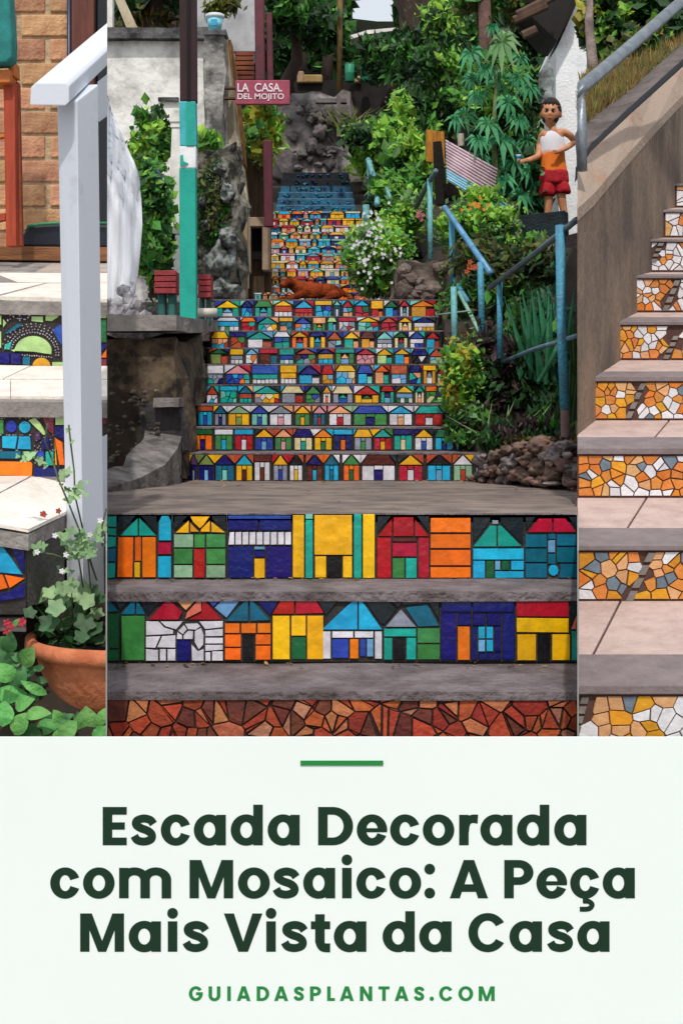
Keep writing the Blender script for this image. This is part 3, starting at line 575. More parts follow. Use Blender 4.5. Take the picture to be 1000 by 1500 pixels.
# dark blue painted steps above, shade on the upper ones put into the colour
BLU = mat('dark_blue_paint', '12688A', rough=.5, hx2='103448', scale=6, bump=.3); BLK = mat('shade_black_step', '1B2430', rough=.9, hx2='101316', scale=8, bump=.5)
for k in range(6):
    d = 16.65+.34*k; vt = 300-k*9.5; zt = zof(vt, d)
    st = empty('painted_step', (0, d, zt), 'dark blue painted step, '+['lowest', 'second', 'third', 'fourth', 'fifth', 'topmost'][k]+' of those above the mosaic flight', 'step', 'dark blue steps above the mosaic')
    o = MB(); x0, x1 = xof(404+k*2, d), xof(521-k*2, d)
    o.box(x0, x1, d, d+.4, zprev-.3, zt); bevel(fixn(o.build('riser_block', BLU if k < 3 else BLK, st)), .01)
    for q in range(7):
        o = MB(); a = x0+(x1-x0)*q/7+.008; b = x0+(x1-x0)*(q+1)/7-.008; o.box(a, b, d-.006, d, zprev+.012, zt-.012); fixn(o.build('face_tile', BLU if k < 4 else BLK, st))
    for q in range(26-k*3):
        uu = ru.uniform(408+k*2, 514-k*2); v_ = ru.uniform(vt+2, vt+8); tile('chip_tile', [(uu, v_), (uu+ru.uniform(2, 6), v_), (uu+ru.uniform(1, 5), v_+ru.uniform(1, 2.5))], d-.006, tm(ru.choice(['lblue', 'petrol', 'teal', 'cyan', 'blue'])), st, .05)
    zprev = zt
ZTOP = zprev

# thin kerb walls between the flights (they follow the stairs up to the landing)
for nm, u in (('left', 157.3), ('right', 844.8)):
    b = MB()
    for d0, d1, zt in ((3.73, 4.66, zB-.012), (4.66, 6.6, zB-.04)):
        p0, p1 = Vector((xof(u, d0), d0, zt)), Vector((xof(u, d1), d1, zt)); sgn = -1 if u < 500 else 1
        b.prism([p0, p1, p1+Vector((sgn*.004, 0, 0)), p0+Vector((sgn*.004, 0, 0))], (0, 0, -(zt-.0)))
    o = b.build('stair_side_wall', mat('pale_plaster', '9A9A96', rough=.9, var=.2)); fixn(o); struct(o)
# ================================================================ MIDDLE FLIGHT: left side
MOSS = mat('mossy_black_wall', '6A5A48', rough=1, hx2='262019', scale=6, bump=1, bscale=14, lo=.4, hi=.6)
LEDGE = mat('worn_ledge_cement', 'A19B97', rough=.9, hx2='6A6462', scale=5, bump=.5, bscale=40)
GRIT = mat('dark_side_concrete', '4B464A', rough=.95, hx2='2A2729', scale=4, bump=.7, bscale=25)
rw = empty('retaining_wall', (-1.4, 7.8, 1.4), 'dark mossy retaining wall with a pale ledge left of the mosaic flight', 'wall')
b = MB(); xr = -.925
b.prism([(-2.6, 7.8, 1.25), (xr, 7.8, 1.25), (xr, 7.8, zof(488, 7.8)), (-2.6, 7.8, zof(490, 7.8))], (0, 2.6, .02))
rough_up(fixn(b.build('wall_body', MOSS, rw)), 7, .11, 2.0, 1)
b = MB(); b.prism([(-2.6, 7.74, zof(486, 7.75)), (xr-.01, 7.74, zof(484, 7.75)), (xr+.035, 8.1, zof(484, 7.75)), (xr+.035, 10.3, zof(477, 10)-.03), (-2.6, 10.3, zof(477, 10)-.03)], (0, 0, .085))
rough_up(fixn(b.build('ledge', LEDGE, rw)), 3, .008, 4, 3)
b = MB(); b.box(xof(228, 7.7), xof(265, 7.7), 7.60, 7.85, zof(596, 7.7), zof(583, 7.7)); rough_up(fixn(b.build('small_ledge', LEDGE, rw)), 2, .006, 6)
b = MB(); b.prism([P(210, 596, 7.7), P(262, 596, 7.7), P(270, 660, 7.7), P(236, 690, 7.7), P(205, 650, 7.7)], (0, .2, 0)); rough_up(fixn(b.build('buttress', GRIT, rw)), 3, .03, 3, 5)
# dark concrete side of the stairs between wall and mosaic
b = MB(); b.prism([P(300, 500, 9.8), P(318, 478, 10.2), P(272, 486, 7.9), P(268, 700, 7.9)], (.03, 0, 0))
# curved kerb
kb = empty('curved_kerb', P(215, 700, 7), 'pale curved concrete kerb sweeping down beside the landing at left', 'kerb')
ctl = [(266, 636, 7.75), (262, 655, 7.5), (243, 680, 7.2), (205, 700, 6.8), (157, 716, 6.4), (120, 722, 6.2)]
b = MB(); L_ = []
for u, v, d in ctl: L_.append(P(u, v, d))
def loft(b, sec, mi=0):
    n = len(sec[0])
    vs = [p for s_ in sec for p in s_]; fs = []
    for i in range(len(sec)-1):
        for k in range(n): fs.append((i*n+k, i*n+(k+1) % n, (i+1)*n+(k+1) % n, (i+1)*n+k))
    fs += [tuple(range(n-1, -1, -1)), tuple(range((len(sec)-1)*n, len(sec)*n))]; b.add(vs, fs, mi)
sec = []
for i, p in enumerate(L_):
    t = (L_[min(i+1, 5)]-L_[max(i-1, 0)]); t.z = 0; t.normalize(); nrm = Vector((t.y, -t.x, 0))
    if nrm.y < 0: nrm = -nrm
    nrm = Vector((-.55, .85, 0)) if i > 2 else Vector((-1, .25, 0)); nrm = nrm.normalized()
    wd = .21; sec.append([p, p+nrm*wd+Vector((0, 0, .05)), p+nrm*wd+Vector((0, 0, -.4)), Vector((p.x, p.y, zL-.05))])
loft(b, sec); o = fixn(b.build('kerb_stone', mat('kerb_concrete', '8A8482', rough=.95, hx2='4C4644', scale=8, bump=.6, bscale=40), kb)); rough_up(o, 3, .012, 4, 2); clip(o, 'C')
# rubble bank behind kerb
RUB = mat('pebbly_rubble', '6B6258', rough=1, hx2='2C2721', scale=12, bump=.9, bscale=25, obj=.35)
rb = empty('rubble_bank', P(190, 640, 7.4), 'bank of rubble and dark soil between kerb and mossy wall', 'rubble')
b = MB(); b.prism([P(120, 560, 7.75), P(215, 575, 7.75), P(245, 640, 7.7), P(262, 700, 7.6), P(120, 730, 7.6)], (0, .4, 0)); o = rough_up(fixn(b.build('soil', EARTH, rb)), 5, .08, 3, 4)
for k in range(80):
    u, v = R.uniform(150, 235), R.uniform(570, 700); r_ = R.uniform(.008, .022)
    rock_mesh(P(u, v, 7.70-(v-560)/140*.12), (r_, r_, r_*.7), k, rb, RUB, 'pebble', 1)
# litter
li = empty('crumpled_wrapper', P(228, 706, 7.4), 'crumpled red and white wrapper lying where kerb meets landing', 'litter')
b = MB()
for k in range(9):
    c = P(R.uniform(212, 246), R.uniform(699, 709), 7.35); leaf_quads(b, c, rv(), rv().normalized(), .07, .06, k % 2)
b.build('foil', [mat('red_foil', 'C8453A', rough=.4), mat('white_foil', 'E0B8B0', rough=.4)], li)
pb = empty('blue_bottle', P(253, 706, 7.7), 'small blue plastic bottle in the dark corner beside the lowest small houses', 'bottle')
b = MB(); a = P(248, 702, 7.75); c = P(259, 683, 7.75); b.tube([a, a.lerp(c, .1), a.lerp(c, .7), a.lerp(c, .85), c], [.02, .026, .026, .012, .012], 12); b.build('body', mat('blue_plastic', '3A7FB8', rough=.3), pb, True)
b = MB(); b.tube([c, c+(c-a)*.08], .014, 12); b.build('cap', mat('white_plastic', 'D8DCE0', rough=.4), pb, True)

# power pole
po = empty('power_pole', P(276, 476, 8.6), 'square pole, dark brown above and painted teal below, standing on the pale ledge', 'pole')
TEAL = mat('teal_pole_paint', '12AD9A', rough=.6, hx2='0C8A80', scale=5, bump=.12, lo=.45, hi=.8, detail=8); TEAL2 = mat('light_teal_pole_paint', '45B7C2', rough=.6, hx2='2FA5A8', scale=12)
DB = mat('dark_brown_pole', '3E2427', rough=.85, hx2='2A191C', scale=5, bump=.4, stretch=(1, 1, .2))
def post4(b, u0, u1, um, v0, v1, d, dep=.1, mi=0, u0b=None, u1b=None):
    u0b = u0 if u0b is None else u0b; u1b = u1 if u1b is None else u1b
    t = [P(u0, v0, d), P(u1, v0, d)]; bo = [P(u0b, v1, d), P(u1b, v1, d)]
    t2 = [t[0]+Vector((0, dep, 0)), t[1]+Vector((0, dep, 0))]; b2_ = [bo[0]+Vector((0, dep, 0)), bo[1]+Vector((0, dep, 0))]
    b.add([t[0], t[1], bo[1], bo[0], t2[0], t2[1], b2_[1], b2_[0]], [(0, 1, 2, 3), (5, 4, 7, 6), (0, 4, 5, 1), (3, 2, 6, 7), (0, 3, 7, 4), (1, 5, 6, 2)], mi)
for nm, v0, v1, m in (('upper_shaft', -60, 148, DB), ('light_band', 148, 214, TEAL2), ('lower_shaft', 246, 477, TEAL)):
    b = MB(); post4(b, 262.5, 286.5, 0, v0, v1, 8.6, .1, 0, 263.5, 287.5); bevel(fixn(b.build(nm, m, po)), .008)
b = MB(); post4(b, 273, 285, 0, 149, 213, 8.592, .02); fixn(b.build('teal_patch', TEAL, po))
b = MB(); post4(b, 274, 279, 0, -60, 147.5, 8.592, .02); fixn(b.build('painted_groove', mat('painted_groove_black', '120C0E', rough=.9), po))  # flat near-black strip on the shaft, the groove's depth is only painted
b = MB(); post4(b, 263, 287, 0, 214, 246, 8.6, .1); bevel(fixn(b.build('white_band', mat('chipped_white_paint', 'F4F6F8', rough=.7, hx2='CFD6D8', scale=8), po)), .006)
b = MB(); b.prism([P(264, 228, 8.59), P(268, 226, 8.59), P(269, 236, 8.59), P(276, 239, 8.59), P(270, 243, 8.59), P(264, 242, 8.59)], (0, .01, 0)); fixn(b.build('teal_chip', TEAL, po))

# high whitewashed wall behind
WW = mat('weathered_whitewash', 'F2F0EC', rough=.9, hx2='85817E', scale=2.2, bump=.5, bscale=20, lo=.45, hi=.68, detail=9)
DK = mat('black_mildew_cap', '6E6C6C', rough=1, hx2='2A2B2D', scale=5, bump=.5, lo=.4, hi=.6)
hw = empty('high_wall', P(230, 300, 11.6), 'high whitewashed wall with blackened coping behind the power pole', 'wall')
b = MB(); b.box(xof(90, 11.6), xof(303, 11.6), 11.6, 11.9, 2.2, zof(56, 11.6)); rough_up(fixn(b.build('wall_body', WW, hw)), 5, .015, 2, 1)
b = MB(); b.box(xof(90, 11.5), xof(304, 11.5), 11.5, 11.92, zof(56, 11.5), zof(40, 11.5)); rough_up(fixn(b.build('coping', DK, hw)), 3, .01, 4)
b = MB(); b.box(xof(232, 11.58), xof(262, 11.58), 11.56, 11.6, zof(148, 11.58), zof(143, 11.58)); fixn(b.build('ledge_line', DK, hw))
sp = empty('stone_pillar', P(316, 400, 11.2), 'grey weathered masonry pillar carrying the blue bucket', 'pillar')
PS = mat('grey_pillar_render', 'B8B5B2', rough=.95, hx2='4A4846', scale=3, bump=1, lo=.4, hi=.62, detail=12, bscale=20, obj=.15)
b = MB(); b.box(xof(299, 11.2), xof(329, 11.2), 11.2, 11.55, zof(262, 11.2), zof(46, 11.2)); rough_up(fixn(b.build('pillar_body', PS, sp)), 6, .045, 3.2, 3)
b = MB(); b.box(xof(298, 11.18), xof(331, 11.18), 11.17, 11.58, zof(52, 11.2), zof(45, 11.2)); rough_up(fixn(b.build('cap_slab', DK, sp)), 2, .01, 5)
bk = empty('blue_bucket', P(316, 44, 11.2), 'white-rimmed blue bucket standing on the block pillar', 'bucket')
b = MB(); c = P(315, 44, 11.33); s = 1/F*11.33
def lathe(b, c, prof, n=24, mi=0):
    vs = []; fs = []
    for r_, z in prof:
        for i in range(n): a = 2*math.pi*i/n; vs.append((c[0]+math.cos(a)*r_, c[1]+math.sin(a)*r_, c[2]+z))
    for j in range(len(prof)-1):
        for i in range(n): fs.append((j*n+i, j*n+(i+1) % n, (j+1)*n+(i+1) % n, (j+1)*n+i))
    fs.append(tuple(range(n-1, -1, -1))); b.add(vs, fs, mi)
lathe(b, c, [(9*s, 0), (12.5*s, 17*s), (11.5*s, 17*s), (8*s, 2*s)]); b.build('body', mat('pale_blue_bucket', '9FD6E2', rough=.5, hx2='5FB5CC', scale=9), bk, True)
b = MB(); lathe(b, c+Vector((0, 0, 17*s)), [(12.6*s, 0), (14*s, 1*s), (14*s, 5*s), (12*s, 6*s), (11.5*s, 0)]); b.build('rim', mat('white_rim', 'DDE6E8', rough=.5), bk, True)
b = MB(); b.box(c.x-5*s, c.x+4*s, c.y-12.2*s, c.y-10*s, c.z+4*s, c.z+13*s); fixn(b.build('label_patch', mat('cyan_patch', '2FA0CC', rough=.5), bk))

# slim white column
wc = empty('white_column', P(252, 350, 10.4), 'slim white column half hidden behind the teal pole', 'column')
WP = mat('white_paint', 'F4F1EA', rough=.7, hx2='C9C5BE', scale=5)
b = MB(); post4(b, 252, 266, 0, 185, 342, 10.4, .12, 0, 246, 262); fixn(b.build('shaft', WP, wc))
b = MB(); post4(b, 248, 268, 0, 170, 178, 10.38, .16); post4(b, 250, 267, 0, 178, 186, 10.39, .14); fixn(b.build('cap', WP, wc))

# white sheet hanging at the far left
SH = mat('white_tarpaulin', 'EEF1F6', rough=.8, hx2='C8CEDA', scale=2.5, stretch=(3, 1, .3), bump=.2)
shp = [(150, 118), (160, 150), (170, 178), (184, 210), (196, 235), (204, 262), (208, 300), (209, 330), (206, 370), (203, 400), (198, 425), (196, 445)]
sh = empty('white_tarpaulin', P(180, 440, 9.4), 'large white tarpaulin hanging in folds at the left edge of the middle flight', 'tarpaulin')
vs = []; fs = []; nv = 30; nu = 16
def edge(v):
    for (a, b_), (c_, d_) in zip(shp, shp[1:]):
        if b_ <= v <= d_: return a+(c_-a)*(v-b_)/(d_-b_)
    return shp[0][0] if v < shp[0][1] else shp[-1][0]
for j in range(nv+1):
    v = 118+(446-118)*j/nv; ue = edge(v)
    for i in range(nu+1):
        u = 120+(ue-120)*i/nu; d = 9.45+.05*math.sin(u*.32+.8*math.sin(v*.02))+.02*math.sin(u*.9+v*.05)
        vs.append(P(u, v, d))
for j in range(nv):
    for i in range(nu): a = j*(nu+1)+i; fs.append((a, a+1, a+nu+2, a+nu+1))
o = mesh('sheet', vs, fs, SH, sh, True); so = o.modifiers.new('t', 'SOLIDIFY'); so.thickness = .006
# ragged stones at its foot
for k in range(26):
    u, v = R.uniform(168, 212), R.uniform(425, 474)
    if u-168 > (v-415)*1.1: continue
    rock_mesh(P(u, v, 9.1), (.05, .04, .05), k, sh, mat('speckled_white_rubble', 'B9B6BA', rough=.9, hx2='5A5660', scale=14), 'ballast_stone', 1)
b = MB(); b.plan([(xof(163, 9), 8.9), (xof(222, 9), 8.9), (xof(218, 9), 9.4), (xof(160, 9), 9.4)], zof(478, 8.9), zof(468, 8.9)); o = rough_up(fixn(b.build('blue_plastic_sheet', mat('blue_sheeting', '3A5F9A', rough=.4, hx2='26406E', scale=9))), 3, .02, 6)
o['label'] = 'crumpled blue plastic sheeting on the ledge below the tarpaulin'; o['category'] = 'plastic sheet'
# drain pipe blue, creepers
bp = MB(); bp.tube([P(216, 268, 9.9), P(217, 330, 9.9), P(222, 400, 9.9)], .026, 12); o = bp.build('blue_pipe', mat('blue_pipe_plastic', '1E3F7A', rough=.4), None, True); o['label'] = 'upright dark blue plastic pipe among the creepers'; o['category'] = 'pipe'
bp = MB(); bp.tube([P(222, 262, 9.88), P(230, 265, 9.88), P(238, 263, 9.88)], [.05, .09, .05], 12); o = bp.build('blue_basin', mat('blue_lid_plastic', '1C3C74', rough=.4), None, True); o['label'] = 'rounded blue plastic basin hanging above the blue pipe'; o['category'] = 'basin'
bush('creeper', 'dark green creeper climbing between white tarpaulin and slim column', (225, 330, 10.0), (27, 100), .3, 3400, .06, ['dark', 'mid', 'mid', 'bright'], clumps=34, cat='climbing plant', spread=.22, aspect=.7)
bush('creeper', 'bright green creeper hanging over the white wall left of the pole', (222, 205, 10.9), (30, 44), .3, 2000, .062, ['mid', 'bright', 'dark'], clumps=18, cat='climbing plant', spread=.25, aspect=.7)
bush('shrub', 'small leafy tuft on the wall right of the pole', (300, 205, 11.0), (17, 14), .2, 350, .08, ['mid', 'bright'], clumps=6, cat='shrub', aspect=.7)
bush('shrub', 'dark mossy growth spread over the rocky wall right of the teal pole', (310, 300, 10.6), (26, 75), .10, 900, .045, ['dark', 'olive', 'dark', 'mid'], clumps=26, cat='moss', spread=.2, stem=False)
# red slatted planters on teal legs
RD = mat('brick_red_planter', 'A33A3E', rough=.8, hx2='7E2B32', scale=14, bump=.3); GL = mat('dusty_teal_leg', '2F6E66', rough=.7, hx2='1F4F4C', scale=8)
for lb_, u0, u1, v0, v1, leg in (('red slatted planter box on teal legs left of the pole', 226, 258, 396, 431, ((231, 242), (246, 257))), ('red slatted planter box peeping out right of the pole', 290, 309, 402, 437, ((292, 298), (302, 308)))):
    t = empty('planter_box', P((u0+u1)/2, 474, 9.2), lb_, 'planter', 'red planter boxes')
    n = 4
    for k in range(n):
        b = MB(); a0 = v0+(v1-v0)*k/n; a1_ = v0+(v1-v0)*(k+1)/n-1.2; b.box(xof(u0, 9.15), xof(u1, 9.15), 9.15, 9.18, zof(a1_, 9.15), zof(a0, 9.15)); bevel(fixn(b.build('slat', RD, t)), .004, 1)
    b = MB(); b.box(xof(u0+1, 9.18), xof(u1-1, 9.18), 9.182, 9.4, zof(v1-1, 9.2), zof(v0+1, 9.2)); fixn(b.build('box', RD, t))
    for a0, a1_ in leg:
        b = MB(); b.box(xof(a0, 9.2), xof(a1_, 9.2), 9.2, 9.3, zof(477, 9.2), zof(v1-1.5, 9.2)); bevel(fixn(b.build('leg', GL, t)), .01, 1)
b = MB(); b.tube([P(287, 458, 9.0), P(318, 458, 9.0)], .03, 12); o = b.build('white_pipe', mat('cream_pipe', 'CFCBBE', rough=.5), None, True); o['label'] = 'short cream pipe lying level between pole and top mosaic row'; o['category'] = 'pipe'
# rocky wall right of the pole
rk = empty('rock_outcrop', P(320, 440, 10.8), 'mossy dark rock face with two pale boulders right of the teal pole', 'rock')
b = MB(); b.prism([P(283, 225, 10.75), P(340, 215, 10.9), P(350, 300, 10.9), P(358, 446, 10.8), P(283, 470, 10.7)], (0, .5, 0)); rough_up(fixn(b.build('rock_face', mat('mossy_rock', '8A847A', rough=1, hx2='25241C', scale=7, bump=1, bscale=15, lo=.42, hi=.58), rk)), 7, .14, 2.4, 6)
BR = mat('pale_boulder', '8E9492', rough=.95, hx2='343A34', scale=9, bump=1, bscale=16, lo=.42, hi=.6, detail=10)
for (u, v, a, c_) in ((322, 385, 20, 26), (334, 350, 14, 16), (328, 424, 22, 14), (333, 285, 12, 15), (302, 330, 7, 9), (296, 300, 6, 9), (322, 250, 9, 8)):
    rock_mesh(P(u, v, 10.6), (a/F*10.6, .14, c_/F*10.6), u, rk, BR, 'boulder', 4, rg=.3)
# cream gable wall in steep perspective
CW = mat('cream_wall', 'D3C9B2', rough=.85, hx2='A08A66', scale=3, bump=.3, lo=.4, hi=.7)
cw = empty('cream_house_wall', P(345, 420, 11.5), 'cream house corner leaning over the rocks, with narrow brown trim', 'wall')
b = MB(); b.prism([P(329, 58, 11.3), P(334, 58, 11.3), P(348, 150, 11.4), P(356, 240, 11.5), P(363, 300, 11.5), P(362, 420, 11.5), P(350, 420, 11.5), P(341, 300, 11.5), P(329, 160, 11.4)], (.0, .25, 0)); fixn(b.build('wall_face', CW, cw))
b = MB(); b.prism([P(334, 58, 11.28), P(338, 58, 11.28), P(345, 105, 11.3), P(352, 160, 11.38), P(359, 240, 11.48), P(356, 240, 11.48), P(348, 160, 11.38), P(341, 105, 11.3)], (0, .25, 0)); fixn(b.build('trim', mat('rusty_trim', '9A6428', rough=.8, hx2='5E3C1C', scale=10), cw))
for v in (128, 143):
    b = MB(); b.box(xof(329, 11.25), xof(345, 11.25), 11.22, 11.29, zof(v+2.5, 11.25), zof(v, 11.25)); fixn(b.build('bracket', mat('brown_bracket', '5E4438', rough=.8), cw))
b = MB(); b.prism([P(350, 315, 11.4), P(362, 315, 11.4), P(362, 440, 11.4), P(352, 440, 11.4)], (0, .1, 0)); fixn(b.build('lower_wall', mat('tan_plaster', 'B59A78', rough=.9, hx2='8A7258', scale=5), cw))
bw = empty('board_fence', P(358, 118, 12.4), 'rusty brown boards nailed between the cream house and maroon posts', 'fence')
for k in range(6):
    b = MB(); b.box(xof(344, 12.4), xof(372, 12.4), 12.4, 12.44, zof(76+k*7+5.5, 12.4), zof(76+k*7, 12.4)); bevel(fixn(b.build('board', mat('rusty_board', '8A4A2C', rough=.9, hx2='5A3020', scale=8, obj=.25), bw)), .004, 1)
b = MB(); b.box(xof(338, 12.8), xof(374, 12.8), 12.8, 12.9, zof(75, 12.8), zof(-60, 12.8)); o = fixn(b.build('grey_wall', mat('grey_stucco', 'BFC0C4', rough=.9, hx2='8E8F92', scale=3)));
o['label'] = 'pale grey stucco wall behind the bucket and yellow twigs'; o['category'] = 'wall'
b = MB(); b.box(xof(288, 13.2), xof(372, 13.2), 13.2, 13.3, zof(90, 13.2), zof(-90, 13.2)); o = fixn(b.build('back_house_wall', mat('grey_stucco', 'A7A8AC'))); o['label'] = 'grey house wall rising behind the block pillar'; o['category'] = 'wall'
# maroon posts and sign
MR = mat('maroon_paint', '6A2434', rough=.6, hx2='4A1826', scale=8, bump=.2)
for lb_, u0, u1, v0, v1, d in (('thick maroon post behind the left half of the name board', 372, 386, -60, 118, 12.0), ('thinner maroon post right beside the thick one', 389, 398, 18, 118, 12.05), ('maroon post below the name board reaching the cream doorway', 385, 398, 205, 332, 12.1)):
    t = MB(); post4(t, u0, u1, 0, v0, v1, d, .09, 0, u0+2, u1+2); o = bevel(fixn(t.build('maroon_post', MR)), .008, 1); o['label'] = lb_; o['category'] = 'post'; o['group'] = 'maroon posts'
sg = empty('name_board', P(385, 152, 11.1), 'maroon board lettered LA CASA. DEL MOJITO hanging over the stairs', 'sign')
b = MB(); b.box(xof(345, 11.1), xof(424.5, 11.1), 11.1, 11.14, zof(153, 11.1), zof(117, 11.1)); bevel(fixn(b.build('board', mat('dusty_maroon_board', 'A84A5E', rough=.7, hx2='8E3A50', scale=12), sg)), .012, 3)
def btext(s, u0, u1, v0, v1, d, m, parent, bold=.0):
    cu = bpy.data.curves.new('t', 'FONT'); cu.body = s; cu.extrude = .003; cu.offset = bold; ob = bpy.data.objects.new('t', cu); sc.collection.objects.link(ob)
    me = bpy.data.meshes.new_from_object(ob.evaluated_get(bpy.context.evaluated_depsgraph_get())); bpy.data.objects.remove(ob)
    xs = [v.co.x for v in me.vertices]; ys = [v.co.y for v in me.vertices]
    a, b_ = P(u0, v1, d), P(u1, v0, d); sx = (b_.x-a.x)/(max(xs)-min(xs)); sy = (b_.z-a.z)/(max(ys)-min(ys))
    for v in me.vertices: v.co = Vector((a.x+(v.co.x-min(xs))*sx, d-v.co.z-.003, a.z+(v.co.y-min(ys))*sy))
    me.materials.append(m); bm = bmesh.new(); bm.from_mesh(me); bmesh.ops.remove_doubles(bm, verts=bm.verts, dist=1e-5); seen = set()
    for f0 in list(bm.faces):
        if f0.index in seen: continue
        st_ = [f0]; isl = []; seen.add(f0.index)
        while st_:
            f = st_.pop(); isl.append(f)
            for e in f.edges:
                for g_ in e.link_faces:
                    if g_.index not in seen: seen.add(g_.index); st_.append(g_)
        vi = {}; vs_ = []; fs_ = []
        for f in isl:
            for v in f.verts:
                if v.index not in vi: vi[v.index] = len(vs_); vs_.append(v.co.copy())
            fs_.append(tuple(vi[v.index] for v in f.verts))
        fixn(mesh('letter', vs_, fs_, m, parent))
    bm.free()
SW = mat('sign_white', 'E6DDE2', rough=.6, var=.1)
bpy.context.view_layer.update()
btext('LA  CASA.', 348, 413, 122, 134.5, 11.1, SW, sg, .012); btext('DEL MOJITO', 348, 416, 137, 148, 11.1, SW, sg, .012)
# croton
bush('croton_bush', 'yellow and green croton bush under the name board', (383, 195, 12.6), (25, 36), .35, 1400, .10, ['yellow', 'bright', 'mid', 'yellow'], clumps=16, cat='bush', aspect=.45)
bush('croton_bush', 'yellow twiggy plant hanging over the block pillar beside the bucket', (330, 12, 12.3), (22, 16), .2, 420, .08, ['yellow', 'olive'], clumps=8, cat='bush', stem=False)
# doorway
dw = empty('cream_doorway', P(380, 400, 12.6), 'small dark doorway in a cream frame at the foot of the upper flight', 'doorway')
CR = mat('cream_frame', 'B8A088', rough=.85, hx2='8E7862', scale=6)
for (u0, u1, v0, v1) in ((364, 396, 318, 332), (384, 395, 332, 396), (358, 367, 332, 400)):
    b = MB(); b.box(xof(u0, 12.6), xof(u1, 12.6), 12.6, 12.8, zof(v1, 12.6), zof(v0, 12.6)); bevel(fixn(b.build('frame', CR, dw)), .008, 1)
b = MB(); b.box(xof(366, 12.75), xof(385, 12.75), 12.75, 12.8, zof(380, 12.75), zof(332, 12.75)); fixn(b.build('opening_panel', mat('black_inside_shade', '0C0B0A', rough=1), dw))  # solid near-black panel standing in for the unlit inside of the doorway
b = MB(); b.box(xof(340, 12.9), xof(397, 12.9), 12.85, 13.0, zof(440, 12.9), zof(230, 12.9)); o = rough_up(fixn(b.build('reed_screen', mat('brown_reed', '5C4630', rough=1, hx2='33261A', scale=12, stretch=(4, 1, .3), bump=.6))), 3, .01, 6); o['label'] = 'brown reed screen behind the cream doorway'; o['category'] = 'screen'
# things over the high wall, top left
b = MB(); b.prism([P(165, -10, 12.5), P(178, -10, 12.5), P(202, 42, 12.5), P(186, 42, 12.5)], (0, .1, 0)); o = fixn(b.build('cream_beam', CW)); o['label'] = 'slanting cream beam above the high wall'; o['category'] = 'beam'
b = MB(); b.box(xof(155, 13), xof(165, 13), 13, 13.1, zof(42, 13), zof(-60, 13)); o = fixn(b.build('white_post', WP)); o['label'] = 'white post above the high wall at its left end'; o['category'] = 'post'
tree('bare_tree', 'brown leafy tangle of a tree above the high wall', P(215, 60, 14), P(225, -80, 14), .12, .05, [(200, 5, 14, 40, 40, .5), (245, 0, 14, 30, 40, .5)], 500, .14, ['dark', 'autumn', 'olive'], clumps=10)
b = MB(); b.box(xof(150, 16), xof(300, 16), 16, 16.2, 3, zof(-80, 16)); o = fixn(b.build('brown_shed_wall', mat('dark_brown_planks', '4A342A', rough=.95, hx2='241A14', scale=6, stretch=(3, 1, .3)))); o['label'] = 'dark brown shed wall behind the tree at top left'; o['category'] = 'shed'

# ================================================================ MIDDLE FLIGHT: background
rkw = empty('rock_wall', P(450, 250, 20.5), 'rough grey rock face at the head of the stairway', 'rock')
b = MB(); b.prism([P(385, 262, 20.5), P(390, 150, 20.6), P(425, 128, 20.6), P(512, 136, 20.6), P(525, 262, 20.5)], (0, 1.2, 0)); rough_up(fixn(b.build('rock_face', mat('grey_rock', '9A9290', rough=1, hx2='4A4444', scale=3.4, bump=1, bscale=9), rkw)), 7, .28, 1.5, 9)
for k in range(26):
    u, v = R.uniform(408, 496), R.uniform(142, 246); r_ = R.uniform(.04, .09); rock_mesh(P(u, v, 20.5), (r_*1.1, .08, r_*R.uniform(.7, 1.5)), k*3, rkw, mat('grey_rock_lump', '857E7C', rough=1, hx2='454040', scale=5, bump=1, bscale=14, obj=.25), 'rock_lump', 3, rg=.3)
b = MB(); b.box(xof(462, 20), xof(508, 20), 20.0, 20.15, zof(150, 20), zof(144, 20)); b.box(xof(493, 20), xof(499, 20), 19.98, 20.15, zof(200, 20), zof(140, 20)); o = fixn(b.build('concrete_frame', CONC)); o['label'] = 'thin concrete beam and strut against the rock face'; o['category'] = 'beam'
# terrace above with barrels, its shade put into the dark wall colour
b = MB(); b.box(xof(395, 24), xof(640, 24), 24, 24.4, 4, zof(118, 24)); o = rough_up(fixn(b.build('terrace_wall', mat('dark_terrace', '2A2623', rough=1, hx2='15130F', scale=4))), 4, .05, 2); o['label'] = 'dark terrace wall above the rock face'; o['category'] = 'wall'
for lb_, u in (('dark green barrel, left of the three on the terrace', 512), ('pale topped green barrel in the middle of the terrace row', 535), ('tall green barrel nearest the big dark trunk', 566)):
    t = empty('green_barrel', P(u, 122, 23.6), lb_, 'barrel', 'green barrels on the terrace'); s = 23.6/F
    b = MB(); lathe(b, P(u, 120, 23.6), [(6.5*s, 0), (7*s, 1*s), (7*s, 12*s), (7.3*s, 13*s), (7*s, 14*s), (7*s, 25*s), (6*s, 26*s), (0.1*s, 26*s)]); b.build('body', mat('green_barrel_plastic', '1E8A66', rough=.5, hx2='146048', scale=5), t, True)
    b = MB(); lathe(b, P(u, 120, 23.6)+Vector((0, 0, 26*s)), [(6.4*s, 0), (6.4*s, 1.2*s), (0.1*s, 1.3*s)]); b.build('lid', mat('barrel_lid', '4A8A74', rough=.5), t, True)
for i, (u, w2, h2, hx, lb_) in enumerate(((458, 14, 11, 'A88A58', 'tan cardboard box at the left end of the terrace'), (440, 5, 16, 'B09070', 'tall tan crate beside the cardboard box on the terrace'), (524, 5, 9, 'C0A070', 'tan box between the green barrels'))):
    b = MB(); d = 23.9; b.box(xof(u-w2, d), xof(u+w2, d), d, d+.2, zof(121, d), zof(120-h2, d)); o = bevel(fixn(b.build('crate', mat('crate_'+hx, hx, rough=.9, var=.4, scale=6)), ), .02, 1); o['label'] = lb_; o['category'] = 'box'
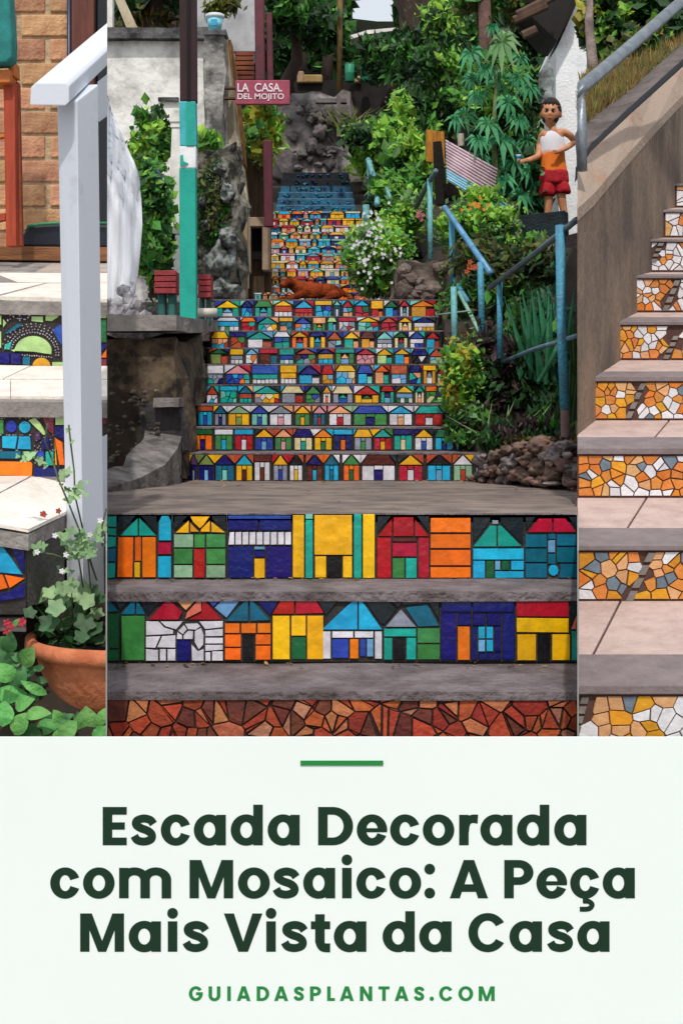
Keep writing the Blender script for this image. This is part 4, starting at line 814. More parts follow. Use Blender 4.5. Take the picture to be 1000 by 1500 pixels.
b = MB(); b.tube([P(497, 150, 21), P(498, -60, 21)], .045, 10); o = b.build('bamboo_pole', mat('bamboo', '7A6030', rough=.7, hx2='4E4020', scale=6), None, True); o['label'] = 'thin bamboo pole standing on the rock face'; o['category'] = 'pole'
t = empty('far_roof', P(530, 52, 27), 'pale edge of a far roof just under the patch of white sky', 'roof')
b = MB(); b.prism([P(512, 52, 27), P(538, 44, 27), P(582, 40, 27), P(582, 44, 27), P(538, 50, 27), P(514, 57, 27)], (0, .5, 0)); fixn(b.build('fascia', WP, t))
# trees and masses of leaves behind, dark leaf colours standing in for canopy shade
def skyhole(p):
    u = 500+p.x/p.y*F; v = VH-(p.z-ZC)/p.y*F
    return not (514 < u < 580 and v < 50) and not (662 < u < 692 and v < 5)
TB = [(560, 60, 30, 1.0), ]
tree('dark_tree', 'huge black trunk rising beside the patch of sky', P(610, 130, 22.5), P(600, -120, 22.5), .42, .3, [(600, -60, 23, 60, 40, 1)], 300, .25, ['dark'], clumps=8, keep=skyhole)
CR_ = [
 ('tree with feathery bright green branches right of the bamboo pole', 'mid', [(610, 100, 20, 45, 60, 1), (560, 80, 21, 40, 35, 1)], (610, 200), 900, ['dark', 'dark', 'mid']),
 ('tree overhanging the head of the stairs left of the bamboo pole', 'mid', [(445, 22, 21, 55, 38, 1), (420, 10, 20, 40, 30, .8), (470, 50, 22, 40, 25, .8)], (420, 130), 800, ['dark', 'dark', 'mid']),
 ('leafy tree filling the gap behind the palm leaves', 'mid', [(660, 60, 19, 60, 70, 1.2), (640, 130, 18.5, 55, 55, 1)], (660, 260), 1300, ['dark', 'mid', 'dark', 'bright']),
 ('low bushy tree leaning over the dark blue steps', 'mid', [(560, 215, 17.5, 55, 45, .8), (600, 180, 18, 50, 45, .8)], (575, 300), 1500, ['mid', 'bright', 'dark', 'dark']),
 ('dense green tree between corrugated sheet and stairs', 'mid', [(610, 240, 15.5, 45, 40, .6), (580, 290, 15, 45, 35, .5)], (600, 340), 1500, ['mid', 'bright', 'dark']),
]
for lb_, _, cr, bs, n, ms in CR_:
    d = cr[0][2]; tree('leafy_tree', lb_, P(bs[0], bs[1], d), P(cr[0][0], cr[0][1]-10, d), .1, .04, cr, int(n*1.8), .13 if d > 19 else .10, ms, group='trees over the stairway', clumps=22, spread=.22, keep=skyhole)
# wood closing the view, coloured dark in place of real shade
b = MB()
for k in range(26):
    u = 330+k*22+R.uniform(-8, 8); v = R.uniform(-60, 110); d = R.uniform(31, 36)
    cloud(b, P(u, v, d), (1.0, .8, 1.1), 420, .3, 8, None, (0, 1), .3, .6, keep=skyhole, spread=.4)
o = b.build('far_wood', [LM['dark'], LM['mid']]); o['kind'] = 'stuff'
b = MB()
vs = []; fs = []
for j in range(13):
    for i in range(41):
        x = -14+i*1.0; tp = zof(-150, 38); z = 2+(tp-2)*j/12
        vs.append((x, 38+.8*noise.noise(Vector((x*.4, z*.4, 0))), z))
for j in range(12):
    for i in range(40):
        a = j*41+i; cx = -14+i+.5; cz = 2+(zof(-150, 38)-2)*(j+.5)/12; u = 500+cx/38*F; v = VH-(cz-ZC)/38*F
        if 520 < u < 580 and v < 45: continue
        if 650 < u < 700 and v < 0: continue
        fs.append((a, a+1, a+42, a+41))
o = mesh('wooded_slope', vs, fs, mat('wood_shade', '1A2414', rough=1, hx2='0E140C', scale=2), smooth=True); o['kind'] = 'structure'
for lb_, u, d in (('thin dark trunk left of the green barrels', 478, 25), ('dark trunk between the crates and bamboo pole', 440, 26), ('forked dark trunk under the sky patch', 590, 25.5)):
    b = MB(); b.tube([P(u, 135, d), P(u+3, 60, d), P(u-4, -60, d)], [.12, .1, .08], 8)
    b.tube([P(u+3, 60, d), P(u+22, 10, d), P(u+30, -50, d)], [.06, .05, .03], 7); o = b.build('tree_trunk', BARK, None, True); o['label'] = lb_; o['category'] = 'tree'

# ================================================================ MIDDLE FLIGHT: right side
# plaster wall and eaves
hw2 = empty('white_house', P(830, 350, 12.6), 'white plastered house wall behind the boy', 'house')
HWM = mat('bright_plaster', 'FAFBFD', rough=.9, hx2='DCE0E8', scale=6, bump=.4, bscale=40, lo=.5, hi=.75)
b = MB(); b.prism([P(846, -40, 12.6), P(842, 10, 12.6), P(814, 72, 12.6), P(813, 160, 12.6), P(818, 320, 12.6), P(822, 380, 12.6), P(900, 380, 12.6), P(900, -40, 12.6)], (0, 1.5, 0)); fixn(b.build('wall', HWM, hw2))
DW = mat('dark_roof_timber', '1C1512', rough=.9, hx2='16110E', scale=5); GB = mat('grey_brown_rafter', '6A5040', rough=.9, hx2='43332A', scale=6, stretch=(1, 1, .4))
b = MB(); b.prism([P(760, -40, 13), P(850, -40, 12.4), P(843, 8, 12.4), P(816, 60, 12.4), P(800, 55, 12.8), P(765, 12, 13)], (0, .6, 0)); fixn(b.build('eaves', DW, hw2))
for a, c_ in (((752, 30, 12.3), (800, 8, 12.3)), ((757, 22, 12.3), (812, -6, 12.3)), ((765, 52, 12.3), (785, 43, 12.3))):
    b = MB(); b.tube([P(*a), P(*c_)], .04, 6); b.build('rafter', GB, hw2)
b = MB(); b.prism([P(785, 150, 12.2), P(790, 108, 12.2), P(806, 84, 12.2), P(810, 118, 12.2), P(808, 150, 12.2)], (0, .3, 0)); rough_up(fixn(b.build('chipped_post', mat('chipped_grey', 'A9AFB2', rough=.9, hx2='4A4C4C', scale=8), hw2)), 3, .03, 5)
# pedestal block
pe = empty('dark_block', P(796, 345, 11.2), 'dark blue-black concrete block in front of the boy', 'block')
b = MB(); b.prism([P(760, 316, 11.2), P(826, 308, 11.2), P(832, 312, 11.2), P(832, 347, 11.2), P(761, 350, 11.2)], (0, .32, 0)); bevel(rough_up(fixn(b.build('block_body', mat('tarred_block', '1C2E38', rough=.8, hx2='0F1A20', scale=9, bump=.6), pe)), 2, .01, 4), .003, 1)
b = MB(); b.prism([P(742, 372, 11.1), P(757, 330, 11.15), P(763, 348, 11.15), P(760, 380, 11.1)], (0, .3, 0)); o = rough_up(fixn(b.build('pale_boulder', BR)), 3, .02, 4); o['label'] = 'pale boulder under the dark block'; o['category'] = 'rock'
# corrugated sheet
cs = empty('corrugated_sheet', P(700, 310, 11.8), 'slanting corrugated sheet striped faded pink above and light blue below', 'sheet')
def cor(name, q, m, n=60):
    vs = []; fs = []; A, B, C, D = [P(*x) for x in q]          # A-B top edge, D-C bottom edge, ridges run along A-B
    for j in range(n+1):
        t = j/n; a = A.lerp(D, t); b_ = B.lerp(C, t); off = Vector((0, -.022*math.sin(j*2*math.pi/6), 0)); vs += [a+off, a.lerp(b_, .5)+off, b_+off]
    for j in range(n): fs += [(j*3, j*3+1, j*3+4, j*3+3), (j*3+1, j*3+2, j*3+5, j*3+4)]
    o = mesh(name, vs, fs, m, cs, True); s_ = o.modifiers.new('t', 'SOLIDIFY'); s_.thickness = .004; return o
cor('pink_panel', [(652, 205, 11.5), (728, 248, 11.4), (722, 290, 11.3), (653, 247, 11.4)], mat('faded_pink_tin', 'E6D0D8', rough=.5, hx2='C4A8B2', scale=6), 54)
cor('blue_panel', [(653, 248, 11.42), (747, 302, 11.25), (744, 320, 11.2), (654, 264, 11.4)], mat('light_blue_tin', 'B4E0F2', rough=.5, hx2='7CC0DC', scale=6), 24)
cor('blue_panel', [(700, 245, 12.0), (724, 258, 11.95), (746, 312, 11.8), (718, 290, 11.85)], mat('light_blue_tin', '8FC4DA'), 30)
b = MB(); b.tube([P(675, 214, 12), P(674, 196, 12)], .03, 8); b.build('stake', mat('pale_stake', 'C9BFAE', rough=.8), cs)
yp = empty('yellow_post', P(640, 300, 11.9), 'rusty yellow plank post with a dark trunk in front of it', 'post')
b = MB(); b.prism([P(624, 190, 12), P(651, 192, 12), P(651, 240, 12), P(624, 236, 12)], (0, .05, 0)); rough_up(fixn(b.build('plank', mat('rusty_yellow', 'D08A1C', rough=.8, hx2='7A4A18', scale=8, stretch=(3, 1, .5)), yp)), 3, .01, 6)
b = MB(); b.tube([P(640, 208, 11.8), P(643, 250, 11.8), P(648, 300, 11.8)], [.04, .05, .06], 8); b.build('dark_trunk', mat('charred_trunk', '1A1310', rough=1, bump=.8), yp)
# tree trunk and big leaved plant
tr = empty('slender_tree', P(712, 380, 13), 'slender pinkish brown trunk rising behind the big-leaved plant', 'tree')
b = MB(); b.tube([P(712, 420, 13), P(710, 250, 13), P(712, 110, 13), P(707, -60, 13)], [.075, .07, .062, .06], 12); b.build('trunk', mat('pinkish_bark', '7A5A52', rough=.95, hx2='4A3430', scale=6, bump=.6), tr, True)
b = MB(); cloud(b, P(745, -5, 13.3), (.45, .4, .3), 600, .13, 8, None, (0, 1)); b.build('crown', [LM['mid'], LM['olive']], tr)
pp = empty('broad_leaved_plant', P(725, 340, 11.6), 'tall plant with big drooping bluish green finger leaves left of the boy', 'plant')
def finger_leaf(c, rpx, n=8, d=None, mats=None, droop=.55, tilt=None):
    r_ = rpx/F*c.y; b = MB(); off = R.uniform(0, 6.28)
    fwd = Vector((R.uniform(-.5, .5), -1, R.uniform(.1, .7))).normalized(); s1 = fwd.cross(Vector((0, 0, 1))).normalized(); s2 = s1.cross(fwd)
    for k in range(n):
        a = off+k*2*math.pi/n*.92; dr = (s1*math.cos(a)+s2*math.sin(a)); L = r_*R.uniform(.8, 1.1)
        p0 = c; p1 = c+dr*L*.55+fwd*.05*r_; p2 = c+dr*L+Vector((0, 0, -L*droop)); sd = dr.cross(fwd).normalized()*L*.15
        b.add([p0, p1+sd, p2, p1-sd, (p0+p1)/2+fwd*.02], [(0, 1, 4), (1, 2, 4), (2, 3, 4), (3, 0, 4)])
    return b
b = MB(); b.tube([P(725, 420, 11.7), P(728, 300, 11.7), P(722, 200, 11.6), P(727, 95, 11.6)], [.03, .026, .022, .01], 8); b.build('stem', mat('green_stem', '6A7A48', rough=.8), pp, True)
PL = [(735, 62, 33), (690, 78, 27), (712, 100, 20), (735, 118, 32), (760, 112, 22), (700, 140, 24), (775, 130, 20), (745, 150, 26), (680, 168, 26), (715, 182, 27), (760, 175, 22), (735, 205, 30), (700, 205, 22), (772, 205, 20), (725, 240, 26), (752, 235, 24), (775, 250, 22), (705, 232, 16), (760, 285, 24), (740, 265, 22), (778, 285, 16), (690, 115, 20), (665, 175, 16), (720, 40, 16), (762, 85, 18)]
for i, (u, v, r_) in enumerate(PL):
    c = P(u, v, 11.55+R.uniform(-.2, .25)); lb_ = finger_leaf(c, r_, R.choice((8, 9, 10))); lb_.build('leaf', LM['papaya'] if i != 0 else LM['pale'], pp)
    b = MB(); b.tube([c, P(726, v+24, 11.65)], .006, 5); b.build('leaf_stalk', mat('green_stem', '6A7A48'), pp)
bush('shrub', 'mid green foliage mass behind the big-leaved plant', (740, 170, 12.2), (55, 110), .35, 5200, .075, ['mid', 'dark', 'bright', 'dark'], clumps=40, spread=.2, aspect=.6)
bush('shrub', 'dark shrub filling the gap left of the block the boy stands behind', (775, 270, 11.9), (22, 50), .3, 900, .11, ['dark', 'papaya', 'dark'], clumps=16, spread=.25, aspect=.6)
bush('flowering_shrub', 'bright green shrub with a few orange blooms under the corrugated sheet', (700, 325, 11.3), (55, 45), .4, 5000, .046, ['bright', 'mid', 'bright', 'pale'], clumps=34, spread=.22, aspect=.7)
bush('flowering_shrub', 'big bright bush dotted white beside the upper flight', (555, 378, 11.2), (50, 52), .45, 7500, .042, ['bright', 'mid', 'bright', 'pale'], clumps=44, spread=.2, aspect=.7)
bush('flowering_shrub', 'small leafy bush climbing towards the far teal rails', (585, 320, 12.3), (42, 32), .4, 3400, .05, ['mid', 'bright', 'pale'], clumps=24, spread=.22, aspect=.7)
WF = mat('white_petals', 'E8E4EC', rough=.6); PF = mat('pink_petals', 'D06A7A', rough=.6); OF = mat('orange_petals', 'E88A1C', rough=.6)
def flowers(label, pts, m, d, r_=.018, cat='flowers'):
    b = MB()
    for u, v in pts:
        c = P(u, v, d+R.uniform(-.1, .1))
        for k in range(5):
            a = k*1.2566; leaf_quads(b, c+Vector((math.cos(a)*r_, -.01, math.sin(a)*r_)), Vector((math.cos(a), -.3, math.sin(a))), Vector((0, -1, .3)), r_*2, r_*1.5)
    o = b.build('flowers', m); o['label'] = label; o['category'] = cat; o['kind'] = 'stuff'
flowers('scattered white blooms over the big bush beside the upper flight', [(R.gauss(545, 18), R.gauss(365, 28)) for _ in range(90)], WF, 10.75, .007)
flowers('orange blooms in the shrub under the corrugated sheet', [(R.gauss(697, 8), R.gauss(303, 6)) for _ in range(12)], OF, 10.85, .008)
flowers('pink bloom beside the tall near teal post', [(R.gauss(614, 3), R.gauss(318, 3)) for _ in range(6)], PF, 11.7, .010)
flowers('orange dead blooms between the steep rails', [(R.gauss(688, 5), R.gauss(392, 4)) for _ in range(10)], mat('rust_petals', 'B5502A', rough=.7), 8.9, .010)
# stone pier between the flights
sr = empty('stone_pier', P(615, 437, 10.5), 'grey brown stone pier at the right end of the top mosaic row', 'pier')
PR = mat('brown_grey_stone', '7C6E66', rough=.95, hx2='4A3D38', scale=5, bump=.9, bscale=18, obj=.25)
b = MB(); b.prism([P(584, 380, 10.5), P(648, 386, 10.5), P(652, 440, 10.5), P(640, 445, 10.5), P(570, 440, 10.5)], (0, .7, 0)); rough_up(fixn(b.build('pier_core', PR, sr)), 4, .05, 4)
for k in range(20):
    u, v = R.uniform(590, 648), R.uniform(388, 436); r_ = R.uniform(.03, .065); rock_mesh(P(u, v, 10.48), (r_*1.3, .07, r_), k*2, sr, PR, 'stone', 2)
b = MB(); b.prism([P(640, 440, 10.4), P(652, 440, 10.4), P(668, 700, 8.4), P(660, 700, 8.3)], (.1, .3, 0))
# bank soil right of the second flight
BANK = mat('bank_soil', '3A2C25', rough=1, hx2='1E1714', scale=4, bump=.9, bscale=14)
b = MB(); sec = []
for (u0, v0, d) in ((702, 668, 7.95), (672, 560, 8.6), (655, 500, 9.3), (648, 440, 10.2), (640, 400, 11.0)):
    a = P(u0, v0, d); sec.append([a, a+Vector((.35, .1, .12)), a+Vector((3, .3, .9)), a+Vector((3, .3, -2.5)), a+Vector((0, 0, -2.5))])
loft(b, sec); o = rough_up(fixn(b.build('planted_bank', BANK)), 4, .09, 2, 3); o['kind'] = 'structure'
b = MB(); b.prism([P(640, 380, 10.9), P(900, 372, 10.9), P(900, 720, 10.9), P(640, 700, 10.9)], (0, .3, 0)); o = rough_up(fixn(b.build('back_bank', BANK)), 4, .1, 2, 5); o['kind'] = 'structure'
# low rubble wall
bush('leafy_bush', 'dark drooping leaves hanging over the top of the stone wall', (770, 640, 7.7), (62, 26), .16, 2400, .05, ['dark', 'purple', 'dark', 'mid'], clumps=26, spread=.24, aspect=.45, droop=1.0)
sw = empty('stone_wall', P(770, 700, 7.2), 'low wall of rough pinkish brown stones at the right of the landing', 'wall')
ST = mat('pinkish_stone', '97786A', rough=.95, hx2='4A3A34', scale=10, bump=1, bscale=22, obj=.3); ST2 = mat('grey_fieldstone', '8C8280', rough=.95, hx2='403936', scale=10, bump=.9, bscale=22, obj=.3)
for i, (u, v, a, c_) in enumerate([(712, 674, 14, 15), (705, 695, 10, 7), (730, 668, 14, 11), (727, 688, 13, 13), (742, 700, 12, 12), (752, 676, 15, 12), (760, 694, 14, 12), (775, 672, 15, 10), (778, 700, 16, 12), (793, 684, 16, 13), (800, 705, 15, 9), (812, 668, 16, 13), (815, 692, 14, 13), (830, 680, 14, 14), (836, 703, 12, 12), (843, 690, 12, 12),
      (845, 714, 9, 8), (690, 700, 7, 4), (765, 655, 14, 9), (792, 652, 17, 14), (828, 655, 14, 10), (722, 705, 8, 5), (744, 660, 10, 7)]):
    d = 7.9-(u-700)/145*1.4; rock_mesh(P(u, v, d), (a/F*d*1.12, .11, c_/F*d*.95), i*5, sw, ST if R.random() < .6 else ST2, 'stone', 3, 'C', rg=.42)
b = MB(); b.prism([P(703, 660, 8.2), P(850, 645, 6.8), P(850, 712, 6.65), P(703, 706, 8.1)], (.15, .35, 0)); o = rough_up(fixn(b.build('mortar_core', BANK, sw)), 3, .03, 3); clip(o, 'C')
for i in range(26):
    u = R.uniform(704, 845); v = R.uniform(662, 712); d = 7.78-(u-700)/145*1.4; a = R.uniform(4, 8); rock_mesh(P(u, v, d), (a/F*d*1.2, .06, a/F*d*.8), i*7+3, sw, ST if R.random() < .6 else ST2, 'stone', 2, 'C')
for lb_, u, v, a in (('flat pale stone lying at the foot of the near teal post', 809, 708, 13), ('pale flat stone propped against the stone wall under the post', 822, 664, 11)):
    d = 6.75; o = rock_mesh(P(u, v, d), (a/F*d, .06, 3.2/F*d), 77+u, None, mat('pale_flat_stone', 'B5A59A', rough=.9, hx2='8A7A70', scale=8), 'flat_stone', 2); o['label'] = lb_; o['category'] = 'stone'
# plants on the bank
bush('leafy_bush', 'bright yellow green bush drooping over the right end of the small house rows', (675, 555, 8.3), (24, 50), .2, 3200, .034, ['bright', 'mid', 'bright', 'yellow'], clumps=24, spread=.3, aspect=.7)
bush('leafy_bush', 'purple brown leaved bush behind the bright bush', (712, 560, 8.5), (40, 75), .25, 4200, .05, ['purple', 'dark', 'purple', 'dark'], clumps=36, spread=.25, aspect=.5)
bush('leafy_bush', 'low dark green herbs above the stone wall', (690, 625, 8.2), (34, 30), .15, 1500, .04, ['mid', 'dark', 'pale', 'purple'], clumps=14, spread=.25, aspect=.6)
bush('leafy_bush', 'dark foliage mass behind the nearest teal post', (790, 560, 8.6), (75, 120), .4, 8000, .06, ['dark', 'dark', 'mid', 'blue'], clumps=44, spread=.2, aspect=.4, droop=1.0)
bush('leafy_bush', 'dark leaves between the steep rails and the far bank', (745, 420, 9.8), (95, 75), .4, 8000, .062, ['dark', 'mid', 'dark', 'olive'], clumps=40, spread=.2, aspect=.5)
bush('leafy_bush', 'light green tuft on the bank left of the dark block', (772, 365, 10.2), (32, 22), .3, 900, .06, ['bright', 'mid'], clumps=12, spread=.25, aspect=.5)
def strappy(label, u0, u1, vb, vt, d, n, m, wd=.03, lean=.25, group='long strappy leaved plants'):
    t = empty('strappy_plant', P((u0+u1)/2, vb, d), label, 'plant', group)
    for k in range(n):
        u = R.uniform(u0, u1); v1 = vt+R.uniform(0, (vb-vt)*.45); a = P(u, vb+R.uniform(-5, 5), d+R.uniform(-.1, .1)); c = P(u+R.uniform(-lean, lean)*90, v1, d+R.uniform(-.1, .1))
        mid = (a+c)/2+Vector((R.uniform(-.03, .03), -.03, 0)); s = Vector((1, R.uniform(-.5, .5), 0)).normalized()*wd*R.uniform(.6, 1.1)/2
        b = MB(); f = Vector((0, -.008, 0)); b.add([a-s*.7, a+s*.7, mid+s, c, mid-s, a+f, mid+f], [(0, 5, 6, 4), (5, 1, 2, 6), (4, 6, 3), (6, 2, 3)]); b.build('leaf', m, t)
strappy('tall upright striped leaves standing between the two near posts', 770, 818, 560, 415, 8.3, 16, LM['blue'], .05, .5)
strappy('long arching leaves in front of the purple bush', 705, 760, 652, 575, 8.05, 9, LM['pale'], .022, .9)
strappy('slim dark leaves right of the nearest teal post', 826, 842, 640, 430, 7.9, 9, LM['dark'], .025, .1)
strappy('slim green blades under the lower rail', 765, 815, 655, 560, 7.9, 9, LM['dark'], .022, .8)
strappy('spiky agave-like tuft against the rock face', 495, 535, 190, 150, 18.6, 26, LM['olive'], .05, .6)
b = MB()
for k in range(260):
    u = R.uniform(705, 840); d = 7.9-(u-700)/145*1.2; v = R.uniform(640, 662)
    leaf_quads(b, P(u, v, d), rv(), rv().normalized(), .05, .03, R.randrange(3))
o = b.build('leaf_litter', [LM['autumn'], LM['purple'], LM['olive']]); o['kind'] = 'stuff'

# teal railings
RP = mat('blue_rail_paint', '4596B4', rough=.5, hx2='5A5048', scale=11, bump=.5, lo=.5, hi=.78, detail=12); RG = mat('worn_grey_rail', '6E8FA0', rough=.45, hx2='4A6070', scale=10, bump=.2); RT = mat('pale_teal_rail', '6FB3B8', rough=.5, hx2='4A6A66', scale=12, bump=.4, lo=.48, hi=.75, detail=12)
RSTY = mat('rusty_post_foot', '6E5A5A', rough=.8, hx2='5A3A30', scale=12)
def rail(label, base, posts, rails, joints=()):
    t = empty('handrail', base, label, 'railing', 'blue pipe railings')
    for (q, r_, m) in posts: b = MB(); b.tube([P(*x) for x in q], r_, 14); b.build('post', m, t, True)
    for (q, r_, m) in rails: b = MB(); b.tube([P(*x) for x in q], r_, 14); b.build('rail', m, t, True)
    return t
d = 7.4; t = rail('nearest blue pipe railing with one thick post on the stone wall', P(826, 712, 6.9), [([(820, 330, 6.95), (822, 480, 6.93), (827, 600, 6.9)], .0255, RP), ([(827, 600, 6.9), (829, 714, 6.9)], .0245, RSTY)],
     [([(716, 422, 8.3), (780, 374, 7.55), (844, 322, 6.75)], .0165, mat('grey_top_rail', '61707A', rough=.4, hx2='3E5260', scale=9)), ([(735, 531, 8.25), (780, 512, 7.6), (844, 492, 6.75)], .0125, RG)])
b = MB(); b.tube([P(731, 412, 8.15), P(732, 525, 8.15)], .0175, 12); b.build('post', RP, t, True)
rail('steep blue railing sloping down to the right behind the nearest one', P(705, 505, 8.9), [([(661, 318, 9.9), (663, 430, 9.9)], .022, RP), ([(703, 384, 8.95), (706, 505, 8.95)], .021, RP)],
     [([(651, 304, 10.1), (718, 400, 8.85)], .021, mat('light_blue_rail', '6BA4CE', rough=.4, hx2='3F7FA8', scale=9)), ([(662, 405, 9.95), (685, 442, 9.4)], .017, RP), ([(672, 428, 9.6), (704, 490, 8.95)], .014, mat('pale_green_rail', '8FC0A8', rough=.5))])
rail('blue railing beside the topmost small house row', P(664, 525, 9.1), [([(664, 420, 9.2), (666, 522, 9.2)], .021, RT)], [([(640, 461, 9.4), (690, 455, 9.2)], .006, mat('thin_wire_rail', '8FA8A0', rough=.5))])
rail('teal railing standing above the stone pier', P(630, 378, 10.8), [([(629, 262, 10.9), (630, 380, 10.8)], .021, RT)], [([(610, 302, 11.4), (625, 272, 11.0), (638, 250, 10.7)], .02, mat('dull_grey_rail', '5E7680', rough=.5))])
rail('far pale teal railing at the head of the mosaic flight', P(545, 305, 15.5), [([(541, 235, 16), (542, 310, 16)], .03, RT), ([(550, 282, 15), (550, 318, 15)], .024, RT), ([(536, 300, 14.6), (537, 330, 14.6)], .035, RT)],
     [([(539, 234, 16.2), (553, 276, 15), (552, 300, 14.4)], .03, RT)])
rail('short pale railing end at the edge of the big bush', P(572, 300, 13), [([(568, 278, 13.4), (570, 310, 13.2)], .018, RT)], [([(566, 276, 13.6), (574, 296, 12.9)], .016, RT)])

# ================================================================ BOY
BD = 11.6
def J(u, v, dd=0): return P(u, v, BD+dd)
boy = empty('person', J(812, 352), 'boy in white and orange tank top and red shorts standing behind the dark block', 'person')
SKN = mat('skin', 'DA9A70', rough=.5, hx2='C27E56', scale=14, var=.1); k_ = BD/F
hips, waist, chest, neck = J(811, 262), J(809, 236), J(808, 205), J(807, 189)
pts = [J(811, 264), J(810, 236), J(809, 208), J(808, 192, .0), J(807, 181, -.01),       # 0-4 torso, neck
       J(794, 194), J(790, 213, .04), J(788, 229, -.04), J(773, 235, -.14), J(766, 236, -.19),     # 5-9 arm towards viewer's left, elbow at 7, wrist at 9
       J(823, 192), J(833, 197, .02), J(842, 208, .05), J(828, 217, -.06), J(817, 222, -.13),      # 10-14 other arm folded back to the belly
       J(802, 270), J(803, 292), J(801, 318), J(800, 345), J(797, 350, -.08),        # 15-19 leg
       J(820, 270), J(822, 292), J(827, 318), J(829, 344), J(831, 350, -.08)]        # 20-24 leg
rad = [x*k_ for x in (13, 11.5, 13.5, 8, 6.2, 7.0, 5.4, 4.8, 4.4, 3.2, 7.0, 5.6, 4.8, 4.4, 3.3, 8.5, 7, 5, 4, 3, 8.5, 7, 5, 4, 3)]
eds = [(0, 1), (1, 2), (2, 3), (3, 4), (2, 5), (5, 6), (6, 7), (7, 8), (8, 9), (2, 10), (10, 11), (11, 12), (12, 13), (13, 14), (0, 15), (15, 16), (16, 17), (17, 18), (18, 19), (0, 20), (20, 21), (21, 22), (22, 23), (23, 24)]
# hands: palm and five fingers continue the arms
def hand(w_i, dirv, side, curl):
    base = pts[w_i]; dirv = dirv.normalized(); side = side.normalized(); nrm = dirv.cross(side)
    pts.append(base+dirv*3.6*k_); rad.append(2.6*k_); palm = len(pts)-1; eds.append((w_i, palm))
    for f, (off, L) in enumerate(((-1.9, 4.4), (-.65, 5.2), (.65, 4.9), (1.9, 4.0))):
        a = base+dirv*5.6*k_+side*off*k_; pts.append(a); rad.append(.85*k_); i0 = len(pts)-1; eds.append((palm, i0))
        b_ = a+(dirv*(1-curl)+nrm*curl).normalized()*L*.5*k_; pts.append(b_); rad.append(.78*k_); i1 = len(pts)-1; eds.append((i0, i1))
        c = b_+(dirv*(1-curl*1.8)+nrm*curl*1.6).normalized()*L*.45*k_; pts.append(c); rad.append(.6*k_); eds.append((i1, len(pts)-1))
    a = base+dirv*2.6*k_-side*3.0*k_; pts.append(a); rad.append(.95*k_); i0 = len(pts)-1; eds.append((palm, i0))
    pts.append(a+(dirv*.8-side*.4+nrm*curl).normalized()*2.6*k_); rad.append(.75*k_); eds.append((i0, len(pts)-1))
hand(9, Vector((-1, -.35, -.05)), Vector((0, .3, 1)), .45)
hand(14, Vector((-1, -.4, -.1)), Vector((.1, -.2, 1)), .25)
body = skin('body', pts, eds, rad, SKN, boy, 2, 0)
# head: one shaped surface with brow, cheeks, nose and chin
hc = J(806, 166.5, -.01)
def headf(q):
    x, y, z = q.x/k_, q.y/k_, q.z/k_
    if z < -3: x *= 1-(-3-z)*.026
    if z > 8: x *= 1+(z-8)*.008
    if y < 0:
        y *= .93
        n_ = math.exp(-(x*x)/3.2-((z+3)**2)/9)*3.0; y -= n_*.75            # nose
        e_ = sum(math.exp(-((x-s)**2)/5-((z-1.2)**2)/3.2) for s in (-5.2, 5.2))*1.5; y += e_    # eye sockets
        m_ = math.exp(-(x*x)/12-((z+9.2)**2)/1.6)*.9; y -= m_          # lips
    return Vector((x*k_, y*k_, z*k_))
turn = Matrix.Rotation(math.radians(-14), 3, 'Z') @ Matrix.Rotation(math.radians(4), 3, 'Y')
b = MB(); ellipsoid(b, (0, 0, 0), (14.6*k_, 16.2*k_, 21.5*k_), 36, 30, -.995, .995, headf)
for s in (-1, 1): ellipsoid(b, (s*14.4*k_, 1.5*k_, -1.5*k_), (2.0*k_, 2.6*k_, 4.2*k_), 10, 8)
b.v = [hc+turn @ v for v in b.v]; head = b.build('head', SKN, boy, True); fixn(head)
HR = mat('black_hair', '15100E', rough=.7, hx2='2A1E1A', scale=60, bump=.5, bscale=200)
def hairf(q):
    x, y, z = q.x/k_, q.y/k_, q.z/k_
    lim = (12+1.5*math.sin(x*1.1)) if y < -6 else (5 if y < 4 else 1)
    if abs(x) > 11 and y < 3: lim = 3 if y > -8 else 7
    if z < lim: f_ = .90; return Vector((x*f_*k_, y*f_*k_, z*k_*f_))
    return Vector(q)*1.075
b = MB(); ellipsoid(b, (0, 0, .4*k_), (15.0*k_, 16.6*k_, 22*k_), 40, 40, -.7, .998, hairf); b.v = [hc+turn @ v for v in b.v]; fixn(b.build('hair', HR, boy, True))
EW = mat('eye_white', 'E8E4DE', rough=.3); EB = mat('eye_dark', '1C1210', rough=.3); LIP = mat('lips', '8E4A40', rough=.5)
for s in (-5.2, 5.2):
    b = MB(); ellipsoid(b, (s*k_, -13.2*k_, 1.1*k_), (2.1*k_, 1.2*k_, .85*k_), 12, 8); b.v = [hc+turn @ v for v in b.v]; e = b.build('eye', EW, boy, True)
    b = MB(); ellipsoid(b, (s*k_, -14.3*k_, 1.1*k_), (1.15*k_, .7*k_, 1.15*k_), 10, 6); b.v = [hc+turn @ v for v in b.v]; b.build('iris', EB, e, True)
    b = MB(); ellipsoid(b, (s*k_, -14.6*k_, 4.3*k_), (3.4*k_, .9*k_, .75*k_), 10, 6); b.v = [hc+turn @ v for v in b.v]; b.build('eyebrow', HR, boy, True)
b = MB(); ellipsoid(b, (0, -15.4*k_, -9.2*k_), (3.6*k_, 1.0*k_, .95*k_), 12, 6); b.v = [hc+turn @ v for v in b.v]; b.build('lips', LIP, boy, True)
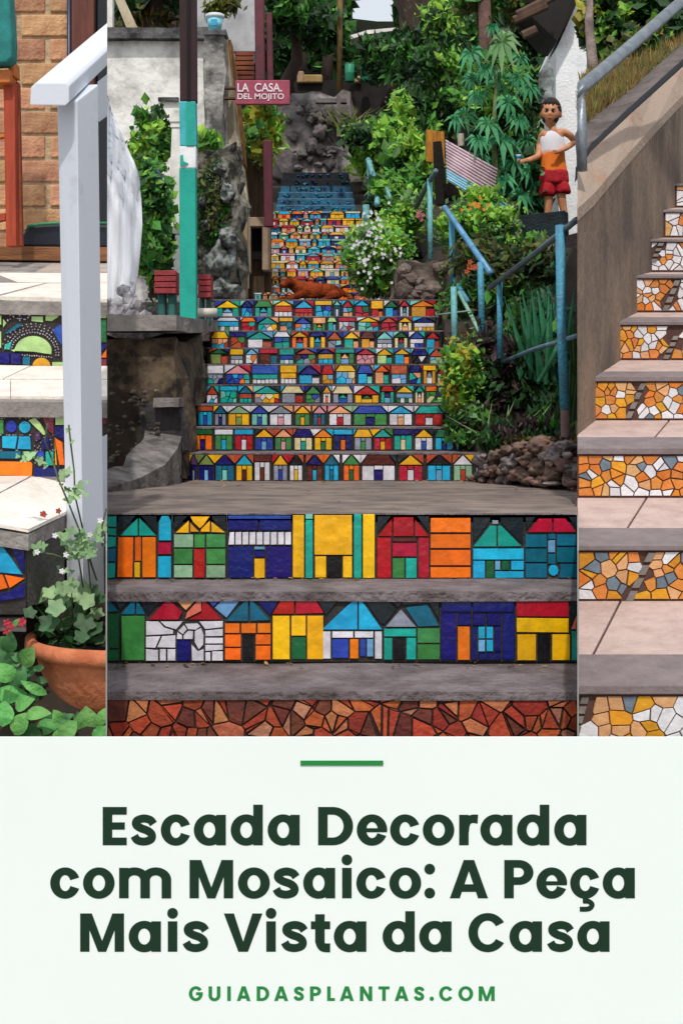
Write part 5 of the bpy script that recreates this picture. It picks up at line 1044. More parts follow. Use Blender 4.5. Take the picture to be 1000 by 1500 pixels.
# clothes
TS = bpy.data.materials.new('tank_top_cloth'); TS.use_nodes = True; MATS['tank'] = TS
n = TS.node_tree.nodes; l = TS.node_tree.links; tc = n.new('ShaderNodeTexCoord'); se = n.new('ShaderNodeSeparateXYZ'); l.new(tc.outputs['Object'], se.inputs[0])
nz = n.new('ShaderNodeTexNoise'); nz.inputs['Scale'].default_value = 18; l.new(tc.outputs['Object'], nz.inputs[0])
ad = n.new('ShaderNodeMath'); ad.operation = 'MULTIPLY_ADD'; ad.inputs[1].default_value = .05; l.new(nz.outputs[0], ad.inputs[0]); l.new(se.outputs[2], ad.inputs[2])
zcol = J(0, 224).z-wloc(boy).z*0
mr = n.new('ShaderNodeMapRange'); l.new(ad.outputs[0], mr.inputs[0]); mr.inputs[1].default_value = zcol+.025-.015; mr.inputs[2].default_value = zcol+.025+.02
mx = n.new('ShaderNodeMix'); mx.data_type = 'RGBA'; l.new(mr.outputs[0], mx.inputs[0]); mx.inputs[6].default_value = (*lin('F07A22'), 1); mx.inputs[7].default_value = (*lin('E6E4EA'), 1)
l.new(mx.outputs[2], n['Principled BSDF'].inputs['Base Color']); n['Principled BSDF'].inputs['Roughness'].default_value = .85
def cloth(name, rings, m, seg=40, fold=.03, seed=0):
    """garment lofted over level rings (column, row, half width, half depth)"""
    b = MB()
    for rg in rings:
        sec = []
        for i, (u, v, rx, ry) in enumerate(rg):
            c = J(u, v); ring = []
            for k in range(seg):
                a = 2*math.pi*k/seg; f = 1+fold*noise.noise(Vector((math.cos(a)*2.2, math.sin(a)*2.2, v*.11+seed)))*2; ring.append(c+Vector((math.cos(a)*rx*k_*f, math.sin(a)*ry*k_*f, .6*k_*math.sin(a*5+i))))
            sec.append(ring)
        loft(b, sec)
    o = b.build(name, m, boy, True); fixn(o); o.modifiers.new('s', 'SUBSURF').render_levels = 1; return o
cloth('tank_top', [[(811, 259, 19, 13), (811, 252, 19.5, 13.5), (810, 243, 18.5, 12.5), (809.5, 233, 17.5, 12), (809, 222, 17.5, 12.5), (808.5, 211, 18, 12.5), (808, 203, 18, 12), (808, 197, 15.5, 10), (807.5, 193, 10.5, 8), (807.5, 191, 7.5, 6.5)]], TS, fold=.05)
SHR = mat('red_shorts_cloth', 'C81026', rough=.8, hx2='A00A1E', scale=20, bump=.3)
cloth('shorts', [[(811, 248, 18.5, 12.8), (811, 251, 20.5, 14), (811.5, 258, 21, 14.5), (811.5, 266, 21.5, 14.5), (811.5, 272, 20, 13)], [(803, 262, 10, 11), (802, 272, 12.2, 12.5), (801, 282, 12.6, 12.8), (801, 289, 12.4, 12.6)], [(820, 262, 10, 11), (821, 271, 12.2, 12.5), (823, 279, 12.8, 12.8), (824, 285, 12.8, 12.8)]], SHR, fold=.07, seed=4)
for (u0, v0, u1, v1) in ((800, 286, 801, 290),): pass
tc_ = empty('toy_cup', J(760, 228, -.22), 'small blue and white cup held out in the boy hand', 'cup')
b = MB(); lathe(b, J(759, 237, -.2), [(2.6*k_, 0), (3.6*k_, 10*k_), (3.1*k_, 10*k_), (2.2*k_, 1*k_)], 16); b.build('body', mat('white_cup', 'E4ECF2', rough=.4), tc_, True)
b = MB(); lathe(b, J(759, 232.5, -.2), [(3.15*k_, 0), (3.55*k_, 4.5*k_), (3.3*k_, 4.5*k_)], 16); b.build('blue_band', mat('blue_cup_band', '3A86C8', rough=.4), tc_, True)

# ================================================================ DOG
DGD = 10.75; g = DGD/F
def K(u, v, dd=0): return P(u, v, DGD+dd)
dog = empty('dog', K(465, 438), 'reddish brown dog lying asleep on the landing above the small houses', 'dog')
DF = mat('russet_fur', '9A4420', rough=.95, hx2='4E1E0E', scale=9, bump=1, bscale=90, lo=.4, hi=.6, spec=.1)
pts = [K(502, 428), K(484, 426), K(462, 427), K(442, 426), K(431, 419), K(424, 413, -.03), K(416, 416, -.08), K(410, 420, -.11),      # 0 rump .. 7 muzzle tip
       K(436, 433, -.08), K(424, 437, -.14), K(412, 438, -.18), K(404, 438, -.2), K(442, 433, .02), K(428, 437, -.06), K(418, 438, -.1),        # front legs
       K(492, 432, -.08), K(478, 435, -.13), K(486, 437, -.16), K(472, 438, -.2), K(503, 430, .04), K(510, 434, .0), K(516, 437, -.05), K(508, 437, -.1)]    # hind leg, tail
rad = [x*g for x in (12, 12.5, 12, 12.5, 10, 9.5, 6, 4, 5, 3.4, 3, 2.6, 5, 3.2, 2.6, 8, 5, 3.5, 2.8, 4.5, 2.6, 2.2, 1.5)]
eds = [(0, 1), (1, 2), (2, 3), (3, 4), (4, 5), (5, 6), (6, 7), (3, 8), (8, 9), (9, 10), (10, 11), (3, 12), (12, 13), (13, 14), (0, 15), (15, 16), (16, 17), (17, 18), (0, 19), (19, 20), (20, 21), (21, 22)]
skin('body', pts, eds, rad, DF, dog, 2, 2)
for s, dd in ((-1, -.06), (1, .03)):
    b = MB(); c = K(427 if s > 0 else 422, 406, dd); b.add([c+Vector((-3*g, 0, 1*g)), c+Vector((3.5*g, 0, 0)), c+Vector((3.5*g, 0, -7*g)), c+Vector((-1*g, -.02, -9*g)), c+Vector((0, .02, -3*g))], [(0, 1, 4), (1, 2, 4), (2, 3, 4), (3, 0, 4), (0, 1, 2, 3)]); b.build('ear', mat('dark_ear', '5A2210', rough=.9), dog)
b = MB(); ellipsoid(b, K(410, 416.5, -.12), (1.8*g, 1.8*g, 1.5*g), 10, 6); b.build('nose', mat('dog_nose', '140C0A', rough=.4), dog, True)
b = MB(); ellipsoid(b, K(418.5, 409.5, -.115), (1*g, 1*g, .8*g), 8, 5); b.build('eye', mat('dog_nose', '140C0A'), dog, True)
# ================================================================ LEFT FLIGHT
def quad_slab(name, q, th, m, parent=None, side=None, **kw):
    b = MB(); b.prism([P(*x) for x in q], (0, 0, -th)); o = fixn(b.build(name, m, parent, **kw)); 
    if side: clip(o, side)
    return o
WT = mat('whitewashed_paver', 'EBE2D8', rough=.85, hx2='CDBFB2', scale=9, bump=.4, bscale=60, lo=.45, hi=.8, obj=.05)
WG = mat('paver_joint', '857A70', rough=.95); NS = mat('worn_nosing', '9B948F', rough=.9, hx2='6E6763', scale=8, bump=.5)
# steps: (front v, front d, back v, back d)
dC, dR2, dR1, dBk = 3.9, 4.5, 5.2, 6.8
def lbl(o, a, c=None, g=None):
    o['label'] = a
    if c: o['category'] = c
    if g: o['group'] = g
    return o
s3 = empty('mosaic_step', P(40, 880, dC), 'lowest step of the left flight, white paving over navy, teal and orange mosaic', 'mosaic step', 'mosaic steps of the left flight')
quad_slab('paver_bed', [(-60, 768, dC), (42, 783.5, dC), (97, 754, 4.2), (160, 720, 4.5), (160, 697, 4.5), (-90, 697, 4.5)], .045, NS, s3, 'L')
for q in ([(-60, 762, dC), (1, 771, dC), (42, 778, dC), (97, 752, 4.18), (97, 703, 4.49), (47, 701, 4.49), (-4, 728, 4.2)], [(-60, 760, 3.92), (-6, 727, 4.2), (44, 700, 4.49), (-60, 699, 4.49)]):
    b = MB(); b.prism([P(*x)+Vector((0, 0, .006)) for x in q], (0, 0, -.01)); fixn(b.build('paver', WT, s3))
b = MB(); b.prism([P(-60, 785, dC+.02), P(38, 795, dC+.02), P(38, 900, dC+.02), P(-60, 900, dC+.02)], (0, .5, 0)); fixn(b.build('riser_bed', GROUT(), s3))
LC = [('grey', [(0, 783), (7, 786), (3, 797), (-30, 797)]), ('cyan', [(-30, 802), (4, 799), (8, 803), (35, 842), (-30, 836)]), ('navy', [(9, 789), (37, 790), (37, 842)]), ('orange', [(-30, 840), (5, 841), (13, 861), (-30, 872)]), ('orange', [(7, 841), (38, 847), (15, 862)]), ('navy', [(-30, 876), (15, 866), (38, 852), (38, 875), (-30, 885)])]
for c, p in LC: tile('mosaic_tile', p, dC+.02, tm(c), s3, .5, hi=158)
b = MB(); b.prism([P(39, 785, dC+.03), P(95, 758, 4.2), P(95, 880, 4.2), P(39, 890, dC+.03)], (-.02, .3, 0)); rough_up(fixn(b.build('side_face', mat('grey_green_render', '6A6862', rough=.95, hx2='45423C', scale=5, bump=.5), s3)), 2, .008, 4)
s2 = empty('mosaic_step', P(60, 700, dR2), 'middle step of the left flight, cyan and maroon mosaic above a long orange tile', 'mosaic step', 'mosaic steps of the left flight')
quad_slab('nosing', [(-60, 588, dR2-.02), (170, 590, dR2-.02), (170, 575, 4.62), (-60, 573, 4.62)], .05, NS, s2, 'L')
quad_slab('paver_bed', [(-60, 579, 4.62), (170, 579, 4.62), (170, 537, dR1), (-60, 534, dR1)], .05, WG, s2, 'L')
for u0, u1, ub0, ub1 in ((-60, 15.6, -60, 14), (16.6, 170, 34, 170)):
    b = MB(); b.prism([P(u0, 582.5, 4.52)+Vector((0, 0, .004)), P(u1, 582.5, 4.52)+Vector((0, 0, .004)), P(ub1 if u1 > 100 else u1+0, 558, 4.88)+Vector((0, 0, .004)), P(u0 if u0 > 0 else -60, 558, 4.88)+Vector((0, 0, .004))], (0, 0, -.02)); o = fixn(b.build('paver', WT, s2)); clip(o, 'L')
for q in ([(-60, 557, 4.89), (4, 557, 4.89), (44, 537.5, 5.18), (-60, 535.5, 5.18)], [(6, 557, 4.89), (170, 557, 4.89), (170, 538, 5.18), (46, 538, 5.18)]):
    b = MB(); b.prism([P(*x)+Vector((0, 0, .005)) for x in q], (0, 0, -.02)); o = fixn(b.build('paver', WT, s2)); clip(o, 'L')
b = MB(); b.prism([P(-60, 590, dR2), P(157, 590, dR2), P(157, 730, dR2), P(-60, 730, dR2)], (0, .5, 0)); clip(fixn(b.build('riser_bed', GROUT(), s2)), 'L') 
zl3 = lambda x, y: (x/6.25, 430+y/6.25)
def zz(pl): return [zl3(x, y) for x, y in pl]
def circ(cx, cy, rx, ry, a0=0, a1=360, n=12): return [(cx+rx*math.cos(math.radians(a0+(a1-a0)*k/n)), cy+ry*math.sin(math.radians(a0+(a1-a0)*k/n))) for k in range(n+(0 if a1-a0 >= 360 else 1))]
LB = [('navy', rect(-200, 1045, 104, 1132)), ('navy', rect(112, 1045, 214, 1130)), ('navy', rect(222, 1045, 310, 1132)), ('maroon', [(335, 1048), (500, 1050), (502, 1300), (445, 1260), (400, 1160)]), ('lime', rect(508, 1062, 640, 1205)), ('navy', [(505, 1215), (620, 1210), (620, 1360), (505, 1305)]),
      ('blue', circ(108, 1215, 54, 62)), ('cyan', circ(232, 1222, 58, 60)), ('lime', [(258, 1160), (325, 1130), (375, 1180), (435, 1290), (400, 1300), (310, 1210)]), ('cyan', [(22, 1302), (170, 1300), (150, 1425), (25, 1415)]), ('cyan', [(176, 1302), (285, 1305), (292, 1430), (158, 1426)]), ('purple', [(315, 1262), (375, 1255), (385, 1340), (320, 1350)]),
      ('navy', [(385, 1320), (455, 1315), (470, 1430), (395, 1432)]), ('orange', [(500, 1310), (580, 1360), (600, 1575), (545, 1570)]), ('yellow', [(506, 1330), (530, 1575), (506, 1570)]), ('blue', [(340, 1440), (412, 1440), (412, 1520), (340, 1515)]), ('petrol', [(-200, 1440), (200, 1440), (200, 1515), (-200, 1512)]), ('green', [(208, 1440), (332, 1440), (332, 1515), (208, 1515)]),
      ('orange', [(-200, 1527), (290, 1537), (305, 1560), (300, 1680), (-200, 1655)]), ('navy', [(315, 1585), (560, 1590), (560, 1700), (315, 1684)]), ('green', [(-200, 1150), (42, 1150), (42, 1290), (-200, 1290)]), ('teal', [(420, 1442), (500, 1442), (500, 1575), (420, 1575)]),
      ('orange', [(930, 1515), (985, 1490), (985, 1800), (935, 1790)]), ('maroon', [(925, 1050), (985, 1050), (985, 1200), (925, 1200)])]
for c, p in LB: tile('mosaic_tile', zz(p), dR2, tm(c), s2, .6, hi=156.8)
def pebbles(pts, d, parent, sz, m):
    b = MB()
    for u, v in pts:
        if u > 155: continue
        a = R.uniform(0, 1.5); tile('p', [(u+1.25*sz*math.cos(a+k*math.pi/2), v+1.25*sz*math.sin(a+k*math.pi/2)) for k in range(4)], d, None, None, .1, th=.006, mb=b)
    o = b.build('pebble_tiles', m, parent); fixn(o); o['kind'] = 'stuff'
LIL = mat('lilac_chip', 'C4BCC8', rough=.4, hx2='8E8894', scale=20, island=.25)
pebbles([zl3(R.uniform(-20, 560), R.choice((1140, 1295, 1436))) for _ in range(40)]+[zl3(R.uniform(300, 500), R.uniform(1300, 1580)) for _ in range(26)], dR2-.002, s2, .95, LIL)
s1 = empty('mosaic_step', P(60, 537, dR1), 'top step of the left flight, lime half sun and white pebble arcs in mosaic', 'mosaic step', 'mosaic steps of the left flight')
b = MB(); b.prism([P(-60, 441, dR1), P(157, 444, dR1), P(157, 560, dR1), P(-60, 560, dR1)], (0, 1.4, 0)); clip(fixn(b.build('riser_bed', GROUT(), s1)), 'L')
LA = [('navy', rect(-200, 78, 26, 190)), ('lime', [(40, 62), (152, 62), (148, 145), (85, 190), (42, 198)]), ('dgreen', [(160, 76), (280, 76), (275, 178), (160, 150)]), ('orange', rect(293, 72, 414, 196)), ('lime', [(290, 206), (402, 206), (402, 268), (290, 256)]), ('lime', [(424, 84), (541, 84), (541, 215), (480, 256), (418, 252)]),
      ('lime', [(-200, 196), (22, 196), (22, 288), (-200, 288)]), ('lime', [(30, 222), (70, 270), (32, 322)]), ('lime', [(-200, 345), (20, 345), (20, 500), (-200, 500)]), ('blue', [(476, 332), (540, 285), (640, 280), (640, 470), (560, 470)]),
      ('lime', [(132, 526)]+circ(310, 540, 176, 155, 185, 350, 14)+[(480, 562), (310, 536)]), ('navy', [(-200, 538), (100, 541), (100, 646), (-200, 640)]), ('navy', [(104, 541), (202, 545), (202, 652), (104, 647)]), ('petrol', [(212, 575), (288, 575), (284, 664), (212, 655)]),
      ('gold', [(298, 664)]+circ(385, 668, 86, 84, 185, 355, 10)+[(465, 678)]), ('lime', [(480, 625), (640, 622), (640, 690), (480, 682)]), ('petrol', [(45, 365), (150, 285), (200, 265), (205, 300), (120, 350), (70, 375)]),
      ('lime', rect(912, 105, 984, 228)), ('dgreen', rect(912, 236, 984, 450)), ('navy', [(915, 460), (984, 460), (984, 500), (920, 545)]), ('orange', [(918, 590), (984, 500), (984, 590)]), ('maroon', [(918, 598), (984, 598), (984, 722), (920, 722)]), ('teal', [(45, 470), (120, 430), (100, 515), (40, 515)])]
for c, p in LA: tile('mosaic_tile', zz(p), dR1, tm(c), s1, .5, hi=156.8)
arcs = []
for r_ in (205, 232, 262, 290):
    for k in range(26 if r_ < 260 else 15):
        a = math.radians(190+k*(7.0 if r_ < 260 else 8.5)); x, y = 310+r_*math.cos(a), 545+(r_*.93)*math.sin(a)
        if 30 < x < 640 and y < 640: arcs.append(zl3(x+R.uniform(-4, 4), y+R.uniform(-4, 4)))
arcs += [zl3(x, 562+(x-200)*.08+R.uniform(-4, 4)) for x in range(210, 480, 22)]+[zl3(R.uniform(60, 290), R.uniform(185, 250)) for _ in range(26)]
pebbles(arcs, dR1-.002, s1, 1.15, LIL)
lp = struct(quad_slab('left_landing', [(-60, 440, dR1-.02), (170, 444, dR1-.02), (170, 370, 7.2), (-60, 366, 7.2)], .05, NS, None, 'L'))
qs = [[(-60, 436.5, dR1), (170, 440.5, dR1), (170, 417, 5.75), (70, 417, 5.75), (0, 436, dR1)], [(-60, 434, 5.25), (-2, 434, 5.25), (66, 416.5, 5.75), (-60, 416, 5.75)], [(-60, 415, 5.8), (170, 416, 5.8), (170, 402, 6.15), (-60, 401, 6.15)], [(-60, 400, 6.2), (170, 401, 6.2), (170, 379, 6.9), (-60, 378, 6.9)]]
for q in qs[:1]+qs[1:]:
    b = MB(); b.prism([P(*x)+Vector((0, 0, .006)) for x in q], (0, 0, -.015)); o = fixn(b.build('paver', WT if q is not qs[3] else mat('dull_paver', 'B9AAA0', rough=.9, hx2='9C8E84', scale=9), lp)); clip(o, 'L')
# brick wall
dW = 6.9
bwl = empty('brick_wall', P(60, 370, dW), 'tan brick house wall behind the left flight, wide mortar joints', 'wall')
b = MB(); b.prism([P(-80, 400, dW+.009), P(104, 400, dW+.009), P(104, -60, dW+.009), P(-80, -60, dW+.009)], (0, .25, 0)); fixn(b.build('mortar', mat('sandy_mortar', 'CDB594', rough=.95, hx2='A48E70', scale=20, bump=.6), bwl))
BRK = mat('tan_brick', 'D4A47A', rough=.9, hx2='A87858', scale=14, bump=.5, bscale=60, obj=.22)
me0 = None
for r_ in range(-2, 11):
    vt = 20-35.6+r_*35.6 if r_ > -9 else 0; v0 = vt+1.6; v1 = vt+32.4
    if v1 > 374: v1 = 374
    x = -80+(0 if r_ % 2 else 42)
    x = -52 if r_ % 2 else -92
    while x < 104:
        x1 = min(x+78, 103)
        a, c = P(x+2, v1, dW), P(x1-2, v0, dW)
        if x1-x > 8:
            b = MB(); b.box(0, c.x-a.x, 0, .05, 0, c.z-a.z); key = (round(c.x-a.x, 3), round(c.z-a.z, 3))
            o = b.build('brick', BRK, bwl); bevel(fixn(o), .006, 2); o.location = Vector(o.location)+Vector((a.x, dW-R.uniform(0, .008), a.z)); 
        x += 82
b = MB(); b.prism([P(-60, 380, 6.6), P(170, 383, 6.6), P(170, 362, 6.6), P(-60, 360, 6.6)], (0, .28, 0)); o = bevel(fixn(b.build('timber_sill', mat('orange_timber', '9E6A42', rough=.85, hx2='6E452A', scale=10, stretch=(.3, 1, 3), bump=.4))), .006); lbl(o, 'weathered orange timber sill along the foot of the brick wall', 'sill'); clip(o, 'L')
dr = empty('house_door', P(130, 365, 6.85), 'reddish brown door frame with dark glass beside the white newel post', 'door')
for nm, u0, u1, v1, dd, m in (('frame', 107, 139, 362, -.03, mat('red_brown_timber', '6E3B2C', rough=.7, hx2='50281E', scale=8, stretch=(3, 1, .3), bump=.3)), ('glass', 139, 157, 345, .03, mat('dark_glass', '0A0D16', rough=.08, hx2='151A28', scale=2)), ('bottom_board', 139, 157, 362, .0, mat('red_brown_timber', '6E3B2C'))):
    v0 = -60 if nm != 'bottom_board' else 346
    b = MB(); b.box(xof(u0, 6.88), xof(u1, 6.88), 6.88+dd, 7.1, zof(v1, 6.88), zof(v0, 6.88)); clip(fixn(b.build(nm, m, dr)), 'L')
b = MB(); b.tube([P(101.5, 365, 6.86), P(101.5, -60, 6.86)], .011, 12); o = b.build('down_pipe', mat('dark_blue_pipe', '2A3350', rough=.4), None, True); lbl(o, 'thin dark blue downpipe at the right edge of the brick wall', 'pipe')
# trough
tr_ = empty('planter_trough', P(95, 362, 6.75), 'low dark trough with a green rim lying against the brick wall', 'trough')
b = MB(); b.prism([P(26, 360, 6.62), P(160, 362, 6.62), P(160, 330, 6.62), P(90, 328, 6.62), P(40, 331, 6.62)], (0, .2, 0)); o = bevel(fixn(b.build('tub', mat('navy_tub', '141C30', rough=.4, hx2='0A0E18', scale=6), tr_)), .01); clip(o, 'L')
b = MB(); b.tube([P(40, 331, 6.6), P(62, 328, 6.6), P(90, 326.5, 6.6), P(157, 327, 6.6)], .007, 10); o = b.build('rim', mat('green_rim', '2E8A5E', rough=.4), tr_, True); clip(o, 'L')
# chair
ch = empty('wooden_chair', P(15, 362, 6.3), 'orange stained wooden chair with a teal cushion cut by the left edge', 'chair')
OW = mat('orange_stained_wood', 'B5431E', rough=.6, hx2='8E3216', scale=10, stretch=(3, 1, .4)); OW2 = mat('light_orange_wood', 'D0752E', rough=.6, hx2='A85A22', scale=10)
b = MB(); post4(b, 5, 22, 0, 120, 361, 6.3, .06, 0, 9, 24); bevel(fixn(b.build('leg', OW, ch)), .006)
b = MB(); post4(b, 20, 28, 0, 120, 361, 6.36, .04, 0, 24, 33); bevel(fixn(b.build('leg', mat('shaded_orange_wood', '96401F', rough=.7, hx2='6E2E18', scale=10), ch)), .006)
b = MB(); b.prism([P(-40, 121, 6.25), P(15, 121, 6.25), P(15, 102, 6.25), P(-40, 102, 6.25)], (0, .15, 0)); bevel(fixn(b.build('seat_rail', OW2, ch)), .006)
b = MB(); b.prism([P(13, 110, 6.3), P(23, 112, 6.3), P(22, 90, 6.3), P(12, 92, 6.3)], (0, .1, 0)); bevel(fixn(b.build('arm_joint', OW2, ch)), .006)
b = MB(); b.prism([P(-40, -60, 6.2), P(12, -60, 6.2), P(14, 0, 6.2), P(18, 60, 6.2), P(17, 84, 6.2), P(10, 92, 6.2), P(-40, 93, 6.2)], (0, .12, 0)); bevel(fixn(b.build('cushion', mat('teal_fabric', '2E8A86', rough=.95, hx2='26706E', scale=14, bump=.3, bscale=120), ch)), .015, 3)
b = MB(); b.prism([P(-40, 330, 6.3), P(8, 322, 6.3), P(8, 312, 6.3), P(-40, 318, 6.3)], (0, .05, 0)); fixn(b.build('stretcher', OW, ch))
b = MB(); b.prism([P(-40, 206, 6.32), P(12, 200, 6.32), P(11, 195, 6.32), P(-40, 200, 6.32)], (0, .05, 0)); fixn(b.build('stretcher', OW2, ch))
# newel post and handrail
nw = empty('white_handrail', P(120, 870, 4.2), 'white painted newel post with a sloping white handrail', 'handrail')
NP = mat('white_gloss_paint', 'D3D8E2', rough=.5, hx2='A4A6AA', scale=9, bump=.03, lo=.6, hi=.95, detail=12)
t = [P(84, 153, 4.2), P(113, 147, 4.14), P(144, 123, 4.3), P(112, 124, 4.4)]; bo = [P(99, 880, 4.2), P(122, 880, 4.14), P(153.5, 880, 4.3), P(125, 880, 4.4)]
b = MB(); b.add(t+bo, [(0, 1, 2, 3), (7, 6, 5, 4), (0, 4, 5, 1), (1, 5, 6, 2), (2, 6, 7, 3), (3, 7, 4, 0)]); bevel(fixn(b.build('post', NP, nw)), .006, 3)
W_ = P(157, 35, 5.2)-P(50, 125, 4.2)
sec0 = [(44, 154), (45.5, 128), (53, 121), (97, 121), (101.5, 126), (101.5, 150), (96, 155)]
b = MB(); b.prism([P(u, v, 4.08) for u, v in sec0], W_*1.4); o = fixn(b.build('rail', NP, nw)); bevel(o, .004, 2); clip(o, 'L')
b = MB(); b.prism([P(143, 176, 4.34), P(143, 120, 4.34), P(158, 108, 4.5), P(158, 165, 4.5)], (0.0, .03, 0)); o = fixn(b.build('under_rail', NP, nw)); clip(o, 'L')
b = MB(); b.prism([P(149, 640, 4.42), P(170, 630, 4.42), P(170, 900, 4.42), P(152, 900, 4.42)], (0, .05, 0)); o = fixn(b.build('lower_board', NP, nw)); clip(o, 'L')
# soil bed, pot and plants
struct(quad_slab('flower_bed', [(-80, 1120, 3.72), (175, 1120, 3.72), (175, 870, 4.25), (-80, 880, 4.25)], .3, EARTH, None, 'L'))
b = MB(); b.prism([P(70, 880, 4.5), P(165, 880, 4.5), P(165, 700, 4.5), P(70, 700, 4.5)], (0, .05, 0)); o = fixn(b.build('brown_ground_bank', mat('reddish_soil', '6A4436', rough=1, hx2='4A3028', scale=10, bump=.7))); clip(o, 'L'); o['kind'] = 'structure'
b = MB(); b.prism([P(-60, 905, 3.95), P(38, 905, 3.95), P(34, 890, 4.1), P(-60, 888, 4.1)], (0, 0, -.04)); o = bevel(rough_up(fixn(b.build('flat_grey_stone', mat('grey_slate', '6E6864', rough=.9, hx2='56504C', scale=8))), 2, .004, 6), .002, 1); lbl(o, 'flat grey stone slab under the lowest left mosaic', 'stone')
pot = empty('terracotta_pot', (-.639, 4.1, .85), 'big terracotta pot standing before the newel post', 'pot')
TP = mat('terracotta', 'E08A60', rough=.85, hx2='B8643F', scale=9, bump=.3, bscale=50)
zr = zof(925, 4.1); b = MB(); lathe(b, (-.639, 4.1, zr-.42), [(.20, 0), (.268, .355), (.275, .368), (.296, .374), (.304, .388), (.302, .412), (.29, .42), (.276, .415), (.266, .36), (.1, .34)], 64); o = b.build('pot_body', TP, pot, True); clip(o, 'L')
b = MB(); lathe(b, (-.639, 4.1, zr-.05), [(.268, 0), (.2, .012), (.05, .02)], 40); o = b.build('potting_soil', EARTH, pot, True); clip(o, 'L')
def lobed(c, r_, nrm, m, parent, lobes=5, depth=.18, name='leaf'):
    nrm = nrm.normalized(); s1 = nrm.cross(Vector((.2, 0, 1))).normalized(); s2 = s1.cross(nrm); n = lobes*4; vs = [c-nrm*.12*r_]; o0 = R.uniform(0, 6)
    for k in range(n):
        a = 2*math.pi*k/n; q = r_*(1+depth*math.cos(lobes*a))*R.uniform(.95, 1.05); 
        vs.append(c+(s1*math.cos(a+o0)+s2*math.sin(a+o0))*q+nrm*.1*r_*math.cos(lobes*a))
    return mesh(name, vs, [(0, k+1, (k+1) % n+1) for k in range(n)], m, parent, True)
gp = empty('pelargonium', P(110, 930, 4.05), 'pale green lobed-leaf plant growing in the terracotta pot', 'plant')
GLF = mat('foliage_geranium', 'A0C08C', rough=.6, hx2='6E9662', scale=14, obj=.22, transl=.25); GLD = mat('foliage_geranium_dark', '4E7A4A', rough=.6, hx2='335634', scale=14, obj=.22, transl=.2)
gl = [(57, 872, 13), (34, 890, 13), (44, 897, 9), (62, 862, 9), (74, 868, 11), (92, 862, 11), (104, 858, 12), (112, 870, 12), (124, 862, 11), (135, 866, 11), (128, 880, 12), (98, 884, 11), (82, 890, 13), (72, 912, 15), (96, 912, 13), (113, 900, 10), (125, 912, 14), (142, 898, 10), (140, 920, 12), (106, 925, 11), (66, 892, 10), (148, 876, 9), (60, 918, 9), (147, 936, 9), (120, 932, 11), (48, 884, 9), (90, 876, 10), (118, 890, 11)]
for i, (u, v, r_) in enumerate(gl):
    d = 3.98+R.uniform(-.1, .15); c = P(u, v, d); o = lobed(c, r_/F*d*1.05, Vector((R.uniform(-.5, .5), -1, R.uniform(.2, 1.2))), GLF if v < 905 and R.random() < .75 else GLD, gp); clip(o, 'L')
    b = MB(); b.tube([c+Vector((0, .01, 0)), P(u*.45+60, v*.4+945*.6, 4.08)], .0018, 5); o = b.build('leaf_stalk', mat('stalk_green', '6E8A52', rough=.7), gp); clip(o, 'L')
b = MB(); cloud(b, P(100, 935, 4.1), (.12, .08, .05), 160, .035, 10, 'L', (0,), aspect=.8); b.build('undergrowth', [LM['dark']], gp)
cb_ = empty('columbine', P(125, 860, 4.0), 'tall thin stemmed plant with fine leaves leaning across the newel post', 'plant')
stems = [[(142, 850, 3.98), (122, 790, 3.95), (102, 740, 3.92), (85, 700, 3.9), (76, 670, 3.9)], [(128, 800, 3.97), (118, 760, 3.95), (110, 725, 3.93), (109, 690, 3.92), (104, 650, 3.92), (101, 622, 3.92)], [(122, 860, 3.97), (115, 815, 3.95), (112, 790, 3.95)], [(133, 862, 3.97), (129, 815, 3.95), (126, 790, 3.95)], [(100, 820, 3.95), (78, 812, 3.93), (55, 809, 3.92)], [(109, 722, 3.93), (95, 714, 3.93)], [(76, 672, 3.9), (66, 645, 3.9), (70, 620, 3.9)], [(150, 800, 3.9), (150, 770, 3.9), (156, 745, 3.9)]]
for q in stems: b = MB(); b.tube([P(*x) for x in q], .0026, 6); o = b.build('stem', mat('stem_dull_green', '5E6E4A', rough=.8, hx2='3E4A32'), cb_, True); clip(o, 'L')
cl = [(44, 667, 8), (36, 672, 6), (60, 676, 7), (92, 697, 9), (100, 690, 6), (103, 730, 9), (112, 722, 9), (117, 712, 7), (98, 717, 5), (94, 786, 9), (104, 778, 7), (120, 785, 9), (112, 800, 10), (124, 806, 10), (130, 798, 8), (108, 812, 9), (98, 792, 7), (142, 782, 8), (150, 772, 8), (147, 790, 6), (55, 803, 9), (64, 800, 6), (96, 836, 5), (116, 790, 7), (133, 812, 7), (100, 805, 6), (106, 647, 4), (100, 630, 4), (128, 725, 4)]
for u, v, r_ in cl:
    d = 3.92+R.uniform(-.03, .02); o = lobed(P(u, v, d), r_/F*d, Vector((R.uniform(-.6, .6), -1, R.uniform(0, 1))), GLF, cb_, R.choice((3, 4)), .42); clip(o, 'L')
for k in range(34):
    u, v, r_ = R.choice(cl[:24]); d = 3.9; o = lobed(P(u+R.uniform(-12, 12), v+R.uniform(-9, 9), d), R.uniform(2.5, 4.5)/F*d, Vector((R.uniform(-.6, .6), -1, R.uniform(0, 1))), R.choice((GLF, GLD)), cb_, 3, .4); clip(o, 'L')
flowers('two small red blooms over the white paving', [(64, 752), (87, 748), (66, 753)], mat('dull_red_petal', 'A8453A', rough=.6), 3.88, .005)
flowers('tiny white blooms among the fine stems', [(82, 784), (98, 812), (92, 836), (56, 808), (148, 762), (133, 783)], WF, 3.86, .0045)
flowers('red and pink blooms at the edge of the lowest left step', [(R.uniform(0, 38), R.uniform(906, 926)) for _ in range(7)], mat('crimson_petal', 'B5283A', rough=.6), 3.84, .006)
nt_ = empty('leafy_herb', P(40, 1075, 3.8), 'big-leaved green herbs crowding the bottom left corner', 'plant')
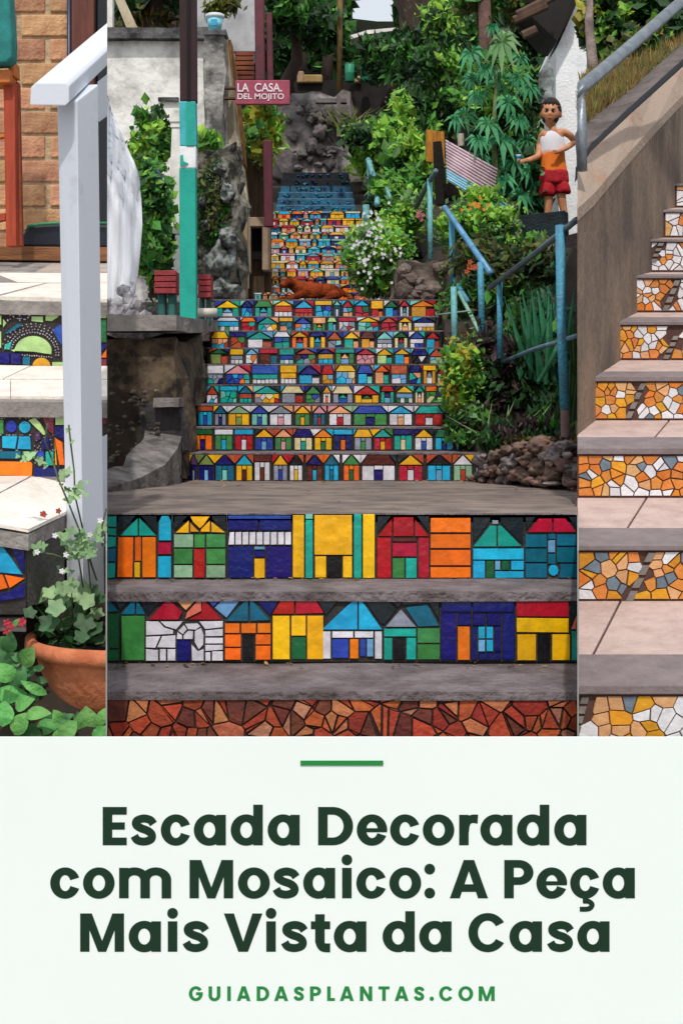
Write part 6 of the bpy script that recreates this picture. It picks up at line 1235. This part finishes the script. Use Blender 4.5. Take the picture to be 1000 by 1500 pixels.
NM = mat('foliage_herb', '74B85E', rough=.55, hx2='4C9244', scale=18, obj=.25, transl=.25, bump=.5, bscale=60); ND = mat('foliage_herb_dark', '468246', rough=.55, hx2='2C5C32', scale=18, obj=.25, transl=.2)
def ovate(c, L, Wd, up, nrm, m, parent):
    up = up.normalized(); s = up.cross(nrm).normalized(); n2 = s.cross(up); pr = [(0, .05), (.12, .6), (.3, .95), (.5, 1), (.7, .78), (.87, .4), (1, 0)]
    vs = []; 
    for t, w_ in pr: q = c+up*(t-.5)*L-n2*(t-.4)**2*L*.5; vs += [q-s*w_*Wd/2+n2*w_*Wd*.12, q-n2*.0, q+s*w_*Wd/2+n2*w_*Wd*.12]
    fs = []
    for i in range(6): a = i*3; fs += [(a, a+1, a+4, a+3), (a+1, a+2, a+5, a+4)]
    return mesh('leaf', vs, fs, m, parent, True)
HLX = [(14, 942, 30, 22, 80), (2, 965, 28, 24, 110), (33, 938, 20, 14, 30), (40, 962, 30, 26, 60), (58, 965, 22, 16, 20), (8, 985, 30, 26, 120), (30, 990, 26, 22, 70), (15, 1018, 46, 26, 10), (50, 1008, 40, 14, 150), (82, 1000, 26, 9, 15), (62, 1022, 30, 16, 165), (35, 1030, 30, 22, 30), (6, 1045, 34, 28, 90), (55, 1045, 36, 20, 10), (30, 1060, 34, 26, 60), (70, 1065, 36, 24, 20),
      (128, 1060, 44, 40, 95), (100, 1068, 30, 26, 45), (150, 1050, 24, 16, 80), (148, 1075, 26, 22, 60), (85, 1050, 22, 16, 120), (12, 1075, 30, 26, 20), (48, 1076, 30, 26, 100), (110, 1080, 30, 26, 0), (-12, 1010, 30, 26, 90), (-10, 950, 30, 26, 90), (70, 985, 16, 10, 40), (24, 912, 14, 8, 60), (44, 930, 14, 9, 100), (90, 1078, 28, 22, 60)]
hl = [q for q in HLX if not (q[0] > 52 and q[1] < 1035) and not (q[0] > 28 and q[1] < 958)]
for i, (u, v, L, Wd, a) in enumerate(hl):
    d = 3.80+R.uniform(-.04, .04); a = math.radians(a); o = ovate(P(u, v, d), L/F*d*1.1, Wd/F*d*1.1, Vector((math.cos(a), R.uniform(-.3, .3), math.sin(a))), Vector((R.uniform(-.3, .3), -1, R.uniform(.2, .9))), NM if R.random() < .7 else ND, nt_); clip(o, 'L')
for k in range(60):
    u = R.uniform(-10, 62); v = R.uniform(940+max(0, u-20)*.9, 1080); a = R.uniform(0, 6.28); d = 3.90
    o = ovate(P(u, v, d), R.uniform(14, 24)/F*d, R.uniform(10, 18)/F*d, Vector((math.cos(a), 0, math.sin(a))), Vector((R.uniform(-.3, .3), -1, R.uniform(.2, .9))), ND, nt_); 
for k in range(30):
    u, v = R.uniform(60, 158), R.uniform(1050, 1085); a = R.uniform(0, 6.28); d = 3.84
    o = ovate(P(u, v, d), R.uniform(14, 24)/F*d, R.uniform(10, 18)/F*d, Vector((math.cos(a), 0, math.sin(a))), Vector((R.uniform(-.3, .3), -1, R.uniform(.2, .9))), ND, nt_); clip(o, 'L')

# ================================================================ RIGHT FLIGHT
PK = mat('pink_stone_tread', 'C4ACA4', rough=.8, hx2='AD938C', scale=10, bump=.3, bscale=50, lo=.4, hi=.7); GN = mat('grey_stone_nosing', '86797A', rough=.85, hx2='746868', scale=14, bump=.2); DG = mat('brown_mosaic_grout', '5E4038', rough=.95, hx2='4A322C', scale=30)
RC = [mat('stone_chip_'+n_, h, rough=.5, var=.18, scale=30, hx2=h2, obj=.14, lo=.3, hi=.7, bump=.2) for n_, h, h2 in
      (('ochre', 'E0A01E', 'C9860F'), ('amber', 'D98A3C', 'C4732A'), ('peach', 'DBAA78', 'C8925E'), ('white', 'E4E2E4', 'CFCDD2'), ('slate', '75838F', '5E6C7A'), ('orange', 'E08A28', 'CC7014'))]
#        top v, bottom v, d, left u
SR = [(1018, 1150, 3.85, 845), (807, 879, 4.57, 845), (666, 728, 5.21, 845), (559, 614.5, 5.77, 859.5), (476.5, 526.5, 6.26, 895.5), (408, 456.5, 6.64, 925), (354, 397.5, 7.0, 952), (311, 347, 7.35, 972), (271.5, 303, 7.7, 988.5)]
noses = [(958, 1004), (773, 799), (640, 656.5), (544, 551.5), (464.5, 471), (401.5, 404), (349.5, 351), (306.5, 308), (267.5, 269)]
rl = ['lowest step of the right flight, only its top mosaic edge showing', 'second step from below in the right flight, ochre and slate chips', 'third step of the right flight, amber and white chips without a grey bar', 'fourth step of the right flight, slanting grey bar near its left end',
      'fifth step of the right flight, white and amber chips', 'sixth step of the right flight, mostly white chips with an amber corner', 'seventh step of the right flight, white chips and a thin grey bar', 'eighth step of the right flight, small white riser', 'highest visible step of the right flight at the picture edge']
rr = random.Random(21); UE = 1060
for k, (vt, vb, d, ul) in enumerate(SR):
    st = empty('mosaic_step', P(ul+60, vb, d), rl[k], 'mosaic step', 'mosaic steps of the right flight')
    nv0, nv1 = noses[k]
    nxt = SR[k+1] if k+1 < len(SR) else (240, 267, 8.05, 1002)
    zf = zof(nv1, d-.015); df = d-.015; db = nxt[2]; zb = zof(nxt[1]+1.2, db)
    sl = (zb-zf)/(db-df)
    # depth where the grey nosing ends
    tn = (VH-nv0)/F; dn = (zf-ZC-sl*df)/(tn-sl) if abs(tn-sl) > 1e-4 else df+.1
    dn = min(max(dn, df+.03), db-.03)
    zn = zf+sl*(dn-df)
    xl0, xl1, xlb = xof(ul-(0 if k < 3 else 3), df), xof(ul, dn), xof(nxt[3], db)
    if k < 3: xl0, xlb = xof(845, df), xof(845, db)
    if k == 2: xlb = xof(845, db)
    xr = lambda dd: xof(UE, dd)
    def part4(nm, a, b_, m, th, lift=0.0):
        q = [Vector((a[0], a[1], a[2]+lift)), Vector((xr(a[1]), a[1], a[2]+lift)), Vector((xr(b_[1]), b_[1], b_[2]+lift)), Vector((b_[0], b_[1], b_[2]+lift))]
        o_ = MB(); o_.prism(q, (0, 0, -th)); return fixn(o_.build(nm, m, st))
    xn = xl0+(xlb-xl0)*(dn-df)/(db-df)
    thk = (noses[k][1] and (vt-nv1)/F*d)*.95
    bevel(part4('nosing', (xl0, df, zf), (xn, dn-.001, zn), GN, max(.012, thk)), .003, 2)
    # pink slabs with a slanting joint
    def lineu(v): return None
    js = {0: ((868, 958), (908, 886)), 1: ((918, 773), (946, 733)), 2: ((958, 640), (979, 618)), 3: None, }.get(k)
    if js:
        ja, jb = xof(js[0][0], dn), xof(js[1][0], db); gp_ = .004
        for nm_, qa, qb in (('paving_slab', (xn, ja-gp_), (xlb, jb-gp_)), ('paving_slab', (ja+gp_, xr(dn)), (jb+gp_, xr(db)))):
            o_ = MB(); o_.prism([Vector((qa[0], dn, zn)), Vector((qa[1], dn, zn)), Vector((qb[1], db, zb)), Vector((qb[0], db, zb))], (0, 0, -.03)); bevel(fixn(o_.build(nm_, PK, st)), .002, 1)
        part4('paving_bed', (xn, dn, zn-.006), (xlb, db+.05, zb-.006), DG, .03)
    else: part4('paving_slab', (xn, dn, zn), (xlb, db, zb), PK, .03)
    o_ = MB(); x0 = xof(max(ul, 845), d); o_.box(x0, xof(UE, d), d, d+.3, zof(vb+60, d), zof(vt-2, d)); clip(fixn(o_.build('riser_bed', DG, st)), 'R')
    # chips
    ny = {0: 7, 1: 5, 2: 5, 3: 5, 4: 5, 5: 5, 6: 5, 7: 4, 8: 4}[k]; cell = (vb-vt)/ny; nx = int((1010-ul)/(cell*1.22))
    bar = {1: ((955, 806), (920, 882)), 3: ((942, 559), (918, 614)), 4: ((990, 490), (973, 527)), 5: ((992, 408), (972, 457)), 6: ((968, 354), (955, 385)), 0: ((857, 1018), (842, 1075))}.get(k)
    wts = {0: [3, 1, 4, 3, 2, 0], 1: [4, 3, 4, 2, 3, 1], 2: [1, 5, 4, 5, 1, 3], 3: [4, 4, 3, 5, 1, 1], 4: [3, 4, 3, 7, 1, 1]}.get(k, [0, 1, 1, 9, 0, 0] if k > 5 else [0, 2, 2, 6, 0, 1])
    mb = MB()
    for c in voronoi(ul+1, vt+1, 1012, vb-1, nx, ny, .5, rr, .1):
        cu = sum(p[0] for p in c)/len(c); cv = sum(p[1] for p in c)/len(c)
        if bar:
            (ua, va), (ub, vb_) = bar; ux = ua+(ub-ua)*(cv-va)/(vb_-va)
            if abs(cu-ux) < 6+cell*.22 and cv < vb_: continue
        i = rr.choices(range(6), wts)[0]
        tile('stone_chip', c, d, RC[i], st, gap=rr.uniform(.7, 1.1) if k < 3 else .65, th=rr.uniform(.004, .007), lo=846)
    if bar:
        (ua, va), (ub, vb_) = bar; n_ = 4; hw_ = 6.0 if k < 3 else 4.6
        for q in range(n_):
            t0, t1 = q/n_+.02, (q+1)/n_-.02; pa = (ua+(ub-ua)*t0, va+(vb_-va)*t0+1); pb_ = (ua+(ub-ua)*t1, va+(vb_-va)*t1)
            tile('grey_bar_tile', [(pa[0]-hw_, pa[1]), (pa[0]+hw_, pa[1]), (pb_[0]+hw_, pb_[1]), (pb_[0]-hw_, pb_[1])], d, mat('grey_bar', '8A827C', rough=.7, hx2='6E6862', scale=20, obj=.15), st, .4, lo=846, hi=1012)
# stringer wall left of the steps, stepping with them
SWM = mat('stained_concrete_wall', '86715F', rough=.95, hx2='554940', scale=2.0, bump=.6, bscale=30, lo=.38, hi=.62, stretch=(1.3, 1.3, .7), detail=9); COP = mat('rusty_coping', '9C897A', rough=.95, hx2='96603E', scale=2.5, bump=.5, bscale=40, lo=.5, hi=.72)
sw_ = empty('stringer_wall', P(900, 400, 6), 'grey stained concrete wall climbing beside the right flight, rusty coping', 'wall')
A0 = (845, 5.0); A1 = (1040, 8.6)
def pw(u):   # depth of the wall plane seen at column u: vertical plane through the left ends of the steps
    x0, y0, x1, y1 = xof(845, 5.45), 5.45, xof(988, 7.7), 7.7
    k2 = (u-500)/F; # x0+t(x1-x0) = k2*(y0+t(y1-y0))
    t = (k2*y0-x0)/((x1-x0)-k2*(y1-y0)); return y0+t*(y1-y0)
top = [(845, 306), (871, 282), (896, 252), (924, 220), (960, 180), (1000, 139), (1022, 112)]
b = MB(); q = [P(u, v, pw(u)) for u, v in top]; q += [P(1022, 400, pw(1022)), P(1000, 420, pw(1000)), P(950, 700, pw(950)), P(845, 720, pw(845))]
b.prism(q, (-.0, .55, 0)); o = fixn(b.build('wall_face', SWM, sw_)); rough_up(o, 2, .004, 4); clip(o, 'R')
b = MB(); lo_ = [P(u, v, pw(u)-.01) for u, v in top]; hi_ = [(845, 252), (865, 222), (893, 195), (925, 165), (955, 138), (1000, 97), (1022, 76)]
up_ = [P(u, v, pw(top[i][0])+.42) for i, (u, v) in enumerate(hi_)]
n_ = len(lo_); vs = lo_+up_+[p+Vector((0, 0, -.05)) for p in lo_]+[p+Vector((0, 0, -.05)) for p in up_]; fs = []
for i in range(n_-1): fs += [(i, i+1, n_+i+1, n_+i), (2*n_+i, 2*n_+i+1, i+1, i), (3*n_+i, 3*n_+i+1, 2*n_+i+1, 2*n_+i), (n_+i, n_+i+1, 3*n_+i+1, 3*n_+i)]
b.add(vs, fs); o = fixn(b.build('coping', COP, sw_)); clip(o, 'R')
# near-black strip painted as a shadow line, and upper verge
b = MB(); g0 = [P(u, v, pw(top[i][0])+.44)+Vector((0, 0, -.03)) for i, (u, v) in enumerate(hi_)]; g1 = [P(u+1, v-12, pw(top[i][0])+.60) for i, (u, v) in enumerate(hi_)]
v2 = [(845, 190), (860, 178), (885, 160), (912, 140), (940, 115), (1000, 62), (1022, 44)]
g2 = [P(u, v, pw(top[i][0])+1.15) for i, (u, v) in enumerate(v2)]; g3 = [p+Vector((.4, 2.2, .75)) for p in g2]
VG = mat('grey_verge', '6E6360', rough=1, hx2='4E4642', scale=6, bump=.6); GV = mat('shadow_black', '1E2026', rough=.9)
vs = g0+g1; fs = [(i, i+1, n_+i+1, n_+i) for i in range(n_-1)]; 
o = mesh('shadow_strip', vs, fs, GV, sw_); sm = o.modifiers.new('t', 'SOLIDIFY'); sm.thickness = .02; clip(o, 'R')
vs = g1+g2; o = mesh('verge', vs, fs, VG); clip(o, 'R'); rough_up(o, 2, .01, 4); struct(o); o.modifiers.new('t', 'SOLIDIFY').thickness = .03
GRS = mat('dry_grass_soil', '6A6238', rough=1, hx2='4A4428', scale=8, bump=.6)
vs = g2+g3; o = mesh('grass_bank', vs, fs, GRS); clip(o, 'R'); rough_up(o, 3, .03, 3); struct(o); o.modifiers.new('t', 'SOLIDIFY').thickness = .03
b = MB(); 
for k in range(5200):
    i = R.randrange(n_-1); a = g2[i].lerp(g2[i+1], R.random()); p = a+Vector((.4, 2.2, .75))*R.random()**1.4*.9
    if not ok_bay(p, 'R'): continue
    h = R.uniform(.02, .09); s = Vector((R.uniform(-1, 1), R.uniform(-1, 1), 0))*.006; b.add([p-s, p+s, p+Vector((R.uniform(-.03, .03), R.uniform(-.03, .03), h))], [(0, 1, 2)], R.randrange(3))
o = b.build('grass', [leafmat('grass_green', '7A8038', '5A6428'), leafmat('grass_dry', 'A08A50', '7E6A3C'), leafmat('grass_rust', '8A6440', '6A5030')]); o['kind'] = 'stuff'
# back hedge of the right flight
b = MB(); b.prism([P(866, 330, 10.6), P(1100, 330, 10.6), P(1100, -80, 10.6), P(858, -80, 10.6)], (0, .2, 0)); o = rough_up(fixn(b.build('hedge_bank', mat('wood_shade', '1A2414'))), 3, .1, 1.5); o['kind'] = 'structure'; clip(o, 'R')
for lb_, c, r_, n, ms in (('tangled yellow green shrub at the top of the right flight, left of the pipe', (880, 28, 9.9), (38, 50), 1500, ['bright', 'dark', 'yellow', 'dark']), ('autumn tinted shrub under the galvanised rail', (925, 70, 9.7), (40, 30), 1000, ['autumn', 'olive', 'dark', 'bright']), ('dark leafy shrub above the galvanised rail', (965, 12, 10.0), (50, 35), 1500, ['dark', 'bright', 'mid', 'dark']), ('brown and green shrub at the right picture edge', (1000, 50, 9.6), (40, 30), 900, ['autumn', 'dark', 'bright'])):
    bush('hedge_shrub', lb_, c, r_, .3, n, .075, ms, bay='R', clumps=26, spread=.24, aspect=.75, group='shrubs behind the right flight')
b = MB(); b.tube([P(869, 118, 9.3), P(866, 80, 9.3), P(862, 30, 9.4), P(864, -40, 9.4)], [.045, .035, .03, .03], 9); o = b.build('grey_trunk', mat('pale_bark', '9A8A84', rough=.95, hx2='5E524C', scale=8, bump=.6), None, True); lbl(o, 'pale grey trunk at the left end of the hedge behind the galvanised rail', 'tree')
gr_ = empty('galvanised_rail', P(851, 248, 5.6), 'thick galvanised pipe handrail on one short post above the stringer wall', 'railing')
GM = mat('galvanised_steel', '8A929A', rough=.42, hx2='6A7076', scale=14, metal=.5, bump=.1)
b = MB(); b.tube([P(838, 141, 5.7), P(853, 127, 5.75), P(925, 66, 6.3), P(1000, 0, 6.9), P(1040, -34, 7.2)], .0285, 18); o = b.build('rail', GM, gr_, True); clip(o, 'R')
b = MB(); b.tube([P(852, 250, 5.62), P(851.5, 180, 5.64), P(849, 150, 5.68), P(853, 130, 5.74)], .021, 16); o = b.build('post', GM, gr_, True); clip(o, 'R')

# ================================================================ LETTERED BOARD in front of the three flights
BDp = 3.705
bd = empty('lettered_board', (0, BDp, .0), 'long pale board lettered in dark green standing before the three stairways', 'board')
o = MB(); o.box(xof(-150, BDp), xof(1150, BDp), BDp, BDp+.008, 0, zof(1080, BDp)); fixn(o.build('panel', mat('pale_mint_paint', 'EFF8F4', rough=.9, hx2='EDF6F2', scale=1, spec=.1), bd))
for x in (-.75, .75, -1.2, 1.2):
    o = MB(); o.box(x-.02, x+.02, BDp+.012, BDp+.03, 0, zof(1110, BDp)); fixn(o.build('support_post', mat('batten_wood', '8A7458', rough=.9), bd))
LG = mat('dark_green_letter', '1B3626', rough=.8, var=.03, spec=.2); LG2 = mat('mid_green_letter', '288844', rough=.8, var=.03, spec=.2)
def strk(pts, w_, smooth=True, n=6):
    """centre line -> outline polygon of even width"""
    if smooth and len(pts) > 2:
        q = []; pp = [pts[0]]+list(pts)+[pts[-1]]
        for i in range(1, len(pp)-2):
            p0, p1, p2, p3 = pp[i-1:i+3]
            for k in range(n):
                t = k/n; q.append(tuple(.5*((2*p1[j])+(-p0[j]+p2[j])*t+(2*p0[j]-5*p1[j]+4*p2[j]-p3[j])*t*t+(-p0[j]+3*p1[j]-3*p2[j]+p3[j])*t**3) for j in (0, 1)))
        q.append(pts[-1]); pts = q
    L, Rr = [], []
    ws = w_ if isinstance(w_, list) else None
    for i, p in enumerate(pts):
        a = pts[max(i-1, 0)]; c = pts[min(i+1, len(pts)-1)]; dx, dy = c[0]-a[0], c[1]-a[1]; l_ = math.hypot(dx, dy) or 1; nx_, ny_ = -dy/l_, dx/l_
        t = i/(len(pts)-1); ww = (ws[0]*(1-abs(2*t-1))+ws[1]*abs(2*t-1)) if ws else w_
        L.append((p[0]+nx_*ww/2, p[1]+ny_*ww/2)); Rr.append((p[0]-nx_*ww/2, p[1]-ny_*ww/2))
    return L+Rr[::-1]
def arc(cx, cy, rx, ry, tx, ty, a0, a1, n=28):
    o_, i_ = [], []
    for k in range(n+1):
        a = math.radians(a0+(a1-a0)*k/n); o_.append((cx+rx*math.cos(a), cy+ry*math.sin(a))); i_.append((cx+(rx-tx)*math.cos(a), cy+(ry-ty)*math.sin(a)))
    return o_+i_[::-1]
def glyph(ch, W, H, t, low=True):
    """polygons, x 0..W, y up from the base line; H cap height, t stem"""
    X = H*.795; ty = t*.80; r = []
    R_ = lambda x0, y0, x1, y1: r.append([(x0, y0), (x1, y0), (x1, y1), (x0, y1)])
    ov = t*.05
    if ch in 'adoceç':
        rw = W if ch in 'oceç' else W-t*.12
        cx, rx, cy, ry = rw/2, rw/2, X/2, X/2+ov
        if ch == 'o': r += [arc(cx, cy, rx, ry, t, ty, 0, 180), arc(cx, cy, rx, ry, t, ty, 180, 360)]
        if ch in 'ad':
            r += [arc(cx, cy, rx, ry, t, ty, 0, 180), arc(cx, cy, rx, ry, t, ty, 180, 360)]; R_(W-t, 0, W, X if ch == 'a' else H*1.06)
        if ch in 'cç': r.append(arc(cx, cy, rx, ry, t, ty, 21, 339, 44))
        if ch == 'ç':
            r.append([(W*.42, 1), (W*.60, 1), (W*.58, -7.2), (W*.42, -7.2)]); r.append(strk([(W*.45, -4.2), (W*.62, -4.6), (W*.735, -9.5), (W*.62, -15.4), (W*.32, -16)], 7.2))
        if ch == 'e':
            r += [arc(cx, cy, rx, ry, t, ty, -2, 180, 30), arc(cx, cy, rx, ry, t, ty, 180, 338, 26)]; R_(t*.7, X*.43, W-.3, X*.56)
    elif ch == 's' or ch == 'S':
        h = X if ch == 's' else H; u_ = W/38.; k = h/45.
        r.append(strk([(33*u_, 31.5*k), (28.5*u_, 37.2*k), (19*u_, 39.6*k), (9.2*u_, 36.5*k), (7.8*u_, 30.5*k), (14*u_, 25.6*k), (25*u_, 21.2*k), (30.6*u_, 15.5*k), (29.2*u_, 8.6*k), (19.5*u_, 5.4*k), (9.5*u_, 7.6*k), (5.2*u_, 14*k)], (t*.84 if ch == 's' else t*.9)))
    elif ch == 'E': R_(0, 0, t, H); R_(t-.5, 0, W, t*.80); R_(t-.5, H-t*.80, W, H); R_(t-.5, H*.41, W*.92, H*.41+t*.75)
    elif ch == 'D': R_(0, 0, t, H); r.append([(t-.5, H), (W*.42, H)]+[(W*.42+(W*.58)*math.sin(a), H/2+H/2*math.cos(a)) for a in [math.pi*k/24 for k in range(1, 24)]]+[(W*.42, 0), (t-.5, 0), (t-.5, ty), (W*.42, ty)]+[(W*.42+(W*.58-t)*math.sin(a), H/2-(H/2-ty)*math.cos(a)) for a in [math.pi*k/24 for k in range(1, 24)]]+[(W*.42, H-ty), (t-.5, H-ty)])
    elif ch == 'P':
        ry_ = H*.325; cy = H-ry_; R_(0, 0, t, H); x_ = W*.5
        r.append([(t-.5, H), (x_, H)]+[(x_+(W-x_)*math.sin(a), cy+ry_*math.cos(a)) for a in [math.pi*k/20 for k in range(1, 20)]]+[(x_, cy-ry_), (t-.5, cy-ry_), (t-.5, cy-ry_+ty), (x_, cy-ry_+ty)]+[(x_+(W-x_-t)*math.sin(a), cy-(ry_-ty)*math.cos(a)) for a in [math.pi*k/20 for k in range(1, 20)]]+[(x_, H-ty), (t-.5, H-ty)])
    elif ch == 'r': R_(0, 0, t, X); r.append(strk([(t*.55, X*.45), (t*.75, X*.72), (t*1.25, X*.86), (W, X*.86)], [t*.8, t*.95]))
    elif ch == 'm':
        R_(0, 0, t, X); h2 = (W-t)/2
        for q in (0, 1):
            cx = t/2+h2*(q+.5); r.append(arc(cx, X*.60, h2/2+t/2, X*.40+ov, t, t*.82, 0, 180)); R_(t/2+h2*(q+1)-t/2, 0, t/2+h2*(q+1)+t/2, X*.605)
    elif ch == 'M': R_(0, 0, t*.98, H); R_(W-t*.98, 0, W, H); q = W/2; r.append([(t*.3, H), (t*1.22, H), (q+t*.42, 0), (q-t*.42, 0)]); r.append([(W-t*.3, H), (q+t*.42, 0), (q-t*.42, 0), (W-t*1.22, H)])
    elif ch == 'N': R_(0, 0, t, H); R_(W-t, 0, W, H); r.append([(0, H), (t, H), (W, 0), (W-t, 0)])
    elif ch == 'i': R_(0, 0, t, X); r.append([(t/2+t*.56*math.cos(a), H+t*.02+t*.56*math.sin(a)) for a in [2*math.pi*k/28 for k in range(28)]])
    elif ch == 'I': R_(0, 0, t, H)
    elif ch == ':':
        for cy in (t*.54, X-t*.13): r.append([(W/2+t*.56*math.cos(a), cy+t*.56*math.sin(a)) for a in [2*math.pi*k/28 for k in range(28)]])
    elif ch == '.': r.append([(W/2+t*.6*math.cos(a), t*.6+t*.6*math.sin(a)) for a in [2*math.pi*k/20 for k in range(20)]])
    elif ch == 'A': q = W/2; r.append([(0, 0), (t*1.04, 0), (q+t*.12, H*.80), (q+t*.55, H), (q-t*.55, H)]); r.append([(W, 0), (q+t*.55, H), (q-t*.55, H), (q-t*.12, H*.80), (W-t*1.04, 0)]); R_(W*.22, H*.17, W*.78, H*.17+t*.78)
    elif ch == 'V': q = W/2; r.append([(0, H), (t*1.05, H), (q+t*.12, H*.17), (q+t*.5, 0), (q-t*.5, 0)]); r.append([(W, H), (q+t*.5, 0), (q-t*.5, 0), (q-t*.12, H*.17), (W-t*1.05, H)])
    elif ch == 't': cx = W*.21; R_(cx, X*.30, cx+t, H*.98); R_(0, X-t*.82, W*.95, X); r.append(strk([(cx+t/2, X*.42), (cx+t*.53, X*.28), (cx+t*.85, t*.46), (W*.95, t*.41)], t*.92, True))
    elif ch == 'C': r.append(arc(W*.51, H/2, W*.51, H/2+ov, t, ty, 32, 328, 50))
    elif ch == 'G': r.append(arc(W*.5, H/2, W*.5, H/2+ov, t, ty, 34, 358, 50)); R_(W*.52, H*.40, W, H*.40+t*.8)
    elif ch == 'O': r += [arc(W/2, H/2, W/2, H/2+ov, t, ty, 0, 180), arc(W/2, H/2, W/2, H/2+ov, t, ty, 180, 360)]
    elif ch == 'U': R_(0, H*.36, t, H); R_(W-t, H*.36, W, H); r.append(arc(W/2, H*.38, W/2, H*.38+ov, t, ty, 180, 360))
    elif ch == 'L': R_(0, 0, t, H); R_(t-.3, 0, W, ty)
    elif ch == 'T': R_(W/2-t/2, 0, W/2+t/2, H-.5); R_(0, H-ty, W, H)
    return r
def letters(items, base, H, t, m):
    for ch, x0, x1 in items:
        b = MB()
        for k, poly in enumerate(glyph(ch, x1-x0, H, t)):
            th = .0009+.00012*k; q = [P(x0+x, base-y, BDp) for x, y in poly]; b.prism([Vector((p.x, BDp-th, p.z)) for p in q], (0, th-.0001, 0))
        o = b.build('letter', m, bd); fixn(o)
letters([('E', 150.8, 186), ('s', 191.8, 230), ('c', 235.8, 279.8), ('a', 284, 331), ('d', 338, 385), ('a', 392, 439), ('D', 465.8, 517), ('e', 522.3, 567), ('c', 571, 615), ('o', 618.8, 665), ('r', 672, 699.4), ('a', 703, 750), ('d', 756.7, 803.9), ('a', 811, 858.2)], 1238, 56, 14, LG)
letters([('c', 74, 117.8), ('o', 122, 168.2), ('m', 174.8, 251), ('M', 277.8, 341.6), ('o', 348.6, 395.3), ('s', 399.2, 438.8), ('a', 444, 490.8), ('i', 500.9, 515.4), ('c', 521.6, 566), ('o', 570, 616.6), (':', 620, 638), ('A', 658.4, 714.3), ('P', 738, 780.7), ('e', 785, 830), ('ç', 834.4, 878.2), ('a', 882, 929)], 1315.7, 56, 14, LG)
letters([('M', 117.8, 182), ('a', 188.8, 236), ('i', 246, 260.4), ('s', 267.6, 306.4), ('V', 328, 384.4), ('i', 390, 404), ('s', 411.6, 450.8), ('t', 455.2, 485), ('a', 488.8, 536.4), ('d', 560, 607.2), ('a', 613.6, 661), ('C', 685.6, 740.8), ('a', 745.6, 793.2), ('s', 800.4, 840), ('a', 844.8, 892)], 1394, 56, 14, LG)
letters([('G', 276.8, 297.2), ('U', 305.6, 323), ('I', 333, 338.2), ('A', 346.9, 367), ('D', 376, 394.4), ('A', 401.6, 422), ('S', 430, 445.5), ('P', 454, 470.2), ('L', 479, 490.4), ('A', 497.6, 518), ('N', 526.9, 545), ('T', 554, 570.2), ('A', 577.8, 598), ('S', 605.8, 621.4), ('.', 628.5, 635.5), ('C', 642.8, 663.2), ('O', 671, 692.5), ('M', 700.6, 724)], 1466, 21.2, 5.2, LG2)
b = MB(); b.box(xof(440, BDp), xof(561, BDp), BDp-.003, BDp-.0002, zof(1121, BDp), zof(1114, BDp)); fixn(b.build('green_bar', LG2, bd))

b = MB()
for k in range(150):
    d = R.choice((R.uniform(4.3, 4.38), R.uniform(4.62, 4.655), R.uniform(4.8, 7.9), R.uniform(7.7, 7.98), R.uniform(7.7, 7.98))); u = R.uniform(165, 835) if d < 6 else R.uniform(260, 830)
    if 4.66 < d: z = zB+(zL-zB)*min(1, (d-dB)/(D1-dB))+.012
    else: z = (zT if d < 4.4 else zA)+.008
    x = xof(u, d); s_ = R.uniform(.005, .014)*(1 if d < 5 else 1.5); leaf_quads(b, Vector((x, d, z)), Vector((R.uniform(-1, 1), R.uniform(-1, 1), .1)), Vector((0, 0, 1)), s_*2, s_, R.randrange(3))
o = b.build('fallen_leaves', [LM['autumn'], mat('tan_dry_leaf', 'B08A5A', rough=.9), mat('dark_dry_leaf', '4A3226', rough=.9)]); o['kind'] = 'stuff'
